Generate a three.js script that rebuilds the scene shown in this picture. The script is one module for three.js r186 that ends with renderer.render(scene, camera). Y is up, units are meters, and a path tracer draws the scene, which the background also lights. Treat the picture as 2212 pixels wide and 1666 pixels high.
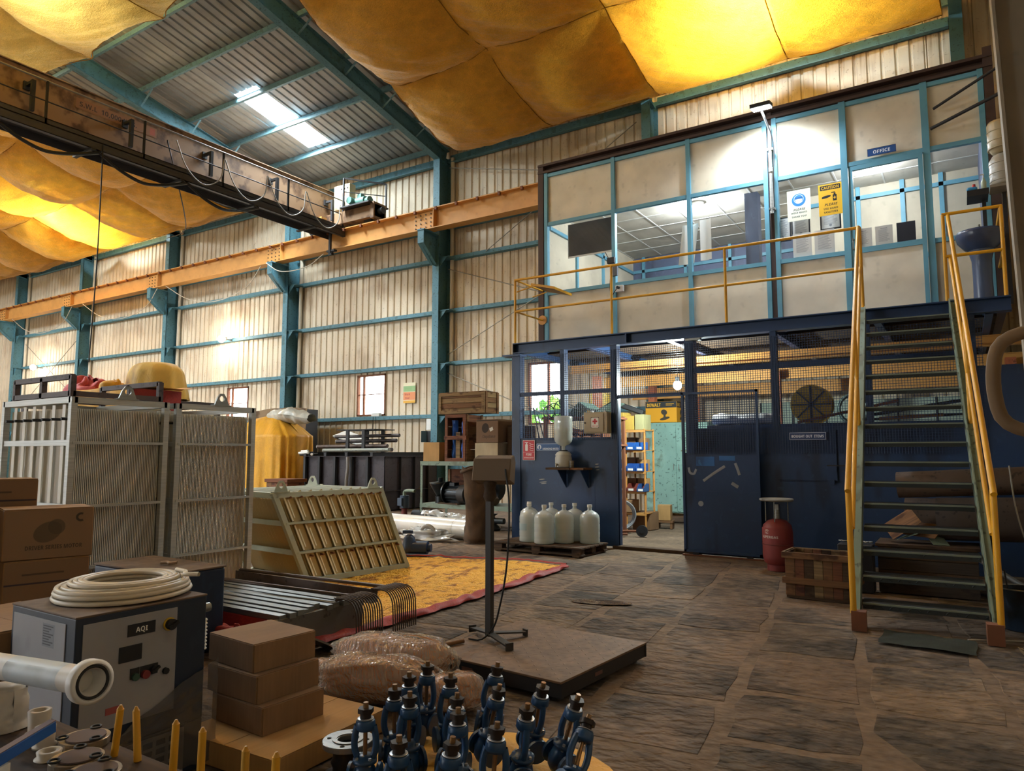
import * as THREE from 'three';
import { mergeGeometries } from 'three/addons/utils/BufferGeometryUtils.js';
import { RoundedBoxGeometry } from 'three/addons/geometries/RoundedBoxGeometry.js';
import { RectAreaLightUniformsLib } from 'three/addons/lights/RectAreaLightUniformsLib.js';
import { TextGeometry } from 'three/addons/geometries/TextGeometry.js';
import { FontLoader } from 'three/addons/loaders/FontLoader.js';

// ---------- camera, sky, light, exposure ----------
RectAreaLightUniformsLib.init();
const renderer = new THREE.WebGLRenderer({ antialias: true });
renderer.toneMapping = THREE.LinearToneMapping;
renderer.toneMappingExposure = 2.1;
renderer.shadowMap.enabled = true;
const scene = new THREE.Scene();
const camera = new THREE.PerspectiveCamera(2 * Math.atan(833 / 1536) * 180 / Math.PI, 2212 / 1666, 0.05, 200);
camera.position.set(0, 1.3, 0);
camera.rotation.order = 'YXZ';
camera.rotation.set(Math.atan2(147, 1536), 32.4 * Math.PI / 180, 0);
scene.background = new THREE.Color().setRGB(6.4, 6.8, 7.2);     // overcast daylight outside
const SKYLIGHT = 68, PANEL_GLOW = 3.2;                            // daylight through the translucent roof sheets
const roofY = (z) => z <= -2 ? 9.8 + 0.196 * (z + 14.55) : 9.8 + 0.196 * (-2 + 14.55) - 0.196 * (z + 2);
const SKYLIGHTS = [                                                 // [centre x, near-eave z, far z]
  [-15.01, -13.46, -10.96], [-26.6, -13.46, -10.96], [-2.9, -13.46, -10.96],
  [-15.01, -6.2, -3.2], [-20.6, -6.2, -3.2], [-26.6, -6.2, -3.2], [-32.6, -6.2, -3.2], [-8.6, -6.2, -3.2],
  [-20.6, -0.9, 4.4], [-26.6, -0.9, 4.4], [-32.6, -0.9, 4.4],
];
const SLOPE = Math.atan(0.196);
for (const [x, z0, z1] of SKYLIGHTS) {
  const zc = (z0 + z1) / 2, l = new THREE.RectAreaLight(new THREE.Color(0.84, 0.94, 1), SKYLIGHT, 0.84, z1 - z0 - 0.1);
  l.name = 'skylight_daylight';
  l.position.set(x, roofY(zc) - 0.06, zc);
  l.rotation.x = -Math.PI / 2 + (zc < -2 ? -SLOPE : SLOPE);
  scene.add(l);
}

// ---------- helpers ----------
let seed_ = 7;
const rnd = () => { seed_ = (seed_ * 1664525 + 1013904223) >>> 0; return seed_ / 4294967296; };
const rr = (a, b) => a + (b - a) * rnd();
const V = (x, y, z) => new THREE.Vector3(x, y, z), PI = Math.PI, R = (d) => d * PI / 180;
function xf(g, p = [0, 0, 0], r = [0, 0, 0], s = [1, 1, 1]) {
  return g.applyMatrix4(new THREE.Matrix4().compose(V(...p), new THREE.Quaternion().setFromEuler(new THREE.Euler(...r)), V(...s)));
}
const box = (w, h, d, x = 0, y = 0, z = 0, rx = 0, ry = 0, rz = 0) => xf(new THREE.BoxGeometry(w, h, d), [x, y, z], [rx, ry, rz]);
const rbox = (w, h, d, r, x = 0, y = 0, z = 0, rx = 0, ry = 0, rz = 0) => xf(new RoundedBoxGeometry(w, h, d, 2, r), [x, y, z], [rx, ry, rz]);
const bb = (x0, x1, y0, y1, z0, z1) => box(Math.abs(x1 - x0), Math.abs(y1 - y0), Math.abs(z1 - z0), (x0 + x1) / 2, (y0 + y1) / 2, (z0 + z1) / 2);
const cyl = (r1, r2, h, x = 0, y = 0, z = 0, rx = 0, ry = 0, rz = 0, n = 16, open = false) => xf(new THREE.CylinderGeometry(r1, r2, h, n, 1, open), [x, y, z], [rx, ry, rz]);
const sph = (r, x = 0, y = 0, z = 0, s = [1, 1, 1], n = 14) => xf(new THREE.SphereGeometry(r, n, Math.max(6, n >> 1)), [x, y, z], [0, 0, 0], s);
const tor = (r, t, x = 0, y = 0, z = 0, rx = 0, ry = 0, rz = 0, n = 28, m = 8) => xf(new THREE.TorusGeometry(r, t, m, n), [x, y, z], [rx, ry, rz]);
function between(g, a, b) {                 // a geometry built along +y, length 1, laid from a to b
  const A = V(...a), B = V(...b), d = B.clone().sub(A), L = d.length();
  const q = new THREE.Quaternion();
  const y = d.clone().normalize();
  let ref = Math.abs(y.y) > 0.95 ? V(1, 0, 0) : V(0, 1, 0);
  const x = new THREE.Vector3().crossVectors(ref, y).normalize(), z = new THREE.Vector3().crossVectors(x, y);
  q.setFromRotationMatrix(new THREE.Matrix4().makeBasis(x, y, z));
  return g.applyMatrix4(new THREE.Matrix4().compose(A.add(B).multiplyScalar(0.5), q, V(1, L, 1)));
}
const bar = (a, b, w, h = w) => between(new THREE.BoxGeometry(w, 1, h), a, b);
const rod = (a, b, r, n = 8, r2 = r) => between(new THREE.CylinderGeometry(r2, r, 1, n), a, b);
const tube = (pts, r, seg = 24, n = 6, closed = false) => new THREE.TubeGeometry(new THREE.CatmullRomCurve3(pts.map((p) => V(...p)), closed), seg, r, n, closed);
const lathe = (pts, n = 24, x = 0, y = 0, z = 0, rx = 0, ry = 0, rz = 0) => xf(new THREE.LatheGeometry(pts.map((p) => new THREE.Vector2(...p)), n), [x, y, z], [rx, ry, rz]);
function shp(pts, holes = []) {
  const s = new THREE.Shape(pts.map((p) => new THREE.Vector2(...p)));
  for (const h of holes) s.holes.push(!Array.isArray(h) ? h : new THREE.Path(h.map((p) => new THREE.Vector2(...p))));
  return s;
}
const circ = (x, y, r) => { const p = new THREE.Path(); p.absarc(x, y, r, 0, PI * 2, true); return p; };
const ext = (s, d, x = 0, y = 0, z = 0, rx = 0, ry = 0, rz = 0, bev = 0) => xf(new THREE.ExtrudeGeometry(Array.isArray(s) ? shp(s) : s, { depth: d, bevelEnabled: bev > 0, bevelSize: bev, bevelThickness: bev, bevelSegments: 1, curveSegments: 14 }), [x, y, z], [rx, ry, rz]);
function triUV(g) {                       // uv in metres from the face direction
  const p = g.attributes.position, n = p.count, uv = new Float32Array(n * 2), a = V(), b = V(), c = V();
  for (let i = 0; i < n; i += 3) {
    a.fromBufferAttribute(p, i); b.fromBufferAttribute(p, i + 1).sub(a); c.fromBufferAttribute(p, i + 2).sub(a);
    b.cross(c); const ax = Math.abs(b.x), ay = Math.abs(b.y), az = Math.abs(b.z);
    for (let k = i; k < i + 3 && k < n; k++) {
      const x = p.getX(k), y = p.getY(k), z = p.getZ(k);
      const [u, v] = ax >= ay && ax >= az ? [z, y] : ay >= az ? [x, z] : [x, y];
      uv[k * 2] = u; uv[k * 2 + 1] = v;
    }
  }
  g.setAttribute('uv', new THREE.BufferAttribute(uv, 2));
  return g;
}
function join(geos, keepUV = false) {
  const out = [];
  for (let g of Array.isArray(geos) ? geos : [geos]) {
    if (g.index) g = g.toNonIndexed();
    if (!g.attributes.normal) g.computeVertexNormals();
    for (const k of Object.keys(g.attributes)) if (!['position', 'normal', 'uv'].includes(k)) g.deleteAttribute(k);
    g.clearGroups();
    if (!g.attributes.uv) g.setAttribute('uv', new THREE.BufferAttribute(new Float32Array(g.attributes.position.count * 2), 2));
    out.push(g);
  }
  const m = out.length === 1 ? out[0] : mergeGeometries(out);
  return keepUV ? m : triUV(m);
}
const taken = new Map();
function numbered(n) { const k = taken.get(n) ?? 0; taken.set(n, k + 1); return k ? n + '_' + String(k).padStart(3, '0') : n; }
function mesh(name, geos, mat, parent = scene, o = {}) {
  const m = new THREE.Mesh(geos.isBufferGeometry && o.ready ? geos : join(geos, o.uv), mat);
  m.name = parent === scene ? numbered(name) : name;
  m.castShadow = m.receiveShadow = true;
  if (o.p) m.position.set(...o.p);
  if (o.r) m.rotation.set(...o.r);
  if (o.label) m.userData.label = o.label;
  if (o.kind) m.userData.kind = o.kind;
  parent.add(m);
  return m;
}
function tag(o, label, category, group) { o.userData.label = label; o.userData.category = category; if (group) o.userData.group = group; return o; }
function thing(name, label, category, [x, y, z] = [0, 0, 0], ry = 0, group) {
  const g = new THREE.Group(); g.name = numbered(name); g.position.set(x, y, z); g.rotation.y = ry; scene.add(g);
  return tag(g, label, category, group);
}
function struct(name, label) { const g = new THREE.Group(); g.name = numbered(name); g.userData.kind = 'structure'; if (label) g.userData.label = label; scene.add(g); return g; }
function copyOf(o, p, ry, label) {
  const c = o.clone(); c.name = numbered(o.name.replace(/_\d{3}$/, '')); c.position.set(...p); c.rotation.set(0, ry ?? 0, 0);
  c.userData = { ...o.userData }; if (label) c.userData.label = label; scene.add(c); return c;
}

// ---------- noise and textures ----------
function hash(x, y, s) { let h = Math.imul(x, 374761393) ^ Math.imul(y, 668265263) ^ Math.imul(s, 974711); h = Math.imul(h ^ (h >>> 13), 1274126177); return ((h ^ (h >>> 16)) >>> 0) / 4294967296; }
function vn(x, y, px, py, s) {
  const xi = Math.floor(x), yi = Math.floor(y), fx = x - xi, fy = y - yi, u = fx * fx * (3 - 2 * fx), v = fy * fy * (3 - 2 * fy);
  const m = (a, p) => ((a % p) + p) % p, h = (a, b) => hash(m(a, px), m(b, py), s);
  return (h(xi, yi) * (1 - u) + h(xi + 1, yi) * u) * (1 - v) + (h(xi, yi + 1) * (1 - u) + h(xi + 1, yi + 1) * u) * v;
}
function fbm(u, v, px, py, oct = 4, s = 1) { let a = 0, w = 0.5, t = 0; for (let i = 0; i < oct; i++) { a += w * vn(u * px, v * py, px, py, s + i * 17); t += w; w *= 0.5; px *= 2; py *= 2; } return a / t; }
const noise3 = (x, y, z, s = 3) => vn(x + z * 0.7, y + z * 0.31, 9999, 9999, s) * 2 - 1;
function tex(size, metres, fn, srgb = true) {
  const d = new Uint8Array(size * size * 4);
  for (let j = 0; j < size; j++) for (let i = 0; i < size; i++) {
    let c = fn(i / size, j / size); if (typeof c === 'number') c = [c, c, c];
    for (let k = 0; k < 3; k++) d[(j * size + i) * 4 + k] = Math.max(0, Math.min(255, c[k] * 255));
    d[(j * size + i) * 4 + 3] = 255;
  }
  const t = new THREE.DataTexture(d, size, size);
  t.wrapS = t.wrapT = THREE.RepeatWrapping; t.magFilter = THREE.LinearFilter; t.minFilter = THREE.LinearMipmapLinearFilter; t.generateMipmaps = true;
  t.repeat.set(1 / metres, 1 / metres);
  if (srgb) t.colorSpace = THREE.SRGBColorSpace;
  t.needsUpdate = true;
  return t;
}
const mixc = (a, b, t) => a.map((x, i) => x + (b[i] - x) * t), sst = (a, b, x) => { x = Math.min(1, Math.max(0, (x - a) / (b - a))); return x * x * (3 - 2 * x); };
const T = {
  grime: tex(256, 1.7, (u, v) => { const a = fbm(u, v, 4, 4, 5, 2), b = fbm(u, v, 18, 18, 3, 9); const k = 0.9 + 0.1 * sst(0.2, 0.75, a) - 0.06 * sst(0.66, 0.9, b); return [k, k * 0.985, k * 0.96]; }),
  wall: tex(512, 3.1, (u, v) => {
    const st = fbm(u, v, 60, 3, 3, 5), bl = fbm(u, v, 5, 4, 4, 11), sp = fbm(u, v, 90, 90, 2, 23);
    const d = 0.5 * sst(0.45, 0.85, st) * sst(0.3, 0.75, bl) + 0.3 * sst(0.45, 0.85, bl) + 0.3 * sst(0.76, 0.88, sp);
    return mixc([1, 0.985, 0.95], [0.55, 0.45, 0.37], Math.min(0.7, d));
  }),
  metal: tex(256, 1.3, (u, v) => { const a = fbm(u, v, 6, 6, 4, 31), s = fbm(u, v, 40, 40, 3, 37); const k = 0.86 + 0.14 * a - 0.3 * sst(0.7, 0.8, s); return mixc([k, k, k], [0.62, 0.52, 0.44], 0.45 * sst(0.66, 0.82, a)); }),
  stone: tex(512, 1.9, (u, v) => { const a = fbm(u, v, 6, 6, 5, 41), b = fbm(u, v, 24, 40, 4, 43), c = fbm(u, v, 3, 3, 3, 47); const k = 0.6 + 0.26 * sst(0.25, 0.75, a) + 0.6 * (b - 0.5); return mixc([k, k * 0.97, k * 0.93], [0.9, 0.84, 0.77], 0.6 * sst(0.36, 0.72, 0.5 * c + 0.5 * a)); }),
  stoneB: tex(512, 1.9, (u, v) => 0.55 * fbm(u, v, 8, 8, 5, 51) + 0.45 * sst(0.2, 0.8, fbm(u, v, 26, 42, 4, 53)), false),
  dust: tex(512, 2.3, (u, v) => { const a = fbm(u, v, 7, 7, 5, 61), b = fbm(u, v, 60, 60, 2, 63); const k = 0.7 + 0.3 * a + 0.2 * (b - 0.5); return [k, k * 0.97, k * 0.93]; }),
  wood: tex(256, 0.7, (u, v) => { const g = fbm(u, v, 3, 60, 3, 71), s = fbm(u, v, 5, 9, 4, 73); const k = 0.66 + 0.34 * g; return mixc([k, k * 0.96, k * 0.9], [0.42, 0.33, 0.27], 0.7 * sst(0.56, 0.74, s)); }),
  card: tex(256, 0.8, (u, v) => { const a = fbm(u, v, 5, 5, 4, 81), b = fbm(u, v, 90, 6, 2, 83); const k = 0.87 + 0.13 * a + 0.07 * (b - 0.5); return [k, k * 0.98, k * 0.95]; }),
  cloth: tex(256, 0.9, (u, v) => { const a = fbm(u, v, 5, 5, 4, 91), b = fbm(u, v, 64, 64, 2, 93); const k = 0.84 + 0.16 * a + 0.1 * (b - 0.5); return [k, k, k * 0.97]; }),
  clothB: tex(256, 0.5, (u, v) => 0.6 * fbm(u, v, 7, 12, 4, 95) + 0.4 * fbm(u, v, 40, 40, 2, 97), false),
  soiled: tex(256, 2.0, (u, v) => { const a = fbm(u, v, 9, 7, 5, 101), b = fbm(u, v, 3, 3, 3, 103); return mixc([1, 1, 1], [0.5, 0.42, 0.34], 0.85 * sst(0.5, 0.68, 0.6 * a + 0.4 * b)); }),
  paint: tex(512, 2.6, (u, v) => { const a = fbm(u, v, 5, 5, 4, 111), b = fbm(u, v, 50, 30, 3, 113), c = fbm(u, v, 12, 3, 3, 117); let k = 0.84 + 0.16 * a; let o = mixc([k, k, k], [0.55, 0.5, 0.5], 0.55 * sst(0.6, 0.75, c)); return b > 0.74 ? mixc(o, [1.6, 1.3, 1.1], 0.35) : o; }),
  plate: tex(128, 0.12, (u, v) => { let m = 0; for (const [cx, cy, w] of [[0.25, 0.25, 1], [0.75, 0.75, 1], [0.75, 0.25, -1], [0.25, 0.75, -1]]) { const dx = u - cx, dy = v - cy, a = (dx + w * dy) * 0.707, b = (dx - w * dy) * 0.707; m = Math.max(m, 1 - (a * a) / 0.02 - (b * b) / 0.0016); } return Math.max(0, Math.min(1, m * 1.5)); }, false),
  jute: tex(256, 0.4, (u, v) => { const w = 0.5 + 0.25 * Math.sin(u * PI * 2 * 48) + 0.25 * Math.sin(v * PI * 2 * 48), a = fbm(u, v, 5, 5, 4, 121); const k = 0.62 + 0.22 * w + 0.3 * (a - 0.5); return [k, k * 0.96, k * 0.9]; }),
  crinkle: tex(256, 0.35, (u, v) => { const a = Math.abs(fbm(u, v, 9, 14, 3, 141) - 0.5) * 2, b = Math.abs(fbm(u, v, 22, 30, 2, 143) - 0.5) * 2; return Math.min(1, 0.6 * a + 0.5 * b); }, false),
  straw: tex(512, 1.4, (u, v) => { const a = fbm(u, v, 26, 9, 4, 151), b = fbm(u, v, 7, 11, 4, 153), c = fbm(u, v, 70, 40, 2, 157); return mixc(mixc([1, 1, 1], [0.6, 0.47, 0.34], 0.75 * sst(0.52, 0.7, 0.6 * a + 0.4 * b)), [1, 0.95, 0.82], 0.5 * sst(0.6, 0.75, c)); }),
  brush: tex(256, 0.6, (u, v) => { const k = 0.82 + 0.18 * fbm(u, v, 3, 100, 3, 131); return [k, k, k]; }),
};
const MC = {};
function M(hex, o = {}) {
  const key = hex + JSON.stringify({ ...o, map: o.map?.uuid, bumpMap: o.bumpMap?.uuid });
  if (MC[key]) return MC[key];
  const phys = 'transmission' in o || 'clearcoat' in o || 'sheen' in o;
  const m = new (phys ? THREE.MeshPhysicalMaterial : THREE.MeshStandardMaterial)({ color: hex, roughness: 0.7, ...o });
  if (!('side' in o)) m.side = THREE.DoubleSide;
  return (MC[key] = m);
}
const C = {
  teal: M('#538493', { map: T.metal, roughness: 0.6 }),
  tealDark: M('#538493', { map: T.metal, roughness: 0.6 }),
  orange: M('#cd9650', { map: T.grime, roughness: 0.65 }),
  crane: M('#8a6b4c', { map: T.soiled, roughness: 0.7 }),
  rust: M('#7a4a30', { map: T.grime, roughness: 0.85 }),
  steel: M('#9a9c98', { map: T.brush, metalness: 0.75, roughness: 0.42 }),
  alu: M('#bcbdb8', { map: T.brush, metalness: 0.4, roughness: 0.45 }),
  dark: M('#26262a', { map: T.grime, roughness: 0.65 }),
  black: M('#161618', { roughness: 0.6 }),
  blue: M('#203d66', { map: T.paint, roughness: 0.45 }),
  blueDk: M('#203d66', { map: T.paint, roughness: 0.45 }),
  sky: M('#68a6c2', { map: T.grime, roughness: 0.5 }),
  cream: M('#d8ceb6', { map: T.grime, roughness: 0.75 }),
  yellow: M('#dea41c', { map: T.grime, roughness: 0.45 }),
  brownBeam: M('#4a3833', { map: T.grime, roughness: 0.7 }),
  glass: M('#ffffff', { transmission: 1, roughness: 0.02, thickness: 0, ior: 1.45 }),
  card: M('#9b7a58', { map: T.card, roughness: 0.9 }),
  cardDk: M('#86684c', { map: T.card, roughness: 0.9 }),
  cardLt: M('#b8925f', { map: T.card, roughness: 0.9 }),
  wood: M('#8a6544', { map: T.wood, roughness: 0.85 }),
  woodRed: M('#86553c', { map: T.wood, roughness: 0.85 }),
  woodLt: M('#a08660', { map: T.wood, roughness: 0.85 }),
  woodDk: M('#5a4532', { map: T.wood, roughness: 0.9 }),
  white: M('#d9d9d4', { roughness: 0.5 }),
  paper: M('#e4e2da', { roughness: 0.8 }),
  tarpY: M('#e0a324', { map: T.cloth, bumpMap: T.clothB, bumpScale: 0.006, roughness: 0.6 }),
  tarpSoil: M('#dba43a', { map: T.soiled, bumpMap: T.clothB, bumpScale: 0.006, roughness: 0.7 }),
  tarpRed: M('#b23a34', { map: T.cloth, bumpMap: T.clothB, bumpScale: 0.005, roughness: 0.65 }),
  tarpBrown: M('#7f6a50', { map: T.soiled, bumpMap: T.clothB, bumpScale: 0.006, roughness: 0.85 }),
  jute: M('#6f563f', { map: T.jute, roughness: 0.95 }),
  sage: M('#7f8f7c', { map: T.metal, roughness: 0.6 }),
};
function canvasTex(w, h, draw) {
  const c = document.createElement('canvas'); c.width = w; c.height = h; const x = c.getContext('2d');
  draw(x, w, h); const t = new THREE.CanvasTexture(c); t.colorSpace = THREE.SRGBColorSpace; t.anisotropy = 4; return t;
}
const printMat = (w, h, draw, rough = 0.6) => new THREE.MeshStandardMaterial({ map: canvasTex(w, h, draw), roughness: rough, side: THREE.DoubleSide });
function face(w, h, x, y, z, rx = 0, ry = 0, rz = 0) { return xf(new THREE.PlaneGeometry(w, h), [x, y, z], [rx, ry, rz]); }
function clothGeo(nu, nv, fn) {          // fn(u,v) -> [x,y,z]; uv in metres along the sheet
  const P = [], U = [], I = [];
  for (let j = 0; j <= nv; j++) for (let i = 0; i <= nu; i++) { const p = fn(i / nu, j / nv); P.push(...p); U.push(p[0] + p[1] * 0.3, p[2] + p[1] * 0.7); }
  for (let j = 0; j < nv; j++) for (let i = 0; i < nu; i++) { const a = j * (nu + 1) + i, b = a + 1, c = a + nu + 1, d = c + 1; I.push(a, c, b, b, c, d); }
  const g = new THREE.BufferGeometry();
  g.setAttribute('position', new THREE.Float32BufferAttribute(P, 3)); g.setAttribute('uv', new THREE.Float32BufferAttribute(U, 2)); g.setIndex(I); g.computeVertexNormals();
  return g;
}
// ---------- the hall: floor ----------
const COLX = [0.25, -5.66, -11.6, -17.5, -23.9, -29.85, -35.4];
const X0 = -41, X1 = 1.7, ZB = -15, ZF = 13;
const floorDust = M('#847261', { map: T.dust, bumpMap: T.stoneB, bumpScale: 0.02, roughness: 0.95 });
const ground = mesh('ground', bb(-120, 80, -0.5, -0.25, -80, 60), M('#8c8d72', { map: T.dust, roughness: 1 }), scene, { label: 'bare ground outside the hall', kind: 'structure' });
const floor = mesh('floor', bb(X0, X1, -0.25, -0.008, ZB - 0.1, ZF), floorDust, scene, { label: 'dusty stone flagged workshop floor', kind: 'structure' });
{
  const mats = ['#857466', '#7f7063', '#8a7868', '#766a5e', '#8e7d6b'].map((c) => M(c, { map: T.stone, bumpMap: T.stoneB, bumpScale: 0.035, roughness: 0.92 }));
  const a = R(7.5), ca = Math.cos(a), sa = Math.sin(a), w = 0.65;
  for (let i = -14; i < 6; i++) for (let j = 0, v = 0.9 + 0.7 * hash(i + 50, 3, 8); j < 14; j++) {
    const l = 0.66 + 0.36 * hash(i + 31, j + 7, 6), cu = 0.057 + (i + 0.5) * w, cv = v + l / 2; v += l;
    const wx = cu * ca - cv * sa, wz = -cu * sa - cv * ca;
    if (wx < -6.6 || wx > 1.6 || wz < -9.0 || wz > -1.2) continue;
    const gap = 0.025 + 0.05 * hash(i + 29, j + 4, 2), hw = w / 2 - gap / 2, hl = l / 2 - gap / 2, pts = [];
    const ring = [[-1, -1], [-0.4, -1], [0.3, -1], [1, -1], [1, -0.45], [1, 0.35], [1, 1], [0.35, 1], [-0.4, 1], [-1, 1], [-1, 0.4], [-1, -0.35]];
    for (const [p, q] of ring) { const c = Math.abs(p) + Math.abs(q) > 1.9 ? 0.975 : 1; pts.push([p * hw * c * (1 + rr(-0.1, 0.03)), q * hl * c * (1 + rr(-0.09, 0.03))]); }
    const g = ext(pts, 0.016, 0, -0.028 + rr(-0.0015, 0.0025), 0, -PI / 2, 0, 0, 0.006);
    xf(g, [wx, 0, wz], [rr(-0.003, 0.003), a, rr(-0.003, 0.003)]);
    mesh('stone_slab', g, mats[Math.floor(hash(i + 20, j + 20, 5) * 5)], floor);
  }
}
// ---------- corrugated walls ----------
const RIB = 0.245, GW = 0.05, GD = 0.035;
function profile(a, b) {                    // inside outline: flats with narrow recessed grooves at a regular pitch
  const p = [[a, 0]];
  for (let k = Math.ceil((a - GW) / RIB); k * RIB < b; k++) {
    const c = k * RIB;
    for (const [x, z] of [[c - GW / 2 - 0.012, 0], [c - GW / 2 + 0.006, -GD], [c + GW / 2 - 0.006, -GD], [c + GW / 2 + 0.012, 0]]) if (x > a + 0.002 && x < b - 0.002) p.push([x, z]);
  }
  p.push([b, 0]);
  return p;
}
function sheetGeo(a, b, y0, y1, depth = 0.09) {
  const pr = profile(a, b); const s = [...pr, [b, -depth], [a, -depth]];
  const g = ext(s.map(([x, z]) => [x, -z]), y1 - y0);      // outline in x and -z, pulled along local z
  return xf(g, [0, y0, 0], [-PI / 2, 0, 0]).applyMatrix4(new THREE.Matrix4().makeScale(1, 1, 1));
}
const wallMats = ['#d8cdbb', '#d1c5b2', '#dcd2c1'].map((c) => M(c, { map: T.wall, roughness: 0.7 }));
const wallBack = struct('wall_back', 'corrugated cream wall cladding of the hall');
const WIN = [[-14.85, -13.75, 2.37, 3.56], [-20.85, -19.75, 2.37, 3.5], [-9.03, -7.93, 2.0, 3.53], [-26.9, -25.8, 2.37, 3.5], [0.72, 1.02, 6.1, 7.0]];
{
  const cuts = [X0, X1 + 0.1]; for (const w of WIN) cuts.push(w[0], w[1]); cuts.sort((p, q) => p - q);
  const H1 = 9.75; let n = 0;
  for (let i = 0; i < cuts.length - 1; i++) {
    const w = WIN.find((q) => q[0] === cuts[i]);
    const add = (a, b, y0, y1) => mesh('wall_sheet', sheetGeo(a, b, y0, y1), wallMats[n++ % 3], wallBack, { p: [0, 0, ZB - (n % 2) * 0.004] });
    if (w) { add(w[0], w[1], -0.25, w[2]); add(w[0], w[1], w[3], H1); continue; }
    const L = cuts[i + 1] - cuts[i], k = Math.max(1, Math.round(L / 0.98));
    for (let j = 0; j < k; j++) add(cuts[i] + L * j / k, cuts[i] + L * (j + 1) / k, -0.25, H1);
  }
}
// windows: frame, mullion, transom, panes
WIN.forEach(([a, b, y0, y1], i) => {
  const w = struct('window_' + (i + 1), ['window with a rusty frame above the black tank', 'window behind the tall plate packs', 'store window behind the wire mesh', 'far window behind the covered machine', 'narrow high window behind the water drums'][i]);
  const z = ZB - 0.03, t = 0.045;
  mesh('window_frame', [bb(a, b, y0, y0 + t, z - 0.05, z + 0.05), bb(a, b, y1 - t, y1, z - 0.05, z + 0.05), bb(a, a + t, y0, y1, z - 0.05, z + 0.05), bb(b - t, b, y0, y1, z - 0.05, z + 0.05)], C.rust, w);
  const xm = a + (b - a) * (i === 2 ? 0.5 : 0.22), ym = y0 + (y1 - y0) * 0.52;
  mesh('mullion', bb(xm - 0.025, xm + 0.025, y0 + t, y1 - t, z - 0.03, z + 0.03), C.rust, w);
  mesh('transom', bb(a + t, b - t, ym - 0.012, ym + 0.012, z - 0.022, z + 0.022), C.rust, w);
  for (const [p, q] of [[a + t, xm - 0.025], [xm + 0.025, b - t]]) for (const [r, s] of [[y0 + t, ym - 0.012], [ym + 0.012, y1 - t]]) mesh('pane', bb(p, q, r, s, z - 0.003, z - 0.001), C.glass, w);
});
// other walls
{
  const dull = wallMats[1];
  const wr = struct('wall_right', 'dusky corrugated end wall');
  for (let z = ZB; z < ZF - 0.1; z += 0.98) { const g = sheetGeo(z, Math.min(ZF, z + 0.98), -0.25, 13); xf(g, [0, 0, 0], [0, -PI / 2, 0]); xf(g, [X1, 0, 0]); mesh('wall_sheet', g, dull, wr); }
  const wl = struct('wall_left', 'far end wall of the hall');
  for (let z = ZB; z < ZF - 0.1; z += 1.96) { const g = sheetGeo(-Math.min(ZF, z + 1.96), -z, -0.25, 13); xf(g, [0, 0, 0], [0, PI / 2, 0]); xf(g, [X0, 0, 0]); mesh('wall_sheet', g, wallMats[0], wl); }
  // front wall (behind the camera) with two open shutter doorways
  const wf = struct('wall_front', 'front wall with open shutter doorways');
  const doors = [[-33, -27], [-20.5, -14.5]]; let x = X0;
  for (const [a, b] of [...doors, [X1, X1]]) {
    mesh('wall_sheet', bb(x, a, -0.25, 10, ZF, ZF + 0.12), wallMats[1], wf);
    if (b > a) mesh('wall_sheet', bb(a, b, 5.2, 10, ZF, ZF + 0.12), wallMats[2], wf);
    x = b;
  }
}
// ---------- roof ----------
const roof = struct('ceiling', 'underside of the corrugated metal roof');
{
  const mats = ['#a2a7ac', '#999ea3', '#aab0b4'].map((c) => M(c, { map: T.grime, metalness: 0.3, roughness: 0.5 }));
  let n = 0;
  const strip = (a, b, z0, z1) => {          // ribs run down the slope
    const zm = (z0 + z1) / 2, up = zm < -2 ? 1 : -1, L = (z1 - z0) / Math.cos(SLOPE);
    const g = sheetGeo(a, b, -L / 2, L / 2, 0.06);           // inside face looks to +z
    xf(g, [0, 0, 0], [PI / 2 - up * SLOPE, 0, 0]);
    mesh('roof_sheet', g, mats[n++ % 3], roof, { p: [0, roofY(zm) + 0.002 * (n % 2), zm] });
  };
  for (const [sa, sb] of [[-15.6, -2], [-2, ZF + 0.4]]) {
    const sk = SKYLIGHTS.filter((s) => s[1] >= sa && s[2] <= sb), cuts = [X0 - 0.2, X1 + 0.2];
    const xs = [...new Set(sk.map((s) => s[0]))];
    for (const x of xs) cuts.push(x - 0.435, x + 0.435);
    cuts.sort((p, q) => p - q);
    for (let i = 0; i < cuts.length - 1; i++) {
      const a = cuts[i], b = cuts[i + 1], xc = xs.find((x) => Math.abs(x - 0.435 - a) < 1e-6);
      if (xc !== undefined) {
        let z = sa;
        for (const s of sk.filter((q) => q[0] === xc).sort((p, q) => p[1] - q[1])) { strip(a, b, z, s[1]); z = s[2]; }
        strip(a, b, z, sb);
      } else {
        const k = Math.max(1, Math.round((b - a) / 0.98));
        for (let j = 0; j < k; j++) strip(a + (b - a) * j / k, a + (b - a) * (j + 1) / k, sa, sb);
      }
    }
  }
  const glow = new THREE.MeshStandardMaterial({ color: '#e8f2f6', emissive: new THREE.Color(0.86, 0.97, 1), emissiveIntensity: PANEL_GLOW, roughness: 0.4 });
  for (const [x, z0, z1] of SKYLIGHTS) {
    const zm = (z0 + z1) / 2, up = zm < -2 ? 1 : -1;
    const g = box(0.87, (z1 - z0) / Math.cos(SLOPE), 0.012, 0, 0, 0); xf(g, [0, 0, 0], [PI / 2 - up * SLOPE, 0, 0]);
    const s = mesh('skylight_window', g, glow, scene, { p: [x, roofY(zm) + 0.02, zm], kind: 'structure' }); s.userData.label = 'translucent roof sheet glowing with daylight';
  }
}
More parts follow.
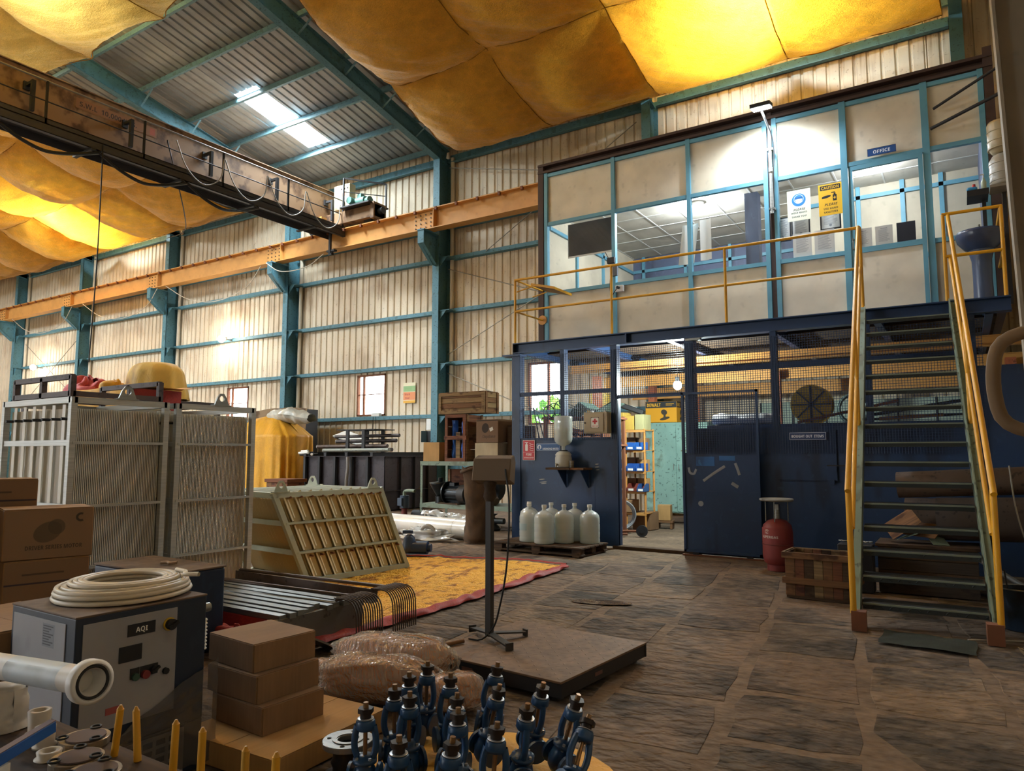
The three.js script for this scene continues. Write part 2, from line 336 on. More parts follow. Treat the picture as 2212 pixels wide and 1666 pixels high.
// ---------- columns, rafters, purlins, girts ----------
function ibeam(w, h, t = 0.014, tw = 0.01) {  // outline in x (width) and y (depth)
  const a = w / 2, b = h / 2; return [[-a, -b], [a, -b], [a, -b + t], [tw / 2, -b + t], [tw / 2, b - t], [a, b - t], [a, b], [-a, b], [-a, b - t], [-tw / 2, b - t], [-tw / 2, -b + t], [-a, -b + t]];
}
COLX.forEach((x, i) => {
  const c = struct('steel_column', ['steel column in the corner beyond the office', 'teal steel column rising behind the office', 'teal steel column beside the wooden crates', 'teal steel column behind the brown cover', 'teal column behind the draped yellow cover', 'teal column behind the red cloth', 'teal column beyond the farthest lamp'][i]);
  mesh('shaft', [ext(shp(ibeam(0.21, 0.5, 0.016, 0.012)), 9.55, 0, 0, 0, -PI / 2)], C.tealDark, c, { p: [x, -0.2, ZB + 0.25] });
  mesh('flange', [bb(x - 0.105, x + 0.105, -0.2, 9.3, ZB + 0.485, ZB + 0.503)], C.teal, c);
  // crane bracket
  const br = [[0, 7.08], [0.62, 7.08], [0.62, 6.72], [0.12, 6.25], [0, 6.25]];
  mesh('bracket', [ext(br, 0.016, 0, 0, 0, 0, -PI / 2, 0), bb(-0.12, 0.12, 7.06, 7.09, 0, 0.64), bar([0, 6.26, 0.08], [0, 6.72, 0.615], 0.2, 0.016), bb(-0.1, 0.1, 6.72, 7.06, 0.612, 0.628)], C.tealDark, c, { p: [x, 0, ZB + 0.5] });
  // haunch plates where girts meet
  for (const y of [2.29, 3.67, 5.08, 6.51]) mesh('gusset', [bb(x, x + 0.42, y - 0.04, y - 0.025, ZB + 0.12, ZB + 0.45), ext([[0, 0], [0.3, 0], [0, -0.32]], 0.01, x + 0.01, y - 0.04, ZB + 0.42, 0, 0, 0)], C.teal, c);
  // rafters on both slopes
  for (const [za, zb] of [[ZB + 0.1, -2], [-2, ZF - 0.1]]) {
    const A = [x, roofY(za) - 0.4, za], B = [x, roofY(zb) - 0.4, zb];
    const L = Math.hypot(A[1] - B[1], A[2] - B[2]), g = ext(shp(ibeam(0.2, 0.42, 0.016, 0.012)), L);
    const ang = Math.atan2(B[1] - A[1], B[2] - A[2]);
    xf(g, [0, 0, 0], [-ang, 0, 0]); xf(g, A);
    mesh('rafter', g, C.tealDark, c);
  }
  mesh('rafter_flange', [bar([x, roofY(ZB + 0.4) - 0.612, ZB + 0.4], [x, roofY(-2) - 0.612, -2], 0.2, 0.012)], C.teal, c);
});
const purlinMat = M('#6f98a6', { map: T.metal, roughness: 0.55 });
[-14.83, -13.58, -12.32, -11.07, -9.7, -8.4, -7.1, -5.8, -4.5, -3.2].forEach((z) => {
  const pu = struct('purlin', 'light blue roof purlin crossing under the sheets');
  for (let i = 0; i < COLX.length - 1; i++) { const a = COLX[i + 1] + 0.004, b = COLX[i] - 0.004, y = roofY(z) - 0.105;
    mesh('purlin_length', [bb(a, b, y - 0.08, y + 0.09, z - 0.004, z + 0.004), bb(a, b, y - 0.088, y - 0.08, z - 0.004, z + 0.06), bb(a, b, y + 0.08, y + 0.088, z - 0.06, z)], purlinMat, pu); }
});
// knee braces between purlins and rafters
for (const x of [-11.6, -17.5]) for (const z of [-13.58, -12.32, -11.07, -9.7]) { const b = mesh('knee_brace', bar([x, roofY(z) - 0.58, z], [x + (x < -15 ? 0.5 : 0.62), roofY(z) - 0.2, z], 0.05, 0.006), purlinMat, scene, { kind: 'structure' }); b.userData.label = 'thin angle brace between rafter and purlin'; }
[0.95, 2.29, 3.67, 5.08, 6.51, 7.38, 9.3].forEach((y, k) => {
  const t = struct('trim_' + (k + 1), 'teal wall girt running along the cladding');
  for (let i = 0; i < COLX.length - 1; i++) {
    const a = COLX[i + 1] + 0.11, b = COLX[i] - 0.11;
    if (y === 2.29 || y === 0.95) { if (i === 0) continue; }
    mesh('girt', y > 9 ? [bb(a, b, y - 0.12, y + 0.12, ZB + 0.03, ZB + 0.045), bb(a, b, y - 0.12, y - 0.105, ZB + 0.03, ZB + 0.16)] : [bb(a, b, y - 0.05, y + 0.05, ZB + 0.16, ZB + 0.168), bb(a, b, y - 0.05, y - 0.042, ZB + 0.01, ZB + 0.16), bb(a, b, y + 0.03, y + 0.038, ZB + 0.01, ZB + 0.16)], C.teal, t);
  }
});
// white rain pipes beside the columns
COLX.forEach((x, i) => { if (i < 2) return; const p = mesh('downpipe', rod([x + 0.24, 0, ZB + 0.1], [x + 0.24, 9.3, ZB + 0.1], 0.055, 10), M('#c9c2b2', { map: T.grime, roughness: 0.6 }), scene, { kind: 'structure' }); p.userData.label = 'pale downpipe running up beside a teal column'; });
// diagonal tie rods by the crate column and in the far bay
for (const [a, b] of [[[-11.4, 6.2, ZB + 0.2], [-5.8, 4.3, ZB + 0.2]], [[-11.4, 3.9, ZB + 0.2], [-5.8, 6.4, ZB + 0.2]], [[-11.4, 3.4, ZB + 0.2], [-7.6, 1.9, ZB + 0.2]], [[-11.4, 9.0, ZB + 0.2], [-6, 7.7, ZB + 0.2]], [[-10.2, 6.5, ZB + 0.2], [-6.0, 8.9, ZB + 0.2]], [[-34.8, 6.1, ZB + 0.25], [-30.1, 3.4, ZB + 0.25]], [[-30.1, 6.1, ZB + 0.25], [-34.8, 3.4, ZB + 0.25]]]) { const r = mesh('tie_rod', rod(a, b, 0.012, 6), M('#8a8578', { metalness: 0.5, roughness: 0.5 }), scene, { kind: 'structure' }); r.userData.label = 'thin diagonal steel tie rod across the wall bay'; }
// green shrubs outside the windows
{
  const leaf = new THREE.CircleGeometry(0.09, 5); const mats = ['#6fae3c', '#8cc653', '#4f8f35'].map((c) => M(c, { roughness: 0.8 }));
  const spots = [[-14.6, 2.0, -20, 1.6], [-12.4, 1.6, -19, 1.3], [-9.6, 2.0, -18.2, 1.5], [-7.4, 1.9, -18.6, 1.5], [-22.5, 1.6, -20, 1.4]];
  spots.forEach(([x, y, z, r], k) => {
    const t = thing('shrub', ['leafy green shrub seen through the window above the tank', 'lower green shrub beside it outside the tank window', 'leafy green shrub outside the store window on its far side', 'second leafy green shrub outside the store window', 'green shrub outside the window behind the plate packs'][k], 'shrub', [x, -0.25, z], 0, 'shrubs outside');
    mesh('trunk', rod([0, 0, 0], [0.1, y, 0], 0.06, 6), C.woodDk, t);
    for (let m = 0; m < 3; m++) {
      const im = new THREE.InstancedMesh(leaf, mats[m], 260), o = new THREE.Object3D();
      for (let i = 0; i < 260; i++) { const th = rr(0, 6.28), ph = Math.acos(rr(-1, 1)), q = r * Math.cbrt(rr(0.2, 1)); o.position.set(Math.sin(ph) * Math.cos(th) * q, y + Math.cos(ph) * q * 0.8, Math.sin(ph) * Math.sin(th) * q); o.rotation.set(rr(0, 6), rr(0, 6), 0); o.scale.setScalar(rr(0.7, 1.6)); o.updateMatrix(); im.setMatrixAt(i, o.matrix); }
      im.name = 'foliage'; im.userData.kind = 'stuff'; im.castShadow = im.receiveShadow = true; t.add(im);
    }
  });
}
// ---------- crane runway and bridge ----------
{
  const g = thing('crane_runway_beam', 'long orange runway beam carried on teal brackets along the wall', 'beam', [0, 0, 0]);
  const z = -14.13, a = -40, b = -5.9;
  const edges = [b, ...COLX.filter((x) => x < b - 0.5), a];
  for (let i = 0; i < edges.length - 1; i++) {
    const x1 = edges[i] - 0.002, x0 = edges[i + 1] + 0.002;
    mesh('beam_length', [xf(ext(shp(ibeam(0.3, 0.55, 0.025, 0.016)), x1 - x0), [x0, 7.37, z], [0, PI / 2, 0])], C.orange, g);
    mesh('rail', [bb(x0, x1, 7.645, 7.7, z - 0.035, z + 0.035)], C.rust, g);
    const st = []; for (let x = x0 + 0.4; x < x1; x += 0.65) st.push(bb(x - 0.03, x + 0.03, 7.56, 7.645, z + 0.1, z + 0.17));
    mesh('rail_clip', st, C.rust, g);
    if (i > 0) {
      const xc = edges[i];
      const sp = mesh('splice_plate', [bb(xc - 0.42, xc + 0.25, 7.14, 7.6, z + 0.01, z + 0.028), bb(xc + 0.3, xc + 0.315, 7.12, 7.62, z, z + 0.14)], C.orange, g);
      const bolts = []; for (let k = 0; k < 4; k++) for (let m = 0; m < 4; m++) bolts.push(cyl(0.018, 0.018, 0.02, xc - 0.36 + k * 0.17, 7.2 + m * 0.11, z + 0.036, PI / 2, 0, 0, 6));
      mesh('bolts', bolts, C.dark, sp);
    }
  }
}
{
  const g = thing('crane_bridge', 'overhead crane bridge with brown box girder, walkway and handrail', 'crane', [0, 0, 0]);
  const z0 = -14.15, z1 = 11.5, xg = -15.2, xw = -14.58;
  mesh('box_girder', [bb(xg - 0.45, xg, 7.86, 8.86, z0 - 0.1, z1), bb(xg - 0.5, xg + 0.05, 8.86, 8.88, z0 - 0.1, z1), bb(xg - 0.5, xg + 0.05, 7.84, 7.86, z0 - 0.1, z1)], C.crane, g);
  const mk = printMat(1024, 128, (x, w, h) => { x.fillStyle = '#8a6140'; x.fillRect(0, 0, w, h); x.fillStyle = '#3a2a22'; x.font = 'bold 84px sans-serif'; x.textBaseline = 'middle'; x.fillText('S.W.L  10,000 KGS.', 40, 66); x.fillStyle = '#a4543c'; x.fillRect(930, 20, 70, 90); }, 0.7);
  mesh('load_marking', face(1.75, 0.22, xg + 0.004, 8.56, -7.95, 0, PI / 2, 0), mk, g, { uv: true, label: 'stencilled load marking S.W.L 10,000 KGS' });
  mesh('walkway', [bb(xw - 0.62, xw, 7.6, 7.62, z0, z1), bb(xw - 0.012, xw, 7.44, 7.72, z0, z1), bb(xw - 0.1, xw, 7.44, 7.455, z0, z1), bb(xw - 0.08, xw, 7.705, 7.72, z0, z1), bb(xw - 0.62, xw - 0.605, 7.44, 7.72, z0, z1)], M('#3f4048', { map: T.grime, roughness: 0.6 }), g);
  const zs = []; for (let z = -14.03; z < z1; z += 1.94) zs.push(z);
  for (const z of zs) mesh('rail_post', bb(xw - 0.04, xw, 7.62, 8.46, z - 0.02, z + 0.02), C.dark, g);
  mesh('top_rail', rod([xw - 0.02, 8.46, z0], [xw - 0.02, 8.46, z1], 0.02), M('#8e8a84', { metalness: 0.4, roughness: 0.5 }), g);
  mesh('mid_rail', rod([xw - 0.02, 8.06, z0], [xw - 0.02, 8.06, z1], 0.014), C.dark, g);
  for (const z of zs) { const q = z + 0.12; mesh('cable_bracket', [bb(xg, xg + 0.3, 8.46, 8.52, q - 0.03, q + 0.03), bb(xg + 0.26, xg + 0.33, 7.9, 8.52, q - 0.035, q + 0.035), bb(xg + 0.0, xg + 0.05, 8.4, 8.56, q - 0.06, q + 0.06)], C.dark, g); }
  for (let z = -13; z < z1; z += 1.95) mesh('support_arm', [bb(xw - 0.7, xw + 0.05, 7.4, 7.44, z - 0.04, z + 0.04)], C.dark, g);
  // festoon cable bundles under the walkway
  for (let k = 0; k < 6; k++) { const z = -11.2 + k * 1.95, q = [[xw - 0.05, 7.42, z], [xw - 0.02, 7.28, z + 0.3], [xw, 7.12, z + 0.75], [xw - 0.02, 7.08, z + 1.05], [xw - 0.05, 7.2, z + 1.5], [xw - 0.05, 7.4, z + 1.9]];
    mesh('festoon_cable', [tube(q, 0.035, 24, 7), tube(q.map(([x, y, zz], i) => [x + 0.03, y - 0.03 * Math.sin(i), zz + 0.05]), 0.018, 24, 6)], C.black, g); }
  for (let k = 0; k < 4; k++) { const z = -13.9 + k * 1.25, q = [[xw, 8.3, z], [xw + 0.04, 7.75, z + 0.12], [xw + 0.06, 7.48, z + 0.55], [xw + 0.04, 7.72, z + 0.95], [xw, 8.3, z + 1.22]]; mesh('loop_cable', tube(q, 0.014, 26, 6), M('#9a978f', { roughness: 0.6 }), g); }
  // end carriage, panel and drive
  mesh('end_carriage', [bb(xg - 0.55, -13.3, 7.78, 8.12, -14.35, -13.95), bb(-13.42, -13.3, 7.72, 8.18, -14.4, -13.9)], C.crane, g);
  for (const x of [-13.7, -15.9]) mesh('wheel', cyl(0.16, 0.16, 0.09, x, 7.85, -14.13, PI / 2, 0, 0, 20), C.dark, g);
  mesh('buffer', cyl(0.09, 0.1, 0.16, -13.22, 7.95, -14.13, 0, 0, PI / 2, 14), C.dark, g);
  mesh('drive_platform', [bb(-14.45, -13.35, 8.13, 8.17, -14.55, -13.75)], C.dark, g);
  const cp = mesh('control_panel', [rbox(0.62, 0.72, 0.24, 0.012, -14.72, 8.62, -14.2)], M('#d8cfae', { map: T.grime, roughness: 0.5 }), g, { label: 'cream control panel' });
  mesh('indicator', [-0.12, 0, 0.12].map((d) => cyl(0.022, 0.022, 0.02, -14.6 + d, 8.85, -14.075, PI / 2, 0, 0, 10)), C.black, cp);
  mesh('warning_plate', face(0.22, 0.09, -14.62, 8.68, -14.078), M('#b0705c'), cp);
  mesh('drive_motor', [cyl(0.13, 0.13, 0.34, -13.95, 8.34, -14.1, 0, 0, PI / 2, 16), cyl(0.09, 0.12, 0.16, -13.7, 8.32, -14.1, 0, 0, PI / 2, 14), box(0.14, 0.1, 0.14, -13.98, 8.5, -14.1), box(0.3, 0.06, 0.24, -13.9, 8.2, -14.1), cyl(0.1, 0.1, 0.2, -14.2, 8.36, -13.95, PI / 2, 0, 0, 14)], M('#5f8f86', { map: T.grime, roughness: 0.5 }), g);
  mesh('guard_rail', [bb(-14.35, -14.31, 8.17, 9.0, -13.8, -13.76), bb(-13.4, -13.36, 8.17, 8.85, -14.5, -14.46), bar([-14.33, 8.99, -13.78], [-13.38, 8.85, -14.48], 0.04), bar([-14.33, 8.6, -13.78], [-13.38, 8.5, -14.48], 0.02)], C.dark, g);
  const sb = mesh('junction_box', [box(0.5, 0.28, 0.2, -15.3, 7.85, -13.75)], C.orange, g);
  mesh('current_collector', [bb(-14.95, -14.88, 6.95, 7.6, -13.9, -13.84), bb(-15.05, -14.75, 7.0, 7.05, -13.98, -13.86), bb(-14.98, -14.85, 6.9, 6.98, -13.95, -13.86)], C.dark, g);
}
// pendant ropes and slack cables
const craneRope = (n, pts) => mesh(n, tube(pts, 0.014, 40, 6), C.black, scene.getObjectByName('crane_bridge'));
function cable(name, label, pts, r, mat, group) { return tag(mesh(name, tube(pts, r, 40, 6), mat), label, 'cable', group); }
craneRope('pendant_rope', [[-14.57, 7.6, -7.35], [-14.52, 5, -7.33], [-14.55, 3.1, -7.3]]);
craneRope('slack_rope', [[-14.55, 8.2, -8.7], [-16.8, 7.5, -10.6], [-20, 8.1, -12.6], [-23.8, 9.0, -14.4]]);
cable('trailing_cable', 'pale cable drooping under the runway beam beside crane', [[-15.1, 6.94, -13.8], [-15.8, 6.7, -13.85], [-17, 6.72, -13.85], [-17.6, 7.05, -13.82]], 0.012, M('#cfc6b4'), 'slack cables under the runway beam');
for (const x of [-20.2, -25.7, -31.5]) cable('trailing_cable', 'pale slack cable drooping below the runway beam between brackets', [[x - 2.8, 7.05, -13.95], [x - 1.5, 6.45, -13.95], [x, 6.2, -13.95], [x + 1.6, 6.5, -13.95], [x + 2.2, 7.05, -13.95]], 0.012, M('#b9ae9c'), 'slack cables under the runway beam');

// ---------- yellow cloth hung under the roof ----------
function ceilingCloth(label, x0, x1, z0, z1, nx, nz, mat, sagx, sagz, skew = 0) {
  const base = (z) => 9.17 + 0.196 * (z + 14.55);
  const fn = (u, v) => {
    const z = z0 + (z1 - z0) * v, x = x0 + (x1 - x0) * u + skew * (1 - v) * 0;
    const fu = u * nx - Math.floor(u * nx - 1e-9), fv = v * nz - Math.floor(v * nz - 1e-9);
    const cu = Math.floor(u * nx - 1e-9), cv = Math.floor(v * nz - 1e-9), k = 0.7 + 0.6 * hash(cu + 40, cv + 60, Math.abs(Math.round(x0 * 3)));
    const su = Math.pow(Math.max(0, Math.sin(PI * Math.min(1, Math.max(0, fu)))), 0.7), sv = Math.pow(Math.max(0, Math.sin(PI * Math.min(1, Math.max(0, fv)))), 0.7);
    let y = base(z) - k * sagx * su * (0.55 + 0.45 * sv) - k * sagz * sv * (0.5 + 0.5 * su);
    const edge = Math.min(v, 1 - v) * nz;
    y += 0.03 * noise3(x * 2.2, z * 2.2, 0, 7) + 0.028 * (1 - 2 * Math.abs(noise3(x * 2.2 + z * 5, z * 1.2 - x * 0.6, 0, 9))) + 0.018 * (1 - 2 * Math.abs(noise3(x * 5 - z * 3, z * 1.4 + x * 1.1, 0, 15))) * (1 - su * sv);
    const scal = (su - 0.5) * 0.32 * Math.max(0, 1 - edge * 3) * (v < 0.5 ? 1 : -1);
    return [x + 0.1 * noise3(z * 1.3, x, 1, 11) * Math.max(0, 1 - Math.min(u, 1 - u) * nx * 3), y, z + scal];
  };
  const m = thing('ceiling_cloth', label, 'cloth', [0, 0, 0], 0, 'yellow cloths hung under the roof');
  mesh('cloth_sheet', clothGeo(nx * 26, nz * 26, fn), mat, m, { uv: true });
  const seam = M('#a87418', { map: T.cloth, roughness: 0.9 });
  for (let i = 0; i <= nx; i++) mesh('seam', tube([...Array(nz * 8 + 1)].map((_, k) => { const p = fn(i / nx, k / (nz * 8)); return [p[0], p[1] - 0.006, p[2]]; }), 0.011, nz * 24, 4), seam, m);
  for (let j = 0; j <= nz; j++) mesh('seam', tube([...Array(nx * 8 + 1)].map((_, k) => { const p = fn(k / (nx * 8), j / nz); return [p[0], p[1] - 0.006, p[2]]; }), 0.011, nx * 24, 4), seam, m);
  return m;
}
const clothMat = M('#ffbb3a', { map: T.cloth, bumpMap: T.clothB, bumpScale: 0.02, roughness: 0.95, transmission: 0.34, thickness: 0 });
const clothMat2 = M('#f0c468', { map: T.cloth, bumpMap: T.clothB, bumpScale: 0.02, roughness: 0.95, transmission: 0.34, thickness: 0 });
ceilingCloth('billowing yellow cloth slung under the roof above the office', -10.75, 0.1, -14.35, -3.6, 4, 4, clothMat, 0.26, 0.36);
ceilingCloth('billowing yellow cloth slung under the roof beyond the crane bridge', -41, -19.7, -14.35, -3.6, 8, 4, clothMat, 0.26, 0.36);
ceilingCloth('paler buff cloth slung under the roof above the crane bridge', -19.6, -10.95, -7.9, -3.4, 3, 2, clothMat2, 0.2, 0.28);
// ---------- mezzanine office ----------
const ZO = -10.1, ZC = -9.2;                       // office front and cage front
const MX = [-5.72, -4.5, -3.28, -2.17, -2.04, -1.165, -0.22, 0.385];
{
  const o = thing('mezzanine_office', 'upstairs office facade of cream panels in sky blue frames', 'office', [0, 0, 0]);
  const f = 0.028, ys = [2.99, 3.93, 5.11, 5.95];
  const frame = (g, z0 = ZO - 0.03, z1 = ZO + 0.03) => bb(g[0], g[1], g[2], g[3], z0, z1);
  // uprights
  MX.forEach((x, i) => { const w = i === 5 || i === 6 ? 0.04 : 0.03; mesh('upright', bb(x - w, x + w, ys[0], ys[3] + 0.04, ZO - 0.04, ZO + 0.04), C.sky, o); });
  for (const q of [bb(-2.135, -2.075, ys[0], 6.1, ZO - 0.06, ZO + 0.01), bb(-5.86, -5.76, ys[0], 6.12, ZO - 0.1, ZO + 0.05), bb(0.42, 0.52, ys[0], 6.25, ZO - 0.1, ZO + 0.04)]) mesh('dark_post', q, C.brownBeam, o);
  mesh('roof_beam', [bb(-5.86, 0.52, 5.99, 6.03, ZO - 0.1, ZO + 0.06), bb(-5.86, 0.52, 6.11, 6.15, ZO - 0.1, ZO + 0.06), bb(-5.86, 0.52, 6.03, 6.11, ZO - 0.06, ZO - 0.05)], C.brownBeam, o);
  const panelMats = ['#e0dac9', '#e4decf', '#dcd5c3'].map((c) => M(c, { map: T.grime, roughness: 0.75 }));
  const bays = [[0, 1], [1, 2], [2, 3], [4, 5], [5, 6], [6, 7]];
  bays.forEach(([a, b], i) => {
    const xa = MX[a] + 0.03, xb = MX[b] - 0.03, door = i === 4;
    for (let r = 0; r < 4; r++) { if (door && r < 2) continue; mesh('rail', bb(xa, xb, ys[r] - f + (r === 0 ? f : 0), ys[r] + f, ZO - 0.032, ZO + 0.032), C.sky, o); }
    mesh('upper_panel', bb(xa, xb, ys[2] + f, ys[3] - f, ZO - 0.015, ZO - 0.005), panelMats[i % 3], o);
    if (door) return;
    mesh('lower_panel', bb(xa, xb, ys[0] + 0.02, ys[1] - f, ZO - 0.015, ZO - 0.005), panelMats[(i + 1) % 3], o);
    mesh('window_pane', bb(xa, xb, ys[1] + f, ys[2] - f, ZO - 0.006, ZO - 0.002), C.glass, o);
  });
  // door leaf, slightly ajar
  const d = new THREE.Group(); d.name = 'office_door'; d.position.set(MX[6] - 0.045, 0, ZO + 0.035); d.rotation.y = R(-2); o.add(d);
  const w = -(MX[6] - MX[5] - 0.09), t = 0.05;
  mesh('stile', bb(w, w + t, 3.0, 5.07, -0.02, 0.02), C.sky, d); mesh('stile', bb(-t, 0, 3.0, 5.07, -0.02, 0.02), C.sky, d);
  for (const [y, h] of [[3.0, 0.06], [3.9, 0.07], [5.02, 0.06]]) mesh('door_rail', bb(w, 0, y, y + h, -0.021, 0.021), C.sky, d);
  mesh('door_panel', bb(w + t, -t, 3.06, 3.9, -0.006, 0.004), panelMats[1], d); mesh('door_glass', bb(w + t, -t, 3.97, 5.02, -0.003, 0.001), C.glass, d);
  mesh('door_handle', [rod([w + 0.025, 3.95, 0.05], [w + 0.025, 4.1, 0.05], 0.008), box(0.02, 0.02, 0.06, w + 0.025, 3.96, 0.03), box(0.02, 0.02, 0.06, w + 0.025, 4.09, 0.03)], C.steel, d);
}
// office room behind the glass
{
  const r = struct('office_room', 'room of the upstairs office seen through its glass');
  const tile = M('#d8d5cb', { map: T.grime, roughness: 0.9 }), back = M('#c9c2b0', { map: T.grime, roughness: 0.8 }), navy = M('#5c6782', { map: T.paint, roughness: 0.6 });
  mesh('room_floor', bb(-5.75, 0.4, 2.93, 2.985, -13.9, ZO - 0.05), C.woodDk, r);
  for (let i = 0; i < 10; i++) for (let j = 0; j < 6; j++) mesh('ceiling_tile', bb(-5.72 + i * 0.612 + 0.008, -5.72 + (i + 1) * 0.612 - 0.008, 5.4, 5.415, ZO - 0.08 - (j + 1) * 0.612 + 0.008, ZO - 0.08 - j * 0.612 - 0.008), tile, r);
  mesh('ceiling_grid', [...Array(11)].map((_, i) => bb(-5.72 + i * 0.612 - 0.012, -5.72 + i * 0.612 + 0.012, 5.395, 5.405, -13.8, ZO - 0.08)).concat([...Array(7)].map((_, j) => bb(-5.74, 0.4, 5.394, 5.404, ZO - 0.08 - j * 0.612 - 0.012, ZO - 0.08 - j * 0.612 + 0.012))), C.white, r);
  mesh('room_roof', bb(-5.86, 0.5, 5.98, 6.0, -14.2, ZO), C.dark, r);
  mesh('room_back_wall', bb(-5.75, -2.1, 2.985, 5.4, -13.9, -13.84), navy, r); 
  mesh('room_back_wall', bb(-2.1, 0.4, 2.985, 5.4, -11.95, -11.9), back, r);
  mesh('room_end_wall', bb(-5.8, -5.74, 2.985, 5.4, -13.9, ZO - 0.05), back, r); mesh('room_end_wall', bb(0.36, 0.42, 2.985, 5.95, -13.9, ZO - 0.05), navy, r);
  mesh('room_divider', bb(-2.14, -2.08, 2.985, 5.4, -13.9, -11.9), back, r);
  const bl = []; for (const x of [-5.5, -4.6, -3.7, -2.8]) bl.push(bb(x - 0.03, x + 0.03, 2.985, 5.4, -13.84, -13.8)); for (const y of [3.9, 5.1]) bl.push(bb(-5.74, -2.1, y - 0.03, y + 0.03, -13.84, -13.8));
  for (const z of [-11.2, -12.3]) bl.push(bb(-5.74, -5.7, 2.985, 5.4, z - 0.03, z + 0.03)); bl.push(bb(-5.74, -5.7, 3.87, 3.93, -13.8, ZO - 0.1), bb(-5.74, -5.7, 5.05, 5.11, -13.8, ZO - 0.1));
  for (const x of [-1.2, -0.6, -0.1]) bl.push(bb(x - 0.03, x + 0.03, 2.985, 5.4, -11.9, -11.86)); bl.push(bb(-2.1, 0.36, 4.18, 4.24, -11.9, -11.86), bb(-2.1, 0.36, 5.2, 5.26, -11.9, -11.86));
  mesh('partition_frame', bl, C.sky, r);
  mesh('concrete_column', bb(-2.75, -2.55, 2.985, 5.4, -11.4, -11.2), navy, r);
}
// office ceiling lamp
{
  const l = thing('ceiling_lamp', 'bright round lamp on the office ceiling behind glass', 'lamp', [-3.5, 5.33, -11.2]);
  mesh('lamp_base', cyl(0.1, 0.1, 0.05, 0, 0.04, 0, 0, 0, 0, 18), C.white, l);
  mesh('lamp_bulb', sph(0.055, 0, -0.03, 0), new THREE.MeshStandardMaterial({ color: '#fff', emissive: '#f2fbff', emissiveIntensity: 8 }), l);
  const p = new THREE.PointLight('#eef8ff', 10); p.position.set(-3.5, 5.3, -11.2); p.castShadow = true; p.shadow.radius = 3; scene.add(p); p.name = 'office_lamp_light';
}
// a second lamp in the part behind the door
{
  const l = thing('ceiling_lamp', 'small round lamp on the ceiling inside the office door', 'lamp', [-0.9, 5.33, -11]);
  mesh('lamp_base', cyl(0.09, 0.09, 0.04, 0, 0.04, 0, 0, 0, 0, 18), C.white, l);
  mesh('lamp_bulb', sph(0.05, 0, -0.02, 0), new THREE.MeshStandardMaterial({ color: '#fff', emissive: '#f2fbff', emissiveIntensity: 4 }), l);
  const p = new THREE.PointLight('#eef6ff', 2.2); p.position.set(-0.9, 5.3, -11); p.castShadow = true; p.shadow.radius = 3; scene.add(p); p.name = 'office_entry_light';
}
{ const b = thing('roller_blind', 'dark grey roller blind half lowered in the office window', 'blind', [-4.94, 4.5, ZO - 0.04]); mesh('blind_cloth', box(0.79, 0.55, 0.006, 0, 0.275, 0), M('#4b4a4d', { map: T.cloth, roughness: 0.8 }), b); mesh('bottom_bar', box(0.8, 0.025, 0.014, 0, 0, 0), C.white, b); mesh('side_edge', box(0.012, 0.55, 0.01, -0.395, 0.275, 0), C.steel, b); }
tag(mesh('hanging_paper', clothGeo(8, 10, (u, v) => [-3.42 + 0.24 * u - 0.08 * v, 4.72 - 0.6 * v, ZO - 0.09 - 0.03 * Math.sin(3 * u)]), C.paper, scene, { uv: true }), 'tapered white paper sheet hanging inside the office window', 'paper');
tag(mesh('hanging_paper', clothGeo(8, 10, (u, v) => [-3.16 + 0.17 * u, 4.76 - 0.62 * v, ZO - 0.09 - 0.02 * Math.sin(4 * u)]), C.paper, scene, { uv: true }), 'straight cream paper strip hanging inside the office window', 'paper');
// papers and framed certificates behind the glass
const paperPrint = (seed, frame) => printMat(128, 180, (x, w, h) => { x.fillStyle = frame ? '#2e3138' : '#dcdcd6'; x.fillRect(0, 0, w, h); x.fillStyle = '#d4d5d2'; x.fillRect(frame ? 9 : 0, frame ? 9 : 0, w - (frame ? 18 : 0), h - (frame ? 18 : 0)); x.fillStyle = '#8b8f96'; for (let i = 0; i < 14; i++) { x.fillRect(22, 36 + i * 8, 60 + 26 * hash(i, seed, 4), 3); } if (frame) { x.beginPath(); x.arc(64, 150, 9, 0, 7); x.fill(); } x.fillRect(38, 22, 50, 6); });
[[-2.0, 4.42, 0.22, 0.34], [-1.76, 4.44, 0.24, 0.34], [-1.38, 4.5, 0.26, 0.36]].forEach(([x, y, w, h], i) => { const c = thing('framed_certificate', ['framed certificate beside the blue wooden window post inside office', 'framed certificate hanging below the mask notice', 'framed certificate hanging below the sanitizer notice'][i], 'certificate', [x, y, ZO - 0.13]); mesh('frame', rbox(w, h, 0.02, 0.004), C.dark, c); mesh('sheet', face(w, h, 0, 0, 0.0115), paperPrint(i, true), c, { uv: true }); });
[[-1.73, 4.13, 0.24, 0.33], [-1.45, 4.13, 0.25, 0.33], [-0.98, 4.1, 0.2, 0.26], [-0.74, 4.1, 0.2, 0.26]].forEach(([x, y, w, h], i) => tag(mesh('notice_paper', box(w, h, 0.002, x, y, ZO - 0.014), paperPrint(i + 9, false), scene, { uv: true }), ['typed notice sheet on glass under the mask sign', 'typed notice sheet on glass under the sanitizer sign', 'white sheet on the office door glass, by its hinge-free edge', 'white sheet on the office door glass, middle of three'][i], 'paper'));
tag(mesh('dark_notice', box(0.21, 0.27, 0.002, -0.49, 4.1, ZO - 0.014), M('#262b3d', { map: T.grime }), scene), 'dark sheet on the office door glass beside white sheets', 'paper');
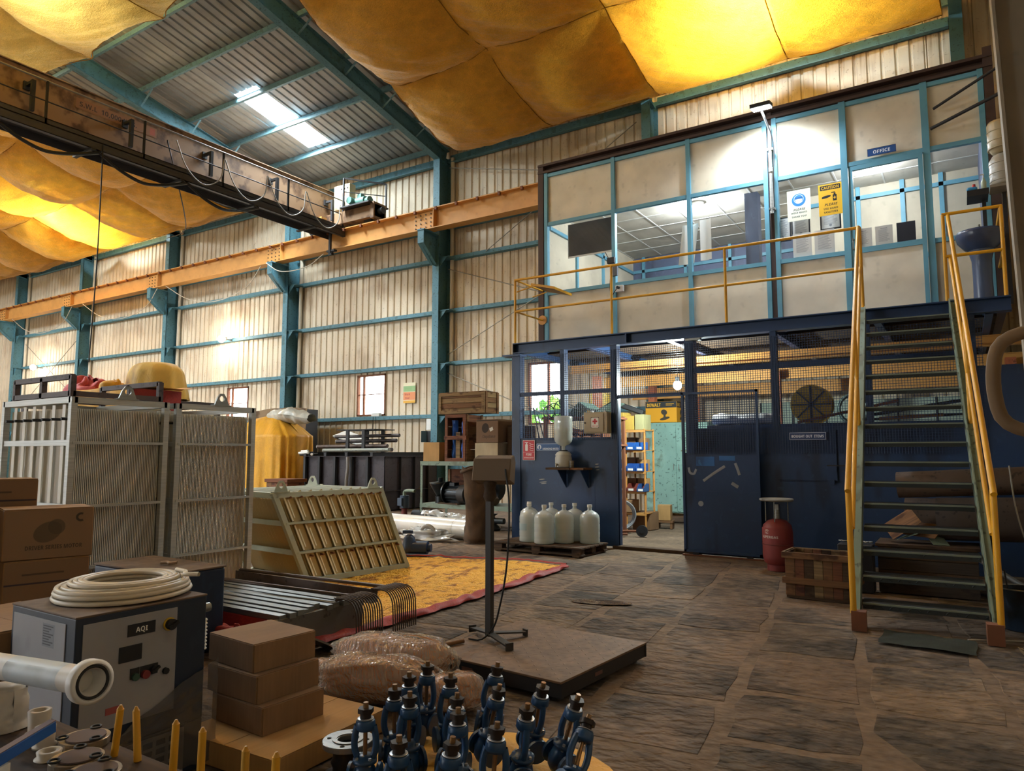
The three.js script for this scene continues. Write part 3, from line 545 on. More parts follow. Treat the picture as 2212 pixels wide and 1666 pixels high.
// signs
function sign(name, label, w, h, x, y, z, px, draw, parent) {
  const s = thing(name, label, 'sign', [x, y, z]);
  mesh('board', box(w, h, 0.006), C.white, s);
  mesh('print', face(w, h, 0, 0, 0.0036), printMat(px, Math.round(px * h / w), draw, 0.5), s, { uv: true });
  return s;
}
const ctext = (x, t, cx, y, font, col, maxw) => { x.font = font; x.fillStyle = col; x.textAlign = 'center'; x.textBaseline = 'middle'; x.fillText(t, cx, y, maxw); };
sign('office_sign', 'blue sign reading OFFICE above the office door', 0.33, 0.1, -0.715, 5.205, ZO + 0.05, 512, (x, w, h) => { x.fillStyle = '#24508f'; x.fillRect(0, 0, w, h); x.strokeStyle = '#12295c'; x.lineWidth = 10; x.strokeRect(5, 5, w - 10, h - 10); ctext(x, 'OFFICE', w / 2, h / 2 + 4, 'bold 92px sans-serif', '#e8eef6', w * 0.8); });
sign('mask_sign', 'white notice reading PLEASE WEAR MASKS THANK YOU with blue face', 0.3, 0.43, -1.75, 4.685, ZO + 0.012, 420, (x, w, h) => {
  x.fillStyle = '#e6ead2'; x.fillRect(0, 0, w, h); x.fillStyle = '#2b7fc0'; x.beginPath(); x.arc(w / 2, h * 0.33, w * 0.3, 0, 7); x.fill();
  x.strokeStyle = '#e9eef0'; x.lineWidth = 8; x.beginPath(); x.arc(w / 2, h * 0.3, w * 0.2, 0, 7); x.stroke();
  x.fillStyle = '#f2f4f2'; x.beginPath(); x.moveTo(w * 0.34, h * 0.31); x.quadraticCurveTo(w / 2, h * 0.29, w * 0.66, h * 0.31); x.lineTo(w * 0.61, h * 0.42); x.quadraticCurveTo(w / 2, h * 0.47, w * 0.39, h * 0.42); x.closePath(); x.fill();
  x.fillStyle = '#1c5d9c'; x.fillRect(w * 0.33, h * 0.24, w * 0.34, h * 0.045);
  ctext(x, 'PLEASE', w / 2, h * 0.64, 'italic bold 62px sans-serif', '#20262e', w * 0.7); ctext(x, 'WEAR MASKS', w / 2, h * 0.745, 'bold 46px sans-serif', '#20262e', w * 0.8); ctext(x, 'THANK YOU!', w / 2, h * 0.87, 'bold 46px sans-serif', '#20262e', w * 0.74);
});
sign('sanitizer_sign', 'yellow notice reading CAUTION PLEASE USE HAND SANITIZER', 0.295, 0.43, -1.35, 4.69, ZO + 0.012, 420, (x, w, h) => {
  x.fillStyle = '#e9b526'; x.fillRect(0, 0, w, h); x.fillStyle = '#17171a'; x.beginPath(); x.roundRect(w * 0.07, h * 0.04, w * 0.86, h * 0.15, 16); x.fill(); ctext(x, 'CAUTION', w / 2, h * 0.118, 'bold 78px sans-serif', '#e9b526', w * 0.76);
  x.fillStyle = '#17171a'; x.fillRect(w * 0.6, h * 0.36, w * 0.16, h * 0.2); x.fillRect(w * 0.64, h * 0.31, w * 0.08, h * 0.06); x.fillRect(w * 0.54, h * 0.275, w * 0.16, h * 0.03);
  x.beginPath(); x.moveTo(w * 0.14, h * 0.4); x.quadraticCurveTo(w * 0.3, h * 0.34, w * 0.52, h * 0.37); x.lineTo(w * 0.5, h * 0.41); x.quadraticCurveTo(w * 0.34, h * 0.46, w * 0.14, h * 0.45); x.fill();
  x.fillStyle = '#e9b526'; x.fillRect(w * 0.665, h * 0.41, w * 0.03, h * 0.1); x.fillRect(w * 0.63, h * 0.445, w * 0.1, h * 0.03);
  ctext(x, 'PLEASE', w / 2, h * 0.66, 'italic bold 66px sans-serif', '#17171a', w * 0.72); ctext(x, 'USE HAND', w / 2, h * 0.79, 'bold 52px sans-serif', '#17171a', w * 0.7); ctext(x, 'SANITIZER', w / 2, h * 0.9, 'bold 50px sans-serif', '#17171a', w * 0.7);
});
// deck, beam, rails
{
  const d = thing('mezzanine_deck', 'dark blue mezzanine deck and edge beam under the office', 'deck', [0, 0, 0]);
  mesh('edge_beam', [bb(-5.8, 0.5, 2.975, 2.99, ZC - 0.16, ZC + 0.04), bb(-5.8, 0.5, 2.83, 2.845, ZC - 0.12, ZC + 0.03), bb(-5.8, 0.5, 2.84, 2.98, ZC - 0.07, ZC - 0.06)], C.blue, d);
  mesh('splice', [bb(-3.95, -3.93, 2.845, 2.975, ZC - 0.06, ZC + 0.02), bb(-4.2, -3.95, 2.86, 2.96, ZC - 0.06, ZC - 0.045)], C.blueDk, d);
  mesh('deck_plate', bb(-5.8, 0.5, 2.965, 2.975, -14.3, ZC - 0.16), C.blueDk, d);
  for (const x of [-5.75, -4.6, -3.35, -2.0, -0.8, 0.3]) mesh('cross_beam', [bb(x - 0.04, x + 0.04, 2.83, 2.845, -14.4, ZC - 0.07), bb(x - 0.04, x + 0.04, 2.95, 2.965, -14.4, ZC - 0.07), bb(x - 0.006, x + 0.006, 2.845, 2.95, -14.4, ZC - 0.07)], C.blueDk, d);
  mesh('end_plate', [bb(-5.98, -5.66, 2.79, 2.815, ZC - 0.14, ZC + 0.06)], C.blueDk, d);
  mesh('end_cleat', [bb(-5.81, -5.8, 2.815, 2.99, ZC - 0.12, ZC + 0.03), ...[0, 1].map((k) => cyl(0.012, 0.012, 0.03, -5.815, 2.86 + k * 0.08, ZC - 0.02, 0, 0, PI / 2, 6))], C.dark, d);
  mesh('lamp_clip', [box(0.2, 0.03, 0.08, -2.98, 2.81, ZC)], C.steel, d);
}
{
  const r = thing('deck_railing', 'yellow tube railing along the office deck', 'railing', [0, 0, 0]);
  const p = 0.019, z = ZC;
  for (const x of [-5.78, -4.155, -2.535, -0.93]) mesh('post', rod([x, 2.99, z], [x, 3.985, z], p), C.yellow, r);
  mesh('top_rail', rod([-5.79, 3.985, z], [-0.92, 3.985, z], p), C.yellow, r); mesh('mid_rail', rod([-5.79, 3.49, z], [-0.92, 3.49, z], p * 0.9), C.yellow, r);
  mesh('return_rail', [rod([-5.78, 3.985, z], [-5.78, 3.985, ZO + 0.02], p * 0.8), rod([-5.78, 3.49, z], [-5.78, 3.49, ZO + 0.02], p * 0.8)], C.yellow, r);
  mesh('fixing_patch', [cyl(0.08, 0.08, 0.012, -5.78, 3.49, ZO + 0.055, PI / 2, 0, 0, 12)], C.orange, r);
}
{
  const r = thing('end_railing', 'short yellow railing in front of the wash basin', 'railing', [0, 0, 0]);
  const p = 0.019, z = ZC;
  for (const x of [-0.08, 0.46]) mesh('post', rod([x, 2.99, z], [x, 3.985, z], p), C.yellow, r);
  mesh('top_rail', rod([-0.09, 3.985, z], [0.47, 3.985, z], p), C.yellow, r); mesh('mid_rail', rod([-0.09, 3.5, z], [0.47, 3.5, z], p), C.yellow, r);
  mesh('return_rail', [rod([0.46, 3.985, z], [0.46, 3.985, ZO], p), rod([0.46, 3.5, z], [0.46, 3.5, ZO], p)], C.yellow, r);
}
{ // tray on the railing corner
  const t = thing('hinged_tray', 'old yellow-brown tray board fixed inside the railing corner', 'tray', [-5.3, 3.83, -9.5]);
  mesh('board', [box(0.42, 0.02, 0.55, 0, 0, 0, 0, 0, R(-14))], M('#9a7f55', { map: T.soiled, roughness: 0.8 }), t);
  mesh('rim', [box(0.42, 0.035, 0.015, 0, 0.008, 0.28, 0, 0, R(-14)), box(0.015, 0.035, 0.55, 0.2, -0.045, 0, 0, 0, R(-14))], C.yellow, t);
  mesh('stay', [rod([-0.48, -0.02, 0.25], [-0.2, 0.03, 0.25], 0.01), rod([-0.46, -0.02, -0.2], [-0.2, 0.03, -0.2], 0.01)], C.yellow, t);
}
{ const s = thing('wall_socket', 'white power socket with black plug on the office front', 'socket', [-4.4, 3.85, ZO + 0.045]); mesh('socket_box', rbox(0.13, 0.1, 0.05, 0.006), C.white, s); mesh('plug', [cyl(0.022, 0.022, 0.05, -0.01, 0.01, 0.045, PI / 2), tube([[-0.01, 0.0, 0.07], [-0.06, -0.06, 0.07], [-0.12, -0.1, 0.03], [-0.16, 0.02, 0.01], [-0.15, 0.25, 0.0]], 0.006, 20)], C.black, s); }
{ const s = thing('wifi_box', 'small dark grey box with aerial on the office upright', 'router', [-4.47, 4.14, ZO + 0.06]); mesh('box', rbox(0.09, 0.17, 0.05, 0.006), M('#5d6066'), s); mesh('upper_unit', [box(0.12, 0.09, 0.06, -0.06, 0.17, 0), rod([-0.1, 0.2, 0], [-0.16, 0.32, 0], 0.006)], C.dark, s); }
// floodlight on pole
{
  const l = thing('floodlight', 'bright white floodlight on a grey pole at office front', 'lamp', [-2.08, 4.6, ZO + 0.12]);
  mesh('pole', [rod([0, 0, 0], [0, 1.25, 0], 0.022), rod([0, 1.2, 0], [-0.02, 1.33, 0.32], 0.016), cyl(0.03, 0.03, 0.06, 0, 0.62, 0)], C.alu, l);
  mesh('clamp', [bb(-0.04, 0.04, 0.05, 0.08, -0.1, 0.02), bb(-0.04, 0.04, 0.9, 0.93, -0.1, 0.02)], C.steel, l);
  mesh('lamp_housing', box(0.26, 0.05, 0.2, -0.02, 1.4, 0.36, R(12)), C.dark, l);
  mesh('lamp_glass', box(0.24, 0.012, 0.18, -0.02, 1.365, 0.352, R(12)), new THREE.MeshStandardMaterial({ color: '#fff', emissive: '#e8f6ff', emissiveIntensity: 14 }), l);
  const p = new THREE.SpotLight('#e6f3ff', 13, 0, R(82), 0.5); p.position.set(-2.1, 5.93, ZO + 0.47); p.target.position.set(-2.1, 4.4, ZO + 0.25); p.castShadow = true; p.shadow.radius = 5; p.name = 'floodlight_light'; scene.add(p, p.target);
  cable('lamp_cable', 'thin black cable running down the floodlight pole', [[-2.1, 5.95, ZO + 0.4], [-2.03, 5.6, ZO + 0.15], [-2.04, 5.1, ZO + 0.15], [-2.05, 4.62, ZO + 0.13]], 0.008, C.black);
}
// leaning rods in front of the right office panels
tag(mesh('steel_rod', rod([-0.16, 5.35, ZO + 0.06], [1.2, 5.62, ZO + 0.6], 0.022), C.dark), 'lower dark steel rod reaching across the last office panel', 'rod');
tag(mesh('steel_rod', rod([-0.12, 5.6, ZO + 0.06], [1.2, 6.05, ZO + 0.55], 0.018), C.dark), 'upper dark steel rod slanting across the last office panel', 'rod');
// wash basin
{
  const b = thing('wash_basin', 'dark blue pedestal wash basin on the office deck', 'basin', [0.27, 2.99, -9.55]);
  mesh('pedestal', lathe([[0.13, 0], [0.1, 0.05], [0.095, 0.3], [0.1, 0.5], [0.13, 0.62], [0.14, 0.66], [0, 0.66]], 22), M('#4a5a7c', { map: T.grime, roughness: 0.3 }), b);
  mesh('bowl', lathe([[0.08, 0.58], [0.16, 0.63], [0.23, 0.72], [0.245, 0.8], [0.235, 0.83], [0.2, 0.82], [0.16, 0.74], [0.0, 0.7]], 26), M('#3c4a6b', { map: T.grime, roughness: 0.25 }), b);
  mesh('tap', [rod([0, 0.8, -0.18], [0, 0.95, -0.18], 0.012), rod([0, 0.95, -0.18], [0, 0.93, -0.06], 0.01)], C.steel, b);
}
{ const s = thing('soap_shelf', 'small black shelf above the wash basin', 'shelf', [0.3, 4.24, -9.6]); mesh('board', bb(-0.13, 0.08, 0.05, 0.07, -0.4, 0.09), C.dark, s); mesh('lip', bb(-0.13, 0.08, 0, 0.07, 0.085, 0.095), C.dark, s); mesh('bracket', bb(0.02, 0.06, -1.25, 0.05, -0.36, -0.32), C.dark, s); }
{ const s = thing('soap_bottle', 'blue soap bottle with red cap lying on the shelf', 'bottle', [0.22, 4.335, -9.55]); mesh('bottle_body', xf(new THREE.CapsuleGeometry(0.024, 0.06, 4, 10), [0, 0, 0], [0, 0, PI / 2]), M('#3f93c9', { roughness: 0.4 }), s); mesh('cap', cyl(0.016, 0.018, 0.03, 0.02, 0.035, 0), M('#b5302c'), s); }
{ const s = thing('pump_bottle', 'clear pump bottle with green soap on the shelf', 'bottle', [0.335, 4.31, -9.55]); mesh('bottle_body', lathe([[0, 0], [0.026, 0], [0.028, 0.08], [0.012, 0.12], [0.012, 0.135]], 14), M('#a9b8a0', { roughness: 0.3 }), s); mesh('pump', [cyl(0.006, 0.006, 0.05, 0, 0.15, 0), box(0.04, 0.01, 0.012, -0.01, 0.175, 0)], C.white, s); }
// two water drums on a bracket
{
  const prof = [[0, 0], [0.12, 0], [0.135, 0.03], [0.135, 0.1], [0.128, 0.11], [0.135, 0.12], [0.135, 0.2], [0.128, 0.21], [0.135, 0.22], [0.135, 0.3], [0.1, 0.36], [0.06, 0.38], [0, 0.38]];
  const st = thing('drum_stand', 'steel bracket stand holding the water drums', 'stand', [0.53, 2.99, -9.6]); mesh('post', [bb(-0.02, 0.02, 0, 1.3, -0.14, -0.1), bb(0.06, 0.1, 0, 1.3, -0.14, -0.1)], C.dark, st); mesh('tray', bb(-0.14, 0.14, 1.3, 1.33, -0.14, 0.14), M('#8d8478', { map: T.grime }), st);
  const mk = (y, flip, label, col) => { const d = thing('water_drum', label, 'drum', [0.53, y, -9.6]); mesh('drum_body', flip ? lathe(prof.map(([a, b]) => [a, 0.38 - b]), 24) : lathe(prof, 24), M(col, { map: T.grime, roughness: 0.4 }), d); mesh('rib', [0.06, 0.15, 0.26].map((h) => tor(0.135, 0.006, 0, h, 0, PI / 2, 0, 0, 28, 6)), M(col, { map: T.grime, roughness: 0.4 }), d); };
  mk(4.32, false, 'lower grey white water drum beside the office', '#a8a49a'); mk(4.7, true, 'upper inverted cream water drum on the lower drum', '#b6a888');
}
// ---------- store cage below the deck ----------
function wireMesh(x0, x1, y0, y1, z, pitch = 0.03, t = 0.0048) {
  const g = [];
  for (let x = Math.ceil(x0 / pitch) * pitch; x < x1; x += pitch) g.push(bb(x - t / 2, x + t / 2, y0, y1, z, z + t));
  for (let y = Math.ceil(y0 / pitch) * pitch; y < y1; y += pitch) g.push(bb(x0, x1, y - t / 2, y + t / 2, z - t, z));
  return g;
}
const wireMat = M('#26395c', { roughness: 0.5 });
{
  const c = thing('store_cage', 'dark blue store cage of sheet panels and wire mesh', 'cage', [0, 0, 0]);
  const z = ZC;
  for (const [a, b, y1, m] of [[-5.84, -5.69, 2.79, 0], [-5.0, -4.93, 2.83, 1], [-4.19, -4.09, 2.83, 0], [-3.11, -2.985, 2.83, 0], [-2.005, -1.93, 2.83, 1], [0.04, 0.16, 2.83, 0], [-0.95, -0.88, 2.83, 1]])
    mesh('post', [bb(a, b, m ? 1.5 : 0, y1, z - 0.06, z - 0.05), bb(a, a + 0.012, m ? 1.5 : 0, y1, z - 0.12, z), bb(b - 0.012, b, m ? 1.5 : 0, y1, z - 0.12, z), bb(a + 0.012, b - 0.012, m ? 1.5 : 0, y1, z - 0.012, z)], C.blue, c);
  for (const [a, b, y, h] of [[-5.69, -4.19, 2.17, 0.05], [-4.09, -3.11, 2.07, 0.05], [-2.985, -0.95, 2.36, 0.07], [-0.88, 0.04, 2.36, 0.07], [-5.69, -4.19, 1.49, 0.04], [-2.985, 0.04, 1.58, 0.05]]) mesh('rail', bb(a, b, y, y + h, z - 0.06, z - 0.015), C.blueDk, c);
  mesh('wire_mesh', wireMesh(-5.7, -4.1, 1.5, 2.77, z + 0.006), wireMat, c);
  mesh('wire_mesh', wireMesh(-4.12, -3.0, 2.1, 2.77, z + 0.006), wireMat, c);
  mesh('wire_mesh', wireMesh(-3.0, 0.22, 1.3, 2.77, z + 0.006), wireMat, c);
  mesh('sheet_panel', bb(-5.69, -4.19, 0.02, 1.5, z - 0.02, z - 0.012), C.blue, c);
  mesh('sheet_panel', bb(-4.14, -4.09, 0.02, 2.05, z - 0.03, z + 0.004), C.blueDk, c);
  mesh('weld_seam', [bb(-5.69, -4.5, 1.018, 1.024, z - 0.012, z - 0.009), bb(-4.46, -4.454, 0.02, 1.0, z - 0.012, z - 0.009)], C.blueDk, c);
  const scr = M('#b9b9b4', { roughness: 0.8 });
  mesh('paint_scuff', [[-5.32, 0.92, 0.1, 0.012], [-5.3, 0.88, 0.13, 0.014], [-5.29, 0.86, 0.1, 0.01], [-4.42, 1.15, 0.06, 0.012], [-4.42, 1.11, 0.07, 0.014], [-4.41, 1.07, 0.06, 0.01]].map(([x, y, w, h]) => xf(new THREE.CircleGeometry(0.5, 9), [x, y, z - 0.0105], [0, 0, 0.08], [w, h, 1])), scr, c);
  // right hand panels with a hatch door
  mesh('sheet_panel', bb(-2.985, -1.95, 0.02, 1.58, z - 0.04, z - 0.032), C.blueDk, c);
  mesh('sheet_panel', bb(-1.95, -1.29, 0.98, 1.62, z - 0.02, z - 0.012), C.blueDk, c);
  mesh('sheet_panel', bb(-1.95, -1.2, 0.02, 0.955, z - 0.02, z - 0.012), C.blueDk, c);
  mesh('sheet_panel', bb(-1.265, 0.1, 0.98, 1.62, z - 0.02, z - 0.012), C.blueDk, c);
  mesh('sheet_panel', bb(-1.18, 0.1, 0.02, 0.955, z - 0.02, z - 0.012), C.blueDk, c);
  mesh('sheet_panel', bb(0.16, X1, 0.02, 2.25, z - 0.02, z - 0.012), C.blue, c);
  mesh('hatch_backing', bb(-2.985, 0.1, 0.0, 1.6, z - 0.055, z - 0.045), C.blue, c);
  mesh('hinge', [[-1.33, 1.12], [-1.2, 1.06], [-1.36, 0.96]].map(([x, y]) => box(0.08, 0.055, 0.03, x, y, z)), C.blueDk, c);
  mesh('latch_bar', [bb(-1.4, -1.16, 1.15, 1.165, z - 0.01, z + 0.01)], C.dark, c);
  mesh('sill', bb(-4.16, -3.0, -0.005, 0.035, z - 0.1, z + 0.05), C.woodDk, c, { label: 'worn dark threshold' });
}
{ // sliding door
  const d = thing('sliding_door', 'blue sliding store door, mesh above and scratched sheet below', 'door', [0, 0, 0]);
  const z = ZC + 0.1, a = -3.13, b = -2.15;
  mesh('door_frame', [bb(a, a + 0.03, 0.04, 2.1, z - 0.015, z + 0.015), bb(b - 0.03, b, 0.04, 2.1, z - 0.015, z + 0.015), bb(a, b, 2.07, 2.1, z - 0.015, z + 0.015), bb(a, b, 0.04, 0.07, z - 0.015, z + 0.015)], C.blueDk, d);
  mesh('door_sheet', bb(a + 0.03, b - 0.03, 0.07, 1.31, z - 0.004, z + 0.002), C.blue, d);
  mesh('wire_mesh', wireMesh(a + 0.03, b - 0.03, 1.29, 2.07, z + 0.008), wireMat, d);
  mesh('stiffener', [bb(a + 0.03, b - 0.03, 0.78, 0.82, z + 0.002, z + 0.008)], C.blueDk, d);
  const q = M('#8f95a0', { map: T.grime, roughness: 0.8 });
  const scuff = (pts, w) => tube(pts.map(([x, y]) => [x, y, z + 0.001]), w, 16, 5).applyMatrix4(new THREE.Matrix4().makeTranslation(0, 0, -z)).applyMatrix4(new THREE.Matrix4().makeScale(1, 1, 0.08)).applyMatrix4(new THREE.Matrix4().makeTranslation(0, 0, z + 0.0035));
  mesh('paint_scuff', [scuff([[-2.86, 0.95], [-2.72, 1.05], [-2.58, 1.14]], 0.018), scuff([[-2.45, 1.18], [-2.42, 1.1], [-2.4, 1.03]], 0.018), scuff([[-2.5, 0.93], [-2.42, 0.88]], 0.022), scuff([[-3.05, 1.12], [-3.03, 1.05], [-2.98, 1.04], [-2.95, 1.1]], 0.016), xf(new THREE.CircleGeometry(0.035, 12), [-2.9, 0.66, z + 0.004])], q, d, { label: 'pale scratches in the paint' });
  mesh('repaint_patch', [box(0.24, 0.12, 0.001, -2.83, 1.2, z + 0.0035), box(0.2, 0.06, 0.001, -2.55, 1.24, z + 0.0035)], M('#2c69ad', { map: T.paint, roughness: 0.5 }), d, { label: 'brighter blue repaint patch' });
  mesh('wheel', [cyl(0.04, 0.04, 0.02, a + 0.15, 0.035, z, PI / 2), cyl(0.04, 0.04, 0.02, b - 0.15, 0.035, z, PI / 2)], C.dark, d);
  mesh('door_track', bb(-3.15, -1.1, -0.004, 0.01, z - 0.03, z + 0.03), C.rust, d);
}
sign('store_sign', 'small blue sign reading BOUGHT OUT ITEMS on the hatch', 0.42, 0.095, -1.6, 1.51, ZC + 0.014, 512, (x, w, h) => { x.fillStyle = '#2a3c66'; x.fillRect(0, 0, w, h); x.strokeStyle = '#c6ccd6'; x.lineWidth = 5; x.strokeRect(8, 8, w - 16, h - 16); ctext(x, 'BOUGHT OUT  ITEMS', w / 2, h / 2 + 2, 'bold 56px sans-serif', '#dfe3ea', w * 0.88); });
sign('fire_sign', 'red sign reading FIRE EXTINGUISHER with white pictogram', 0.21, 0.3, -5.535, 1.35, ZC + 0.004, 360, (x, w, h) => {
  x.fillStyle = '#e9e4dc'; x.fillRect(0, 0, w, h); x.fillStyle = '#c4303a'; x.fillRect(10, 10, w - 20, h - 20); x.fillStyle = '#f0e8e2';
  x.beginPath(); x.roundRect(w * 0.2, h * 0.2, w * 0.22, h * 0.34, 18); x.fill(); x.fillRect(w * 0.27, h * 0.13, w * 0.09, h * 0.08); x.fillRect(w * 0.16, h * 0.1, w * 0.28, h * 0.035);
  x.strokeStyle = '#f0e8e2'; x.lineWidth = 13; for (let i = 0; i < 4; i++) { x.beginPath(); x.moveTo(w * (0.56 + 0.01 * i), h * (0.14 + 0.11 * i)); x.quadraticCurveTo(w * 0.66, h * (0.23 + 0.1 * i), w * 0.88, h * (0.22 + 0.1 * i)); x.stroke(); }
  x.fillRect(10, h * 0.6, w - 20, 5); ctext(x, 'FIRE', w / 2, h * 0.72, 'bold 84px sans-serif', '#f0e8e2', w * 0.6); ctext(x, 'EXTINGUISHER', w / 2, h * 0.875, 'bold 48px sans-serif', '#f0e8e2', w * 0.82);
});
sign('drinking_water_sign', 'small blue and white sign reading DRINKING WATER beside dispenser', 0.4, 0.105, -5.2, 1.395, ZC + 0.004, 512, (x, w, h) => { x.fillStyle = '#2f5a93'; x.fillRect(0, 0, w, h); x.strokeStyle = '#e1e8f0'; x.lineWidth = 5; x.strokeRect(6, 6, w - 12, h - 12); x.fillStyle = '#e6ecf2'; x.beginPath(); x.arc(62, h / 2, 44, 0, 7); x.fill(); x.fillStyle = '#2f5a93'; x.fillRect(48, h / 2 - 26, 28, 34); x.beginPath(); x.arc(62, h / 2 + 20, 18, 0, 7); x.fill(); ctext(x, 'DRINKING WATER', w * 0.6, h * 0.74, 'bold 50px sans-serif', '#e6ecf2', w * 0.68); ctext(x, 'ಕುಡಿಯುವ  ನೀರು', w * 0.6, h * 0.3, 'bold 46px sans-serif', '#e6ecf2', w * 0.6); });
{ // first aid box
  const f = thing('first_aid_box', 'beige first aid cabinet with red cross on the mesh', 'cabinet', [-4.36, 1.58, ZC + 0.02]);
  const m = M('#b3a78c', { map: T.grime, roughness: 0.5 });
  mesh('cabinet_body', rbox(0.36, 0.3, 0.13, 0.006, 0, 0.15, 0.065), m, f);
  const d = mesh('cabinet_door', rbox(0.3, 0.26, 0.012, 0.005, -0.02, 0.15, 0.137), m, f);
  mesh('lock', cyl(0.012, 0.012, 0.02, -0.15, 0.15, 0.15, PI / 2), C.dark, d);
  mesh('cross_print', face(0.125, 0.15, 0, 0.15, 0.1445), printMat(200, 240, (x, w, h) => { x.fillStyle = '#3a3230'; x.fillRect(0, 0, w, h); x.fillStyle = '#ece6dc'; x.beginPath(); x.roundRect(8, 8, w - 16, h - 16, 22); x.fill(); x.fillStyle = '#c8323c'; x.fillRect(82, 30, 38, 120); x.fillRect(42, 72, 118, 38); ctext(x, 'FIRST AID', w / 2, 196, 'bold 34px sans-serif', '#b03038', 160); }), f, { uv: true });
  mesh('hanger', [box(0.03, 0.04, 0.02, -0.1, 0.31, 0.02), box(0.03, 0.04, 0.02, 0.1, 0.31, 0.02)], C.steel, f);
}
// drinking water shelf
{
  const s = thing('wall_shelf', 'dark wooden shelf on two plates holding the water dispenser', 'shelf', [-4.8, 1.07, ZC]);
  mesh('shelf_board', bb(-0.28, 0.1, 0, 0.03, -0.005, 0.3), C.woodDk, s); mesh('shelf_end', bb(0.1, 0.31, 0.0, 0.028, -0.005, 0.28), C.wood, s);
  for (const x of [-0.1, 0.26]) mesh('bracket', ext([[0, 0], [0.27, 0], [0, -0.26]], 0.012, x, 0, 0, 0, -PI / 2, 0), C.blueDk, s);
}
const jarMat = M('#eef3f0', { roughness: 0.25, transmission: 0.5, thickness: 0 });
const jarProf = [[0, 0], [0.12, 0], [0.133, 0.012], [0.133, 0.06], [0.127, 0.07], [0.133, 0.08], [0.133, 0.15], [0.128, 0.16], [0.133, 0.17], [0.133, 0.25], [0.127, 0.26], [0.133, 0.27], [0.131, 0.33], [0.12, 0.37], [0.085, 0.405], [0.04, 0.425], [0.028, 0.435], [0.028, 0.49]];
const waterMat = M('#eaf0ea', { roughness: 0.1, transmission: 0.9, thickness: 0.2, ior: 1.33, attenuationColor: new THREE.Color('#cfdccf'), attenuationDistance: 0.6 });
{
  const d = thing('water_dispenser', 'small white water pot with brass tap on the shelf', 'dispenser', [-4.87, 1.1, ZC + 0.15]);
  mesh('pot', lathe([[0, 0], [0.115, 0], [0.12, 0.02], [0.12, 0.14], [0.11, 0.17], [0.12, 0.18], [0.09, 0.22], [0.06, 0.235]], 26), M('#c8cdcb', { map: T.grime, roughness: 0.35 }), d);
  mesh('collar', cyl(0.062, 0.062, 0.03, 0, 0.235, 0, 0, 0, 0, 20), C.black, d);
  mesh('tap', [rod([-0.03, 0.04, 0.115], [-0.03, 0.04, 0.16], 0.01), rod([-0.03, 0.05, 0.155], [-0.03, 0.01, 0.16], 0.008), box(0.035, 0.01, 0.012, -0.03, 0.06, 0.15)], M('#6e5a35', { metalness: 0.7, roughness: 0.4 }), d);
  const j = thing('water_jar', 'inverted twenty litre water jar on the dispenser', 'jar', [-4.87, 1.352, ZC + 0.15]);
  mesh('jar_body', lathe(jarProf.map(([r, y]) => [r, 0.485 - y]), 28), jarMat, j); mesh('water', lathe([[0, 0.09], [0.07, 0.1], [0.12, 0.13], [0.125, 0.3], [0, 0.3]], 24), waterMat, j);
  const c = thing('steel_tumbler', 'steel tumbler beside the water dispenser', 'cup', [-4.71, 1.1, ZC + 0.2]); mesh('cup_body', lathe([[0, 0.003], [0.028, 0], [0.036, 0.1], [0.034, 0.1], [0.026, 0.006]], 18), C.steel, c);
}
// pallet and jars
{
  const p = thing('timber_pallet', 'dark timber pallet under the water jars', 'pallet', [-4.77, 0, -8.47], R(-2));
  for (let k = 0; k < 6; k++) mesh('top_board', rbox(1.36, 0.02, 0.105, 0.003, 0, 0.11, -0.315 + k * 0.126), k % 2 ? C.woodDk : M('#6a4f38', { map: T.wood, roughness: 0.9 }), p);
  for (const x of [-0.6, 0, 0.6]) { for (const z of [-0.31, 0, 0.31]) mesh('block', rbox(0.13, 0.07, 0.1, 0.004, x, 0.065, z), C.woodDk, p); mesh('bearer', rbox(0.1, 0.018, 0.74, 0.003, x, 0.009 + 0.0, 0), C.woodDk, p); mesh('stringer', rbox(0.1, 0.0, 0.74, 0.0, x, 0.1, 0), C.woodDk, p); }
  for (const z of [-0.31, 0.31]) mesh('skid', rbox(1.36, 0.02, 0.1, 0.003, 0, 0.026, z), C.woodDk, p);
}
{
  const j = thing('water_jar', 'clear twenty litre water jar standing filled on the pallet', 'jar', [0, 0, 0], 0, 'filled water jars on the pallet');
  mesh('jar_body', lathe(jarProf, 28), jarMat, j); mesh('water', lathe([[0, 0.006], [0.124, 0.006], [0.124, 0.34], [0.1, 0.37], [0, 0.37]], 24), waterMat, j);
  mesh('cap', cyl(0.033, 0.033, 0.035, 0, 0.485, 0, 0, 0, 0, 16), C.white, j);
  const spots = [[-5.03, -8.36], [-4.745, -8.27], [-4.56, -8.48], [-4.55, -8.77], [-4.25, -8.62], [-5.22, -8.68], [-4.88, -8.7]];
  const jl = ['', 'filled water jar at the pallet front beside the labelled one', 'filled water jar in the middle of the pallet', 'filled water jar against the blue panel behind the middle one', 'filled water jar standing at the pallet end by the door', 'filled water jar against the blue panel behind the labelled one', 'filled water jar against the blue panel under the sign'];
  spots.forEach(([x, z], i) => { const o = i ? copyOf(j, [x, 0.121, z], rr(0, 6), jl[i]) : j; o.position.set(x, 0.121, z); });
  const lab = j; mesh('jar_label', xf(new THREE.CylinderGeometry(0.1345, 0.1345, 0.09, 12, 1, true, -0.7, 1.0), [0, 0.2, 0]), M('#9fb4bd', { map: T.grime }), lab); tag(j, 'filled water jar on the pallet with a pale blue label', 'jar', 'filled water jars on the pallet');
}
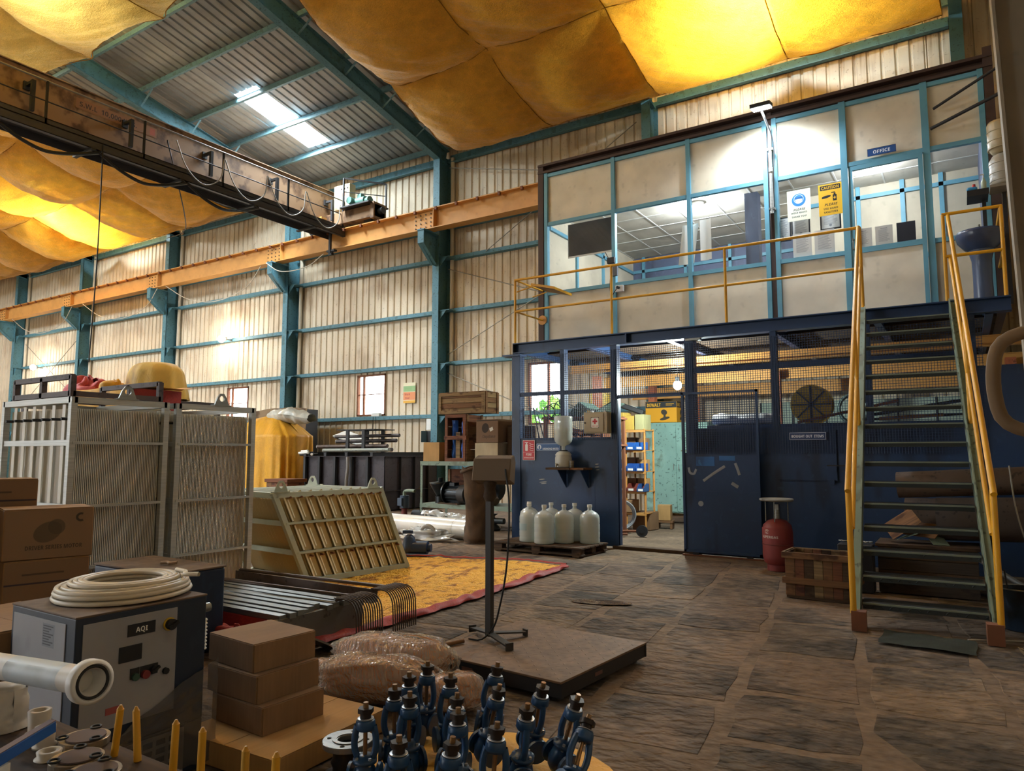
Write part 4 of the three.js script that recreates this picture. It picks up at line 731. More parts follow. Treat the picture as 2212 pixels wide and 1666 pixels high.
// ---------- inside the store ----------
{
  const f = struct('orange_frame', 'orange steel beams and posts inside the store');
  const xb = (y, z, h = 0.16) => mesh('beam', xf(ext(shp(ibeam(0.1, h, 0.012, 0.01)), 7.2), [-5.7, y, z], [0, PI / 2, 0]), C.orange, f);
  xb(2.74, -10.9, 0.14); xb(2.62, -12.2, 0.2); xb(2.5, -13.6, 0.22);
  const post = M('#b4623c', { map: T.metal, roughness: 0.6 });
  for (const [x, z] of [[-5.35, -11.2], [-5.15, -13.3], [-4.4, -13.6], [-2.55, -12.1], [0.6, -12.1], [0.9, -13.6]]) mesh('post', xf(ext(shp(ibeam(0.13, 0.14, 0.012, 0.01)), 2.65), [x, -0.01, z], [-PI / 2, 0, 0]), post, f);
  mesh('pale_screen', bb(-3.4, 1.6, 1.5, 2.3, -14.6, -14.58), M('#9fb3ad', { map: T.wall, roughness: 0.8 }), f, { label: 'pale sheet screen at the back of the store' });
  for (let x = -3.4; x < 1.5; x += 0.6) mesh('screen_batten', bb(x, x + 0.03, 1.5, 2.3, -14.58, -14.56), C.dark, f);
}
{
  const l = thing('store_lamp', 'bright round lamp hanging under the deck in the store', 'lamp', [-3.63, 2.3, -10.4]);
  mesh('lamp_holder', [cyl(0.03, 0.04, 0.08, 0, 0.12, 0), rod([0, 0.15, 0], [0, 0.66, 0], 0.006)], C.white, l);
  mesh('lamp_bulb', sph(0.065, 0, 0.03, 0, [1, 1.15, 1]), new THREE.MeshStandardMaterial({ color: '#fff', emissive: '#e9f8f4', emissiveIntensity: 12 }), l);
  const p = new THREE.PointLight('#e6f6f2', 13); p.position.set(-3.63, 2.33, -10.4); p.castShadow = true; p.shadow.radius = 3; p.name = 'store_lamp_light'; scene.add(p);
}
{
  const c = thing('steel_cupboard', 'tall pale green steel cupboard in the store', 'cupboard', [-4.62, 0, -13.1]);
  const m = M('#8fb5ac', { map: T.metal, roughness: 0.4 });
  mesh('cupboard_body', rbox(1.2, 1.68, 0.45, 0.008, 0.08, 1.04, 0), m, c);
  for (const s of [-1, 1]) { const d = mesh('cupboard_door', rbox(0.585, 1.63, 0.018, 0.004, 0.08 + s * 0.298, 1.04, 0.235), m, c); mesh('handle', [rod([0.08 + s * 0.05, 1.0, 0.26], [0.08 + s * 0.05, 1.1, 0.26], 0.008)], C.steel, d); }
  mesh('leg', [[-0.45, -0.18], [0.6, -0.18], [-0.45, 0.18], [0.6, 0.18]].map(([x, z]) => box(0.06, 0.2, 0.06, x, 0.1, z)), C.dark, c);
  mesh('plinth', box(0.3, 0.18, 0.3, -0.4, 0.1, 0.12), m, c);
  mesh('rust_stain', [box(0.22, 0.02, 0.001, 0.28, 1.35, 0.2455), box(0.012, 0.06, 0.001, 0.42, 0.97, 0.2455), box(0.01, 0.05, 0.001, 0.41, 0.9, 0.2455)], M('#6e6a4c', { map: T.grime }), c);
}
{
  const s = thing('shelving_unit', 'orange slotted angle shelving filled with bins', 'shelves', [-5.2, 0, -11.6]);
  for (const x of [-0.62, 0.28, 0.62]) for (const z of [-0.2, 0.2]) mesh('post', [bb(x - 0.018, x + 0.018, 0, 1.72, z - 0.002, z + 0.002), bb(x - 0.002, x + 0.002, 0, 1.72, z - 0.018, z + 0.018)], C.orange, s);
  for (const y of [0.3, 0.66, 1.0, 1.36, 1.7]) mesh('shelf', [bb(-0.64, 0.64, y - 0.012, y, -0.21, 0.21), bb(-0.64, 0.64, y - 0.04, y, 0.2, 0.212)], C.orange, s);
}
function carton(name, label, cat, w, h, d, x, y, z, ry, mat, group, draw) {
  const b = thing(name, label, cat, [x, y, z], ry, group);
  const bd = mesh('box_body', rbox(w, h, d, 0.006, 0, h / 2, 0), mat, b);
  mesh('top_flap', [box(w * 0.99, 0.004, d * 0.49, 0, h + 0.002, d * 0.249), box(w * 0.99, 0.004, d * 0.49, 0, h + 0.002, -d * 0.249)], mat, b);
  if (draw) mesh('front_print', face(w * 0.97, h * 0.97, 0, h / 2, d / 2 + 0.0012), printMat(320, Math.round(320 * h / w), draw, 0.85), bd, { uv: true });
  return b;
}
const ycard = M('#c8a84e', { map: T.card, roughness: 0.85 });
[[-5.5, 0.42, 'tall buff carton at the end of the top store shelf'], [-5.13, 0.3, 'square buff carton with a white sheet on the top store shelf'], [-4.86, 0.24, 'small buff carton on the top store shelf'], [-4.68, 0.26, 'grey green printed carton on the top store shelf']].forEach(([x, h, l], i) => { const b = carton('storage_carton', l, 'carton', i === 1 ? 0.32 : i === 0 ? 0.34 : 0.16, h, 0.34, x, 1.704, -11.6, 0, i === 3 ? M('#a9a77c', { map: T.card, roughness: 0.9 }) : ycard); if (i === 1) mesh('white_sheet', face(0.11, 0.15, 0.04, 0.16, 0.172), C.paper, b); });
carton('storage_carton', 'upper buff carton stacked on the tall one in store', 'carton', 0.3, 0.24, 0.3, -5.5, 2.13, -11.6, 0.1, ycard);
{ // tool carton
  const b = thing('power_tool_carton', 'yellow and black printed power tool carton on the cupboard', 'carton', [-4.83, 1.885, -13.05]);
  mesh('box_body', rbox(0.62, 0.4, 0.34, 0.006, 0, 0.2, 0), M('#d8991f', { map: T.card, roughness: 0.6 }), b);
  const pr = (x, w, h) => { x.fillStyle = '#d99a1c'; x.fillRect(0, 0, w, h); x.fillStyle = '#25272b'; x.fillRect(0, 0, w, h * 0.3); x.textAlign = 'left'; x.font = 'bold 58px sans-serif'; x.fillStyle = '#e9b02a'; x.textBaseline = 'middle'; x.fillText('DEWALT', 14, h * 0.16, w * 0.46); x.fillStyle = '#b98a22'; x.fillRect(w * 0.66, h * 0.1, w * 0.26, 10); x.fillRect(w * 0.66, h * 0.17, w * 0.2, 8); x.fillStyle = '#3a3226'; x.beginPath(); x.ellipse(w * 0.62, h * 0.82, w * 0.16, h * 0.07, -0.2, 0, 7); x.fill(); x.fillRect(w * 0.58, h * 0.45, w * 0.07, h * 0.34); x.beginPath(); x.ellipse(w * 0.6, h * 0.52, w * 0.1, h * 0.13, 0.4, 0, 7); x.fill(); };
  mesh('front_print', face(0.61, 0.39, 0, 0.2, 0.1712), printMat(400, 256, pr), b, { uv: true });
  mesh('side_print', face(0.33, 0.39, 0.3112, 0.2, 0, 0, PI / 2), printMat(220, 256, pr), b, { uv: true });
  const t = thing('tool_case', 'black tool case lying tilted on the cartons', 'case', [-4.93, 2.08, -11.75], 0.3); mesh('case_shell', rbox(0.42, 0.09, 0.28, 0.02, 0, 0, 0, 0, 0, -0.35), C.black, t); mesh('case_label', box(0.12, 0.003, 0.1, 0.02, 0.045, 0.04, 0, 0, -0.35), C.white, t);
}
// storage bins: open-fronted
function bin(x, y, z, col, label, w = 0.13) {
  const b = thing('storage_bin', label, 'bin', [x, y, z], rr(-0.12, 0.12), 'open bins on the store shelves');
  const s = [[0, 0], [0.24, 0], [0.24, 0.06], [0.15, 0.13], [0, 0.13]];
  mesh('bin_shell', [ext(s, 0.006, -w / 2, 0, -0.12, 0, -PI / 2, 0), ext(s, 0.006, w / 2, 0, -0.12, 0, -PI / 2, 0), bb(-w / 2, w / 2, 0, 0.006, -0.12, 0.12), bb(-w / 2, w / 2, 0, 0.13, -0.12, -0.114), bb(-w / 2, w / 2, 0, 0.06, 0.114, 0.12)], M(col, { roughness: 0.45 }), b);
  mesh('bin_label', box(w * 0.7, 0.035, 0.002, 0, 0.03, 0.122), C.paper, b);
}
for (const [y, n, col, lab] of [[1.362, 4, '#2b5fa8', 'blue open bin on the second store shelf'], [1.002, 5, '#27539a', 'blue open bin on the third store shelf'], [0.662, 3, '#7c3b30', 'red brown open bin on the fourth store shelf']]) for (let k = 0; k < n; k++) bin(-4.66 - k * 0.15, y, -11.48 + (k % 2) * 0.03, col, lab);
bin(-4.6, 0.664, -11.36, '#2a4f86', 'single blue bin at the shelf end beside the red ones', 0.12);
for (const y of [1.362, 1.002, 0.662]) for (let k = 0; k < 5; k++) { const h = 0.16 + 0.08 * hash(k, Math.round(y * 9), 3), b = thing('small_carton', { 1.362: 'small carton behind the bins on the second store shelf', 1.002: 'small carton behind the bins on the third store shelf', 0.662: 'small carton behind the bins on the fourth store shelf' }[y], 'carton', [-4.72 - k * 0.2, y, -11.7], 0, 'cartons behind the bins'); const cm = [C.card, C.cardLt, C.cardDk][(k + Math.round(y * 10)) % 3]; mesh('box_body', rbox(0.17, h, 0.15, 0.004, 0, h / 2, 0), cm, b); mesh('tape', box(0.03, 0.001, 0.15, 0, h + 0.0006, 0), C.paper, b); }
{ const b = thing('cloth_bag', 'light blue cloth bag on the second store shelf', 'bag', [-5.32, 1.362, -11.5]); mesh('bag_body', rbox(0.16, 0.2, 0.14, 0.04, 0, 0.1, 0), M('#7fb4d2', { map: T.cloth }), b); }
{ const b = thing('canvas_bag', 'olive canvas bag hanging on the shelf post', 'bag', [-5.13, 0.55, -11.3]); mesh('bag_body', rbox(0.2, 0.3, 0.14, 0.05, 0, 0.15, 0, 0, 0.2, 0.1), M('#8b7f52', { map: T.cloth }), b); mesh('strap', tube([[-0.06, 0.28, 0.02], [0, 0.46, -0.06], [0.07, 0.28, 0.02]], 0.012, 16), M('#8b8468'), b); }
carton('storage_carton', 'wide cardboard carton on floor below the shelves', 'carton', 0.42, 0.2, 0.3, -5.0, 0.31, -11.5, 0.05, C.card);
carton('storage_carton', 'squashed cardboard carton on the store floor', 'carton', 0.34, 0.3, 0.3, -4.72, 0, -11.75, -0.15, C.cardDk);
carton('storage_carton', 'small cardboard carton by the cupboard foot', 'carton', 0.22, 0.26, 0.24, -4.5, 0.14, -12.1, 0.2, C.cardLt);
{ const p = thing('timber_trestle', 'small timber trestle on store floor by cupboard', 'stand', [-4.5, 0, -12.1], 0.2); mesh('top_board', box(0.3, 0.03, 0.26, 0, 0.12, 0), C.wood, p); for (const x of [-0.12, 0.12]) mesh('leg', box(0.04, 0.105, 0.24, x, 0.0525, 0), C.wood, p); }
{ const t = thing('hand_trolley', 'low hand trolley with grey wheels in the store doorway', 'trolley', [-4.45, 0, -10.6], 0.25); mesh('axle', [rod([-0.5, 0.07, 0], [0.12, 0.09, 0], 0.02), rod([-0.5, 0.04, 0.05], [-0.1, 0.04, 0.05], 0.02)], C.rust, t); mesh('wheel', [cyl(0.09, 0.09, 0.05, 0.12, 0.09, 0, PI / 2, 0.6, 0, 20), cyl(0.035, 0.035, 0.06, 0.12, 0.09, 0, PI / 2, 0.6, 0, 12)], C.dark, t); }
{ const t = thing('hose_coil', 'grey hose coil hung at the shelving foot', 'hose', [-4.75, 0.08, -10.95]); mesh('hose', [0, 1, 2].map((k) => tor(0.22 + 0.012 * k, 0.014, -0.1 + 0.02 * k, 0.22, 0.03 * k, 0.2, 0.5, 0, 36, 8)), M('#8d8f92', { roughness: 0.5 }), t); }
{ const t = thing('plastic_bin', 'grey plastic bin on the store floor', 'bin', [-4.98, 0, -11.15], 0.1); mesh('bin_shell', xf(new THREE.CylinderGeometry(0.16, 0.12, 0.28, 4, 1, true), [0, 0.14, 0], [0, PI / 4, 0]), M('#7f7b70', { roughness: 0.6, map: T.grime }), t); mesh('rim', xf(new THREE.TorusGeometry(0.16, 0.01, 6, 4), [0, 0.28, 0], [PI / 2, 0, PI / 4]), M('#8a867a'), t); }
// rusty stock behind the mesh, at the window side
{
  const r = thing('stock_rack', 'rusty rack of scrap steel behind the mesh under window', 'rack', [-5.2, 0, -10.4]);
  for (const x of [-0.5, 0.5]) for (const z of [-0.4, 0.4]) mesh('leg', bb(x - 0.025, x + 0.025, 0, 1.9, z - 0.025, z + 0.025), C.rust, r);
  for (const y of [1.45, 1.88]) mesh('shelf', bb(-0.55, 0.55, y - 0.03, y, -0.45, 0.45), C.rust, r);
  const scrap = []; for (let i = 0; i < 26; i++) scrap.push(box(rr(0.1, 0.5), rr(0.03, 0.12), rr(0.06, 0.2), rr(-0.35, 0.35), 1.47 + rr(0.03, 0.22), rr(-0.3, 0.35), rr(-0.3, 0.3), rr(0, 3), rr(-0.3, 0.3)));
  const st = mesh('scrap_heap', scrap, C.rust, r); st.userData.kind = 'stuff';
  mesh('folded_sheet', [ext([[0, 0], [0.25, 0.22], [0.5, 0.05], [0.8, 0.2], [0.82, 0.19], [0.5, 0.03], [0.25, 0.2], [0.01, -0.01]], 0.5, -0.2, 1.9, -0.2)], M('#5d7a70', { map: T.metal, roughness: 0.6 }), r, { label: 'folded green sheet on the rack' });
  mesh('perforated_angle', bar([-0.55, 2.05, 0.4], [0.3, 1.92, 0.1], 0.06, 0.01), C.sage, r);
}
for (const [a, b, i] of [[[-5.55, 0.05, -9.5], [-5.62, 2.2, -9.35], 0], [[-5.25, 0.05, -9.55], [-5.55, 2.0, -9.36], 1], [[-5.05, 0.05, -9.55], [-5.5, 1.9, -9.4], 2]]) tag(mesh('leaning_rod', rod(a, b, 0.01, 6), C.dark), ['long thin rod leaning upright behind the mesh corner', 'thin rod leaning at a slant behind the mesh', 'lowest slanting thin rod behind the mesh'][i], 'rod');
{ const w = thing('wire_bundle', 'dark twisted wire bundle behind the mesh', 'wire', [-5.3, 1.95, -9.75]); mesh('wires', [0, 1, 2, 3, 4].map((k) => tor(0.1 + 0.012 * k, 0.008, 0.1 * k - 0.2, 0.02 * k, 0.02 * k, 0.4 * k, 0.7 * k, 0, 24, 6)), C.dark, w); }
// cable reel, hose coil and timber on top of the store racks (seen through the mesh)
{
  const r = thing('store_rack', 'dark rack behind the hatch panels carrying reels and timber', 'rack', [-0.7, 0, -10.6]);
  for (const x of [-1.4, 0, 1.2]) for (const z of [-0.5, 0.5]) mesh('leg', bb(x - 0.03, x + 0.03, 0, 1.7, z - 0.03, z + 0.03), C.blueDk, r);
  mesh('shelf', bb(-1.45, 1.25, 1.66, 1.7, -0.55, 0.55), C.blueDk, r); mesh('shelf', bb(-1.45, 1.25, 0.8, 0.84, -0.55, 0.55), C.blueDk, r);
  const k = thing('cable_reel', 'yellow spoked cable reel standing behind the mesh', 'reel', [-1.75, 1.7, -10.5]);
  for (const z of [-0.09, 0.09]) { mesh('flange', [cyl(0.27, 0.27, 0.012, 0, 0.27, z, PI / 2, 0, 0, 30)], M('#b7912a', { map: T.metal, roughness: 0.6 }), k); }
  mesh('spoke', [0, 1, 2, 3].map((i) => box(0.5, 0.02, 0.02, 0, 0.27, 0.1, 0, 0, i * PI / 4)), C.dark, k); mesh('hub', cyl(0.1, 0.1, 0.18, 0, 0.27, 0, PI / 2, 0, 0, 20), C.dark, k);
  const h = thing('tube_coil', 'grey green tube coil standing behind the mesh beside reel', 'hose', [-1.28, 1.7, -10.8]); mesh('coil', [0, 1, 2, 3].map((i) => tor(0.19 + 0.014 * (i % 2), 0.015, 0.015 * i, 0.21, 0.022 * i, 0, 0.25, 0, 34, 8)), M('#6a7d78', { roughness: 0.5 }), h);
  const labs = ['rusty timber length lying across the store rack', 'dark bent rod on the store rack', 'short brown plank on the store rack', 'long dark pipe lying over the store rack'];
  [[[-1.9, 1.72, -10.25], [-0.7, 1.98, -10.4], 0.05, C.rust], [[-1.2, 1.73, -10.15], [0.2, 1.8, -10.5], 0.04, C.dark], [[-0.9, 1.74, -10.1], [-0.2, 1.77, -10.1], 0.06, C.wood], [[-1.0, 1.82, -10.6], [0.5, 2.05, -10.7], 0.06, C.dark]].forEach(([a, b, w, m], i) => tag(mesh('stock_length', bar(a, b, w, w * 0.7), m), labs[i], 'bar'));
  const sk = thing('plastic_sheet_bundle', 'crumpled pale sheet bundle on rack behind sliding door', 'sheet', [-2.62, 1.7, -10.35]); mesh('bundle', clothGeo(22, 10, (u, v) => { const a = v * PI * 2; return [-0.45 + 0.9 * u, 0.09 + 0.08 * Math.sin(a) * (1 + 0.3 * noise3(u * 9, v * 6, 0)), 0.1 * Math.cos(a) * (1 + 0.3 * noise3(u * 7, v * 5, 2))]; }), M('#a9a6ac', { map: T.cloth, roughness: 0.5 }), sk, { uv: true });
  const r2 = thing('store_rack', 'dark rack behind the sliding door carrying the pale bundle', 'rack', [-2.6, 0, -10.4]); mesh('shelf', bb(-0.5, 0.45, 1.66, 1.7, -0.3, 0.3), C.blueDk, r2); for (const x of [-0.45, 0.4]) for (const z of [-0.25, 0.25]) mesh('leg', bb(x - 0.02, x + 0.02, 0, 1.66, z - 0.02, z + 0.02), C.blueDk, r2);
}
// ---------- stairs ----------
{
  const s = thing('steel_staircase', 'open steel staircase with yellow tube handrails to the deck', 'stairs', [-0.31, 0, -6.02], R(3.2));
  const n = 17, rise = 2.985 / n, L = 3.18, go = L / n, hw = 0.4;
  const plate = M('#2b3234', { map: T.grime, bumpMap: T.plate, bumpScale: 0.003, roughness: 0.5, metalness: 0.3 }), edge = M('#7e8a80', { map: T.grime, roughness: 0.5, metalness: 0.3 });
  for (let k = 1; k < n; k++) { const y = k * rise, z = -(k - 0.4) * go; const t = mesh('tread', [bb(-hw, hw, y - 0.006, y, z - 0.2, z + 0.02), bb(-hw, hw, y - 0.045, y - 0.006, z + 0.014, z + 0.02)], plate, s); mesh('nosing', bb(-hw, hw, y - 0.012, y + 0.001, z + 0.012, z + 0.022), edge, t); }
  for (const x of [-hw - 0.02, hw + 0.02]) {
    const o = 0.05;
    mesh('stringer', [bar([x, 0.02, 0.02], [x, 2.95, -L + 0.02], 0.012, 0.17), bar([x + Math.sign(x) * 0.025, 0.02 + 0.085, 0.02], [x + Math.sign(x) * 0.025, 2.95 + 0.06, -L + 0.0], 0.05, 0.012)], C.sage, s);
    mesh('foot', bb(x - 0.05, x + 0.05, 0, 0.14, 0.0, 0.1), C.rust, s);
    const xo = x + Math.sign(x) * 0.035;
    mesh('handrail', rod([xo, 3.985, -L], [xo, 1.02, 0.12], 0.021, 12), C.yellow, s);
    mesh('mid_rail', rod([xo, 3.49, -L], [xo, 0.72, -0.2], 0.018, 12), C.yellow, s);
    mesh('bottom_post', rod([xo, 0.12, 0.06], [xo, 1.05, 0.06], 0.022, 12), C.yellow, s);
    mesh('rail_post', rod([xo, 1.5, -1.6], [xo, 2.5, -1.6], 0.018, 10), C.yellow, s);
  }
}
tag(mesh('floor_mat', clothGeo(24, 12, (u, v) => [-0.57 + 0.57 * u + 0.01 * noise3(v * 5, 1, 0), 0.014 + 0.004 * noise3(u * 6, v * 4, 0), -6.0 + 0.4 * v + 0.04 * u]), M('#2f3a30', { map: T.jute, roughness: 1 }), scene, { uv: true }), 'dark green doormat at the stair foot', 'mat');
// gas cylinder
{
  const g = thing('gas_cylinder', 'red gas cylinder with white lettering beside the crate', 'cylinder', [-1.83, 0, -8.46]);
  const red = M('#8d3a3a', { map: T.grime, roughness: 0.5 });
  mesh('cylinder_body', lathe([[0, 0.05], [0.1, 0.05], [0.15, 0.09], [0.163, 0.15], [0.163, 0.43], [0.15, 0.5], [0.1, 0.55], [0.04, 0.57], [0, 0.57]], 28), red, g);
  mesh('foot_ring', cyl(0.12, 0.12, 0.07, 0, 0.035, 0, 0, 0, 0, 24, true), red, g);
  mesh('weld_band', tor(0.164, 0.005, 0, 0.29, 0, PI / 2, 0, 0, 36, 6), M('#6e2c2c'), g);
  mesh('valve', [cyl(0.03, 0.035, 0.1, 0, 0.62, 0, 0, 0, 0, 12), box(0.05, 0.06, 0.05, 0, 0.7, 0)], C.steel, g);
  mesh('guard_stay', [[-0.11, 0.05], [0.11, -0.05], [0, 0.12]].map(([x, z]) => rod([x, 0.54, z], [x, 0.76, z], 0.006)), C.steel, g);
  const pr = printMat(512, 256, (x, w, h) => { x.fillStyle = '#8d3a3a'; x.fillRect(0, 0, w, h); x.strokeStyle = '#d8cfc8'; x.lineWidth = 9; x.beginPath(); x.arc(190, 70, 38, 0.6, 6); x.stroke(); x.beginPath(); x.moveTo(176, 60); x.quadraticCurveTo(192, 34, 204, 66); x.quadraticCurveTo(190, 98, 176, 84); x.stroke(); ctext(x, 'SUPERGAS', 230, 170, 'bold 66px sans-serif', '#d8cfc8', 330); });
  mesh('lettering', xf(new THREE.CylinderGeometry(0.1645, 0.1645, 0.15, 16, 1, true, -1.35, 2.0), [0, 0.4, 0], [0, R(4), 0]), pr, g, { uv: true });
  const d = thing('stove_plate', 'round pale stove plate lying on the gas cylinder', 'plate', [-1.83, 0.765, -8.46]); mesh('plate_top', lathe([[0, 0], [0.17, 0], [0.185, 0.012], [0.18, 0.03], [0.06, 0.035], [0, 0.035]], 24), M('#97958d', { map: T.soiled, roughness: 0.7 }), d);
}
// wooden crate
{
  const c = thing('wooden_crate', 'open wooden crate with battens beside the staircase', 'crate', [-1.15, 0, -7.1], R(-3));
  const mats = [C.wood, C.woodLt, C.woodDk, C.woodRed], W = 0.56, D = 0.36, Hh = 0.42;
  for (const [z, s] of [[D / 2, 1], [-D / 2, -1]]) for (let k = 0; k < 7; k++) mesh('plank', rbox(0.076, Hh - 0.04, 0.014, 0.002, -W / 2 + 0.04 + k * 0.08, Hh / 2, z - s * 0.007), mats[(k * 3 + (s > 0 ? 0 : 1)) % 4], c);
  for (const x of [-W / 2, W / 2]) for (let k = 0; k < 4; k++) mesh('plank', rbox(0.014, Hh - 0.04, 0.084, 0.002, x, Hh / 2, -D / 2 + 0.05 + k * 0.087), mats[(k + 1) % 4], c);
  for (const y of [0.155, Hh - 0.04]) { mesh('batten', rbox(W + 0.06, 0.055, 0.02, 0.003, 0, y, D / 2 + 0.01), C.wood, c); mesh('batten', rbox(0.02, 0.055, D + 0.02, 0.003, W / 2 + 0.02, y, 0), C.wood, c); mesh('batten', rbox(0.02, 0.055, D + 0.02, 0.003, -W / 2 - 0.02, y, 0), C.woodLt, c); mesh('batten', rbox(W + 0.04, 0.055, 0.02, 0.003, 0, y, -D / 2 - 0.01), C.woodLt, c); }
  mesh('bottom_board', bb(-W / 2, W / 2, 0.01, 0.03, -D / 2, D / 2), C.woodDk, c); mesh('skid', [bb(-W / 2, W / 2, 0, 0.012, D / 2 - 0.05, D / 2), bb(-W / 2, W / 2, 0, 0.012, -D / 2, -D / 2 + 0.05)], C.woodDk, c);
}
// scrap and pipes behind the stairs
{
  const pm = M('#5e4a3a', { map: T.metal, roughness: 0.7 }), pm2 = M('#4d4038', { map: T.metal, roughness: 0.7 });
  const pipe = (label, a, b, r, m) => { const t = thing('rusty_pipe', label, 'pipe', [0, 0, 0]); const A = V(...a), B = V(...b); mesh('pipe_wall', between(new THREE.CylinderGeometry(r, r, 1, 24, 1, true), a, b), m, t); mesh('bore', between(new THREE.CylinderGeometry(r * 0.93, r * 0.93, 1, 24, 1, true), a, b), C.dark, t); };
  const rk = thing('pipe_cradle', 'low dark steel cradle under the big rusty pipes', 'stand', [0.5, 0, -8.2]); for (const x of [-0.36, 0.6]) { mesh('leg', [bb(x - 0.04, x + 0.04, 0, 0.42, -0.3, -0.24), bb(x - 0.04, x + 0.04, 0, 0.42, 0.24, 0.3)], C.dark, rk); mesh('cross_bar', bb(x - 0.04, x + 0.04, 0.42, 0.48, -0.45, 0.45), C.dark, rk); }
  pipe('big rusty pipe on the cradle, nearest to the stairs', [-0.25, 0.68, -7.98], [1.6, 0.75, -7.85], 0.2, pm2);
  pipe('big rusty pipe on the cradle against the blue sheet', [-0.55, 0.66, -8.5], [1.6, 0.7, -8.45], 0.18, pm);
  pipe('upper rusty pipe lying slanted over the other two pipes', [-0.6, 0.98, -8.3], [1.6, 1.12, -8.2], 0.13, pm);
  const ck = thing('timber_chest', 'dark timber chest under the staircase', 'chest', [-0.35, 0, -7.9]); for (let k = 0; k < 4; k++) mesh('plank', rbox(0.8, 0.1, 0.02, 0.003, 0, 0.055 + k * 0.105, 0.24), k % 2 ? C.woodDk : M('#43372d', { map: T.wood }), ck); mesh('chest_body', bb(-0.4, 0.4, 0.005, 0.42, -0.22, 0.23), C.woodDk, ck); mesh('lid', rbox(0.84, 0.03, 0.5, 0.004, 0, 0.44, 0), C.woodDk, ck);
  const sc = thing('sheet_offcuts', 'bent sheet metal offcuts piled on the timber chest', 'scrap', [-0.45, 0.48, -7.85]); [[0.3, 0.26, 0.4, 0.3], [0.24, 0.2, -0.5, 0.12], [0.2, 0.3, 1.1, 0.2], [0.3, 0.14, 2, 0.08]].forEach(([w, d, r, y], i) => mesh('offcut', box(w, 0.004, d, -0.1 + i * 0.09, y * 0.5, 0, 0.5 - 0.2 * i, r, 0.5), i % 2 ? C.sage : C.wood, sc));
  const ch = thing('drive_chain', 'steel chain lengths lying behind the wooden crate', 'chain', [-0.93, 0, -7.62]); mesh('box_body', rbox(0.3, 0.44, 0.2, 0.01, 0, 0.22, 0), C.dark, ch); for (let k = 0; k < 9; k++) mesh('link', [tor(0.018, 0.006, -0.13 + k * 0.032, 0.462, (k % 2) * 0.02, PI / 2, 0, 0, 12, 6)], C.steel, ch);
}
{ const b = thing('paint_bucket', 'dark blue bucket of rods beside the stair foot', 'bucket', [0.3, 0, -6.62]); mesh('bucket_wall', lathe([[0, 0.005], [0.12, 0.0], [0.15, 0.3], [0.146, 0.3], [0.116, 0.008]], 24), M('#24384f', { map: T.soiled, roughness: 0.6 }), b); mesh('rim', tor(0.15, 0.006, 0, 0.3, 0, PI / 2, 0, 0, 30, 6), C.steel, b);
  [[-0.06, 0.42], [0.02, 0.36], [0.07, 0.38]].forEach(([x, h], i) => tag(mesh('welding_rod', rod([0.3 + x, 0.02, -6.62], [0.3 + x * 1.6, h, -6.66], 0.006), C.dark), ['short rod standing in the bucket towards the stairs', 'shortest rod standing in the middle of the bucket', 'rod standing in the bucket towards the wall'][i], 'rod')); }
tag(mesh('steel_bar', rod([0.05, 0.42, -7.2], [0.75, 0.05, -6.4], 0.022), M('#6d6f70', { metalness: 0.4, roughness: 0.5 })), 'grey steel bar leaning over the bucket', 'bar');
tag(mesh('thin_wire', tube([[0.3, 1.2, -7.2], [0.32, 0.9, -7.15], [0.35, 0.7, -7.1], [0.44, 0.35, -7.0], [0.52, 0.02, -6.9]], 0.006, 24), M('#98958c', { metalness: 0.4 })), 'pale thin wire standing bent beside the bucket', 'wire');
tag(mesh('floor_rod', rod([-0.05, 0.012, -5.98], [0.6, 0.012, -6.3], 0.006), M('#a6a196', { metalness: 0.4 })), 'thin pale rod lying on floor by the mat', 'rod');
{ const s = thing('broom_straw', 'loose straw broom head on the floor by the wall', 'broom', [0.3, 0.01, -5.75], 0.5); const g = []; for (let i = 0; i < 40; i++) g.push(bar([rr(-0.03, 0.03), rr(0, 0.03), -0.1], [rr(-0.15, 0.15), rr(0, 0.02), 0.22], 0.003)); mesh('straw', g, M('#7a6546'), s, { kind: 'stuff' }); }
// leaning column and bent tube at the right
{
  const c = thing('steel_upright', 'tall pale-edged steel upright near the hall end wall', 'post', [0.44, 0, -6.05]); c.rotation.z = R(1.2);
  const um = M('#857b6c', { map: T.grime, roughness: 0.7 }); mesh('web', bb(0.0, 0.24, 0, 9.5, -0.006, 0.006), um, c); mesh('edge_flange', bb(-0.02, 0.0, 0, 9.5, -0.1, 0.1), um, c); mesh('back_flange', bb(0.24, 0.26, 0, 9.5, -0.1, 0.1), um, c);
  const t = thing('bent_tube', 'thick dusty brown tube bent into a loop at the wall', 'tube', [0, 0, 0]); mesh('tube_wall', tube([[1.72, 2.0, -5], [0.6, 2.0, -5], [0.3, 1.99, -5], [0.2, 1.93, -5], [0.165, 1.8, -5], [0.165, 1.62, -5], [0.2, 1.49, -5], [0.3, 1.43, -5], [0.6, 1.42, -5], [1.72, 1.42, -5]], 0.038, 70, 12), M('#6a5338', { map: T.grime, roughness: 0.8 }), t);
}
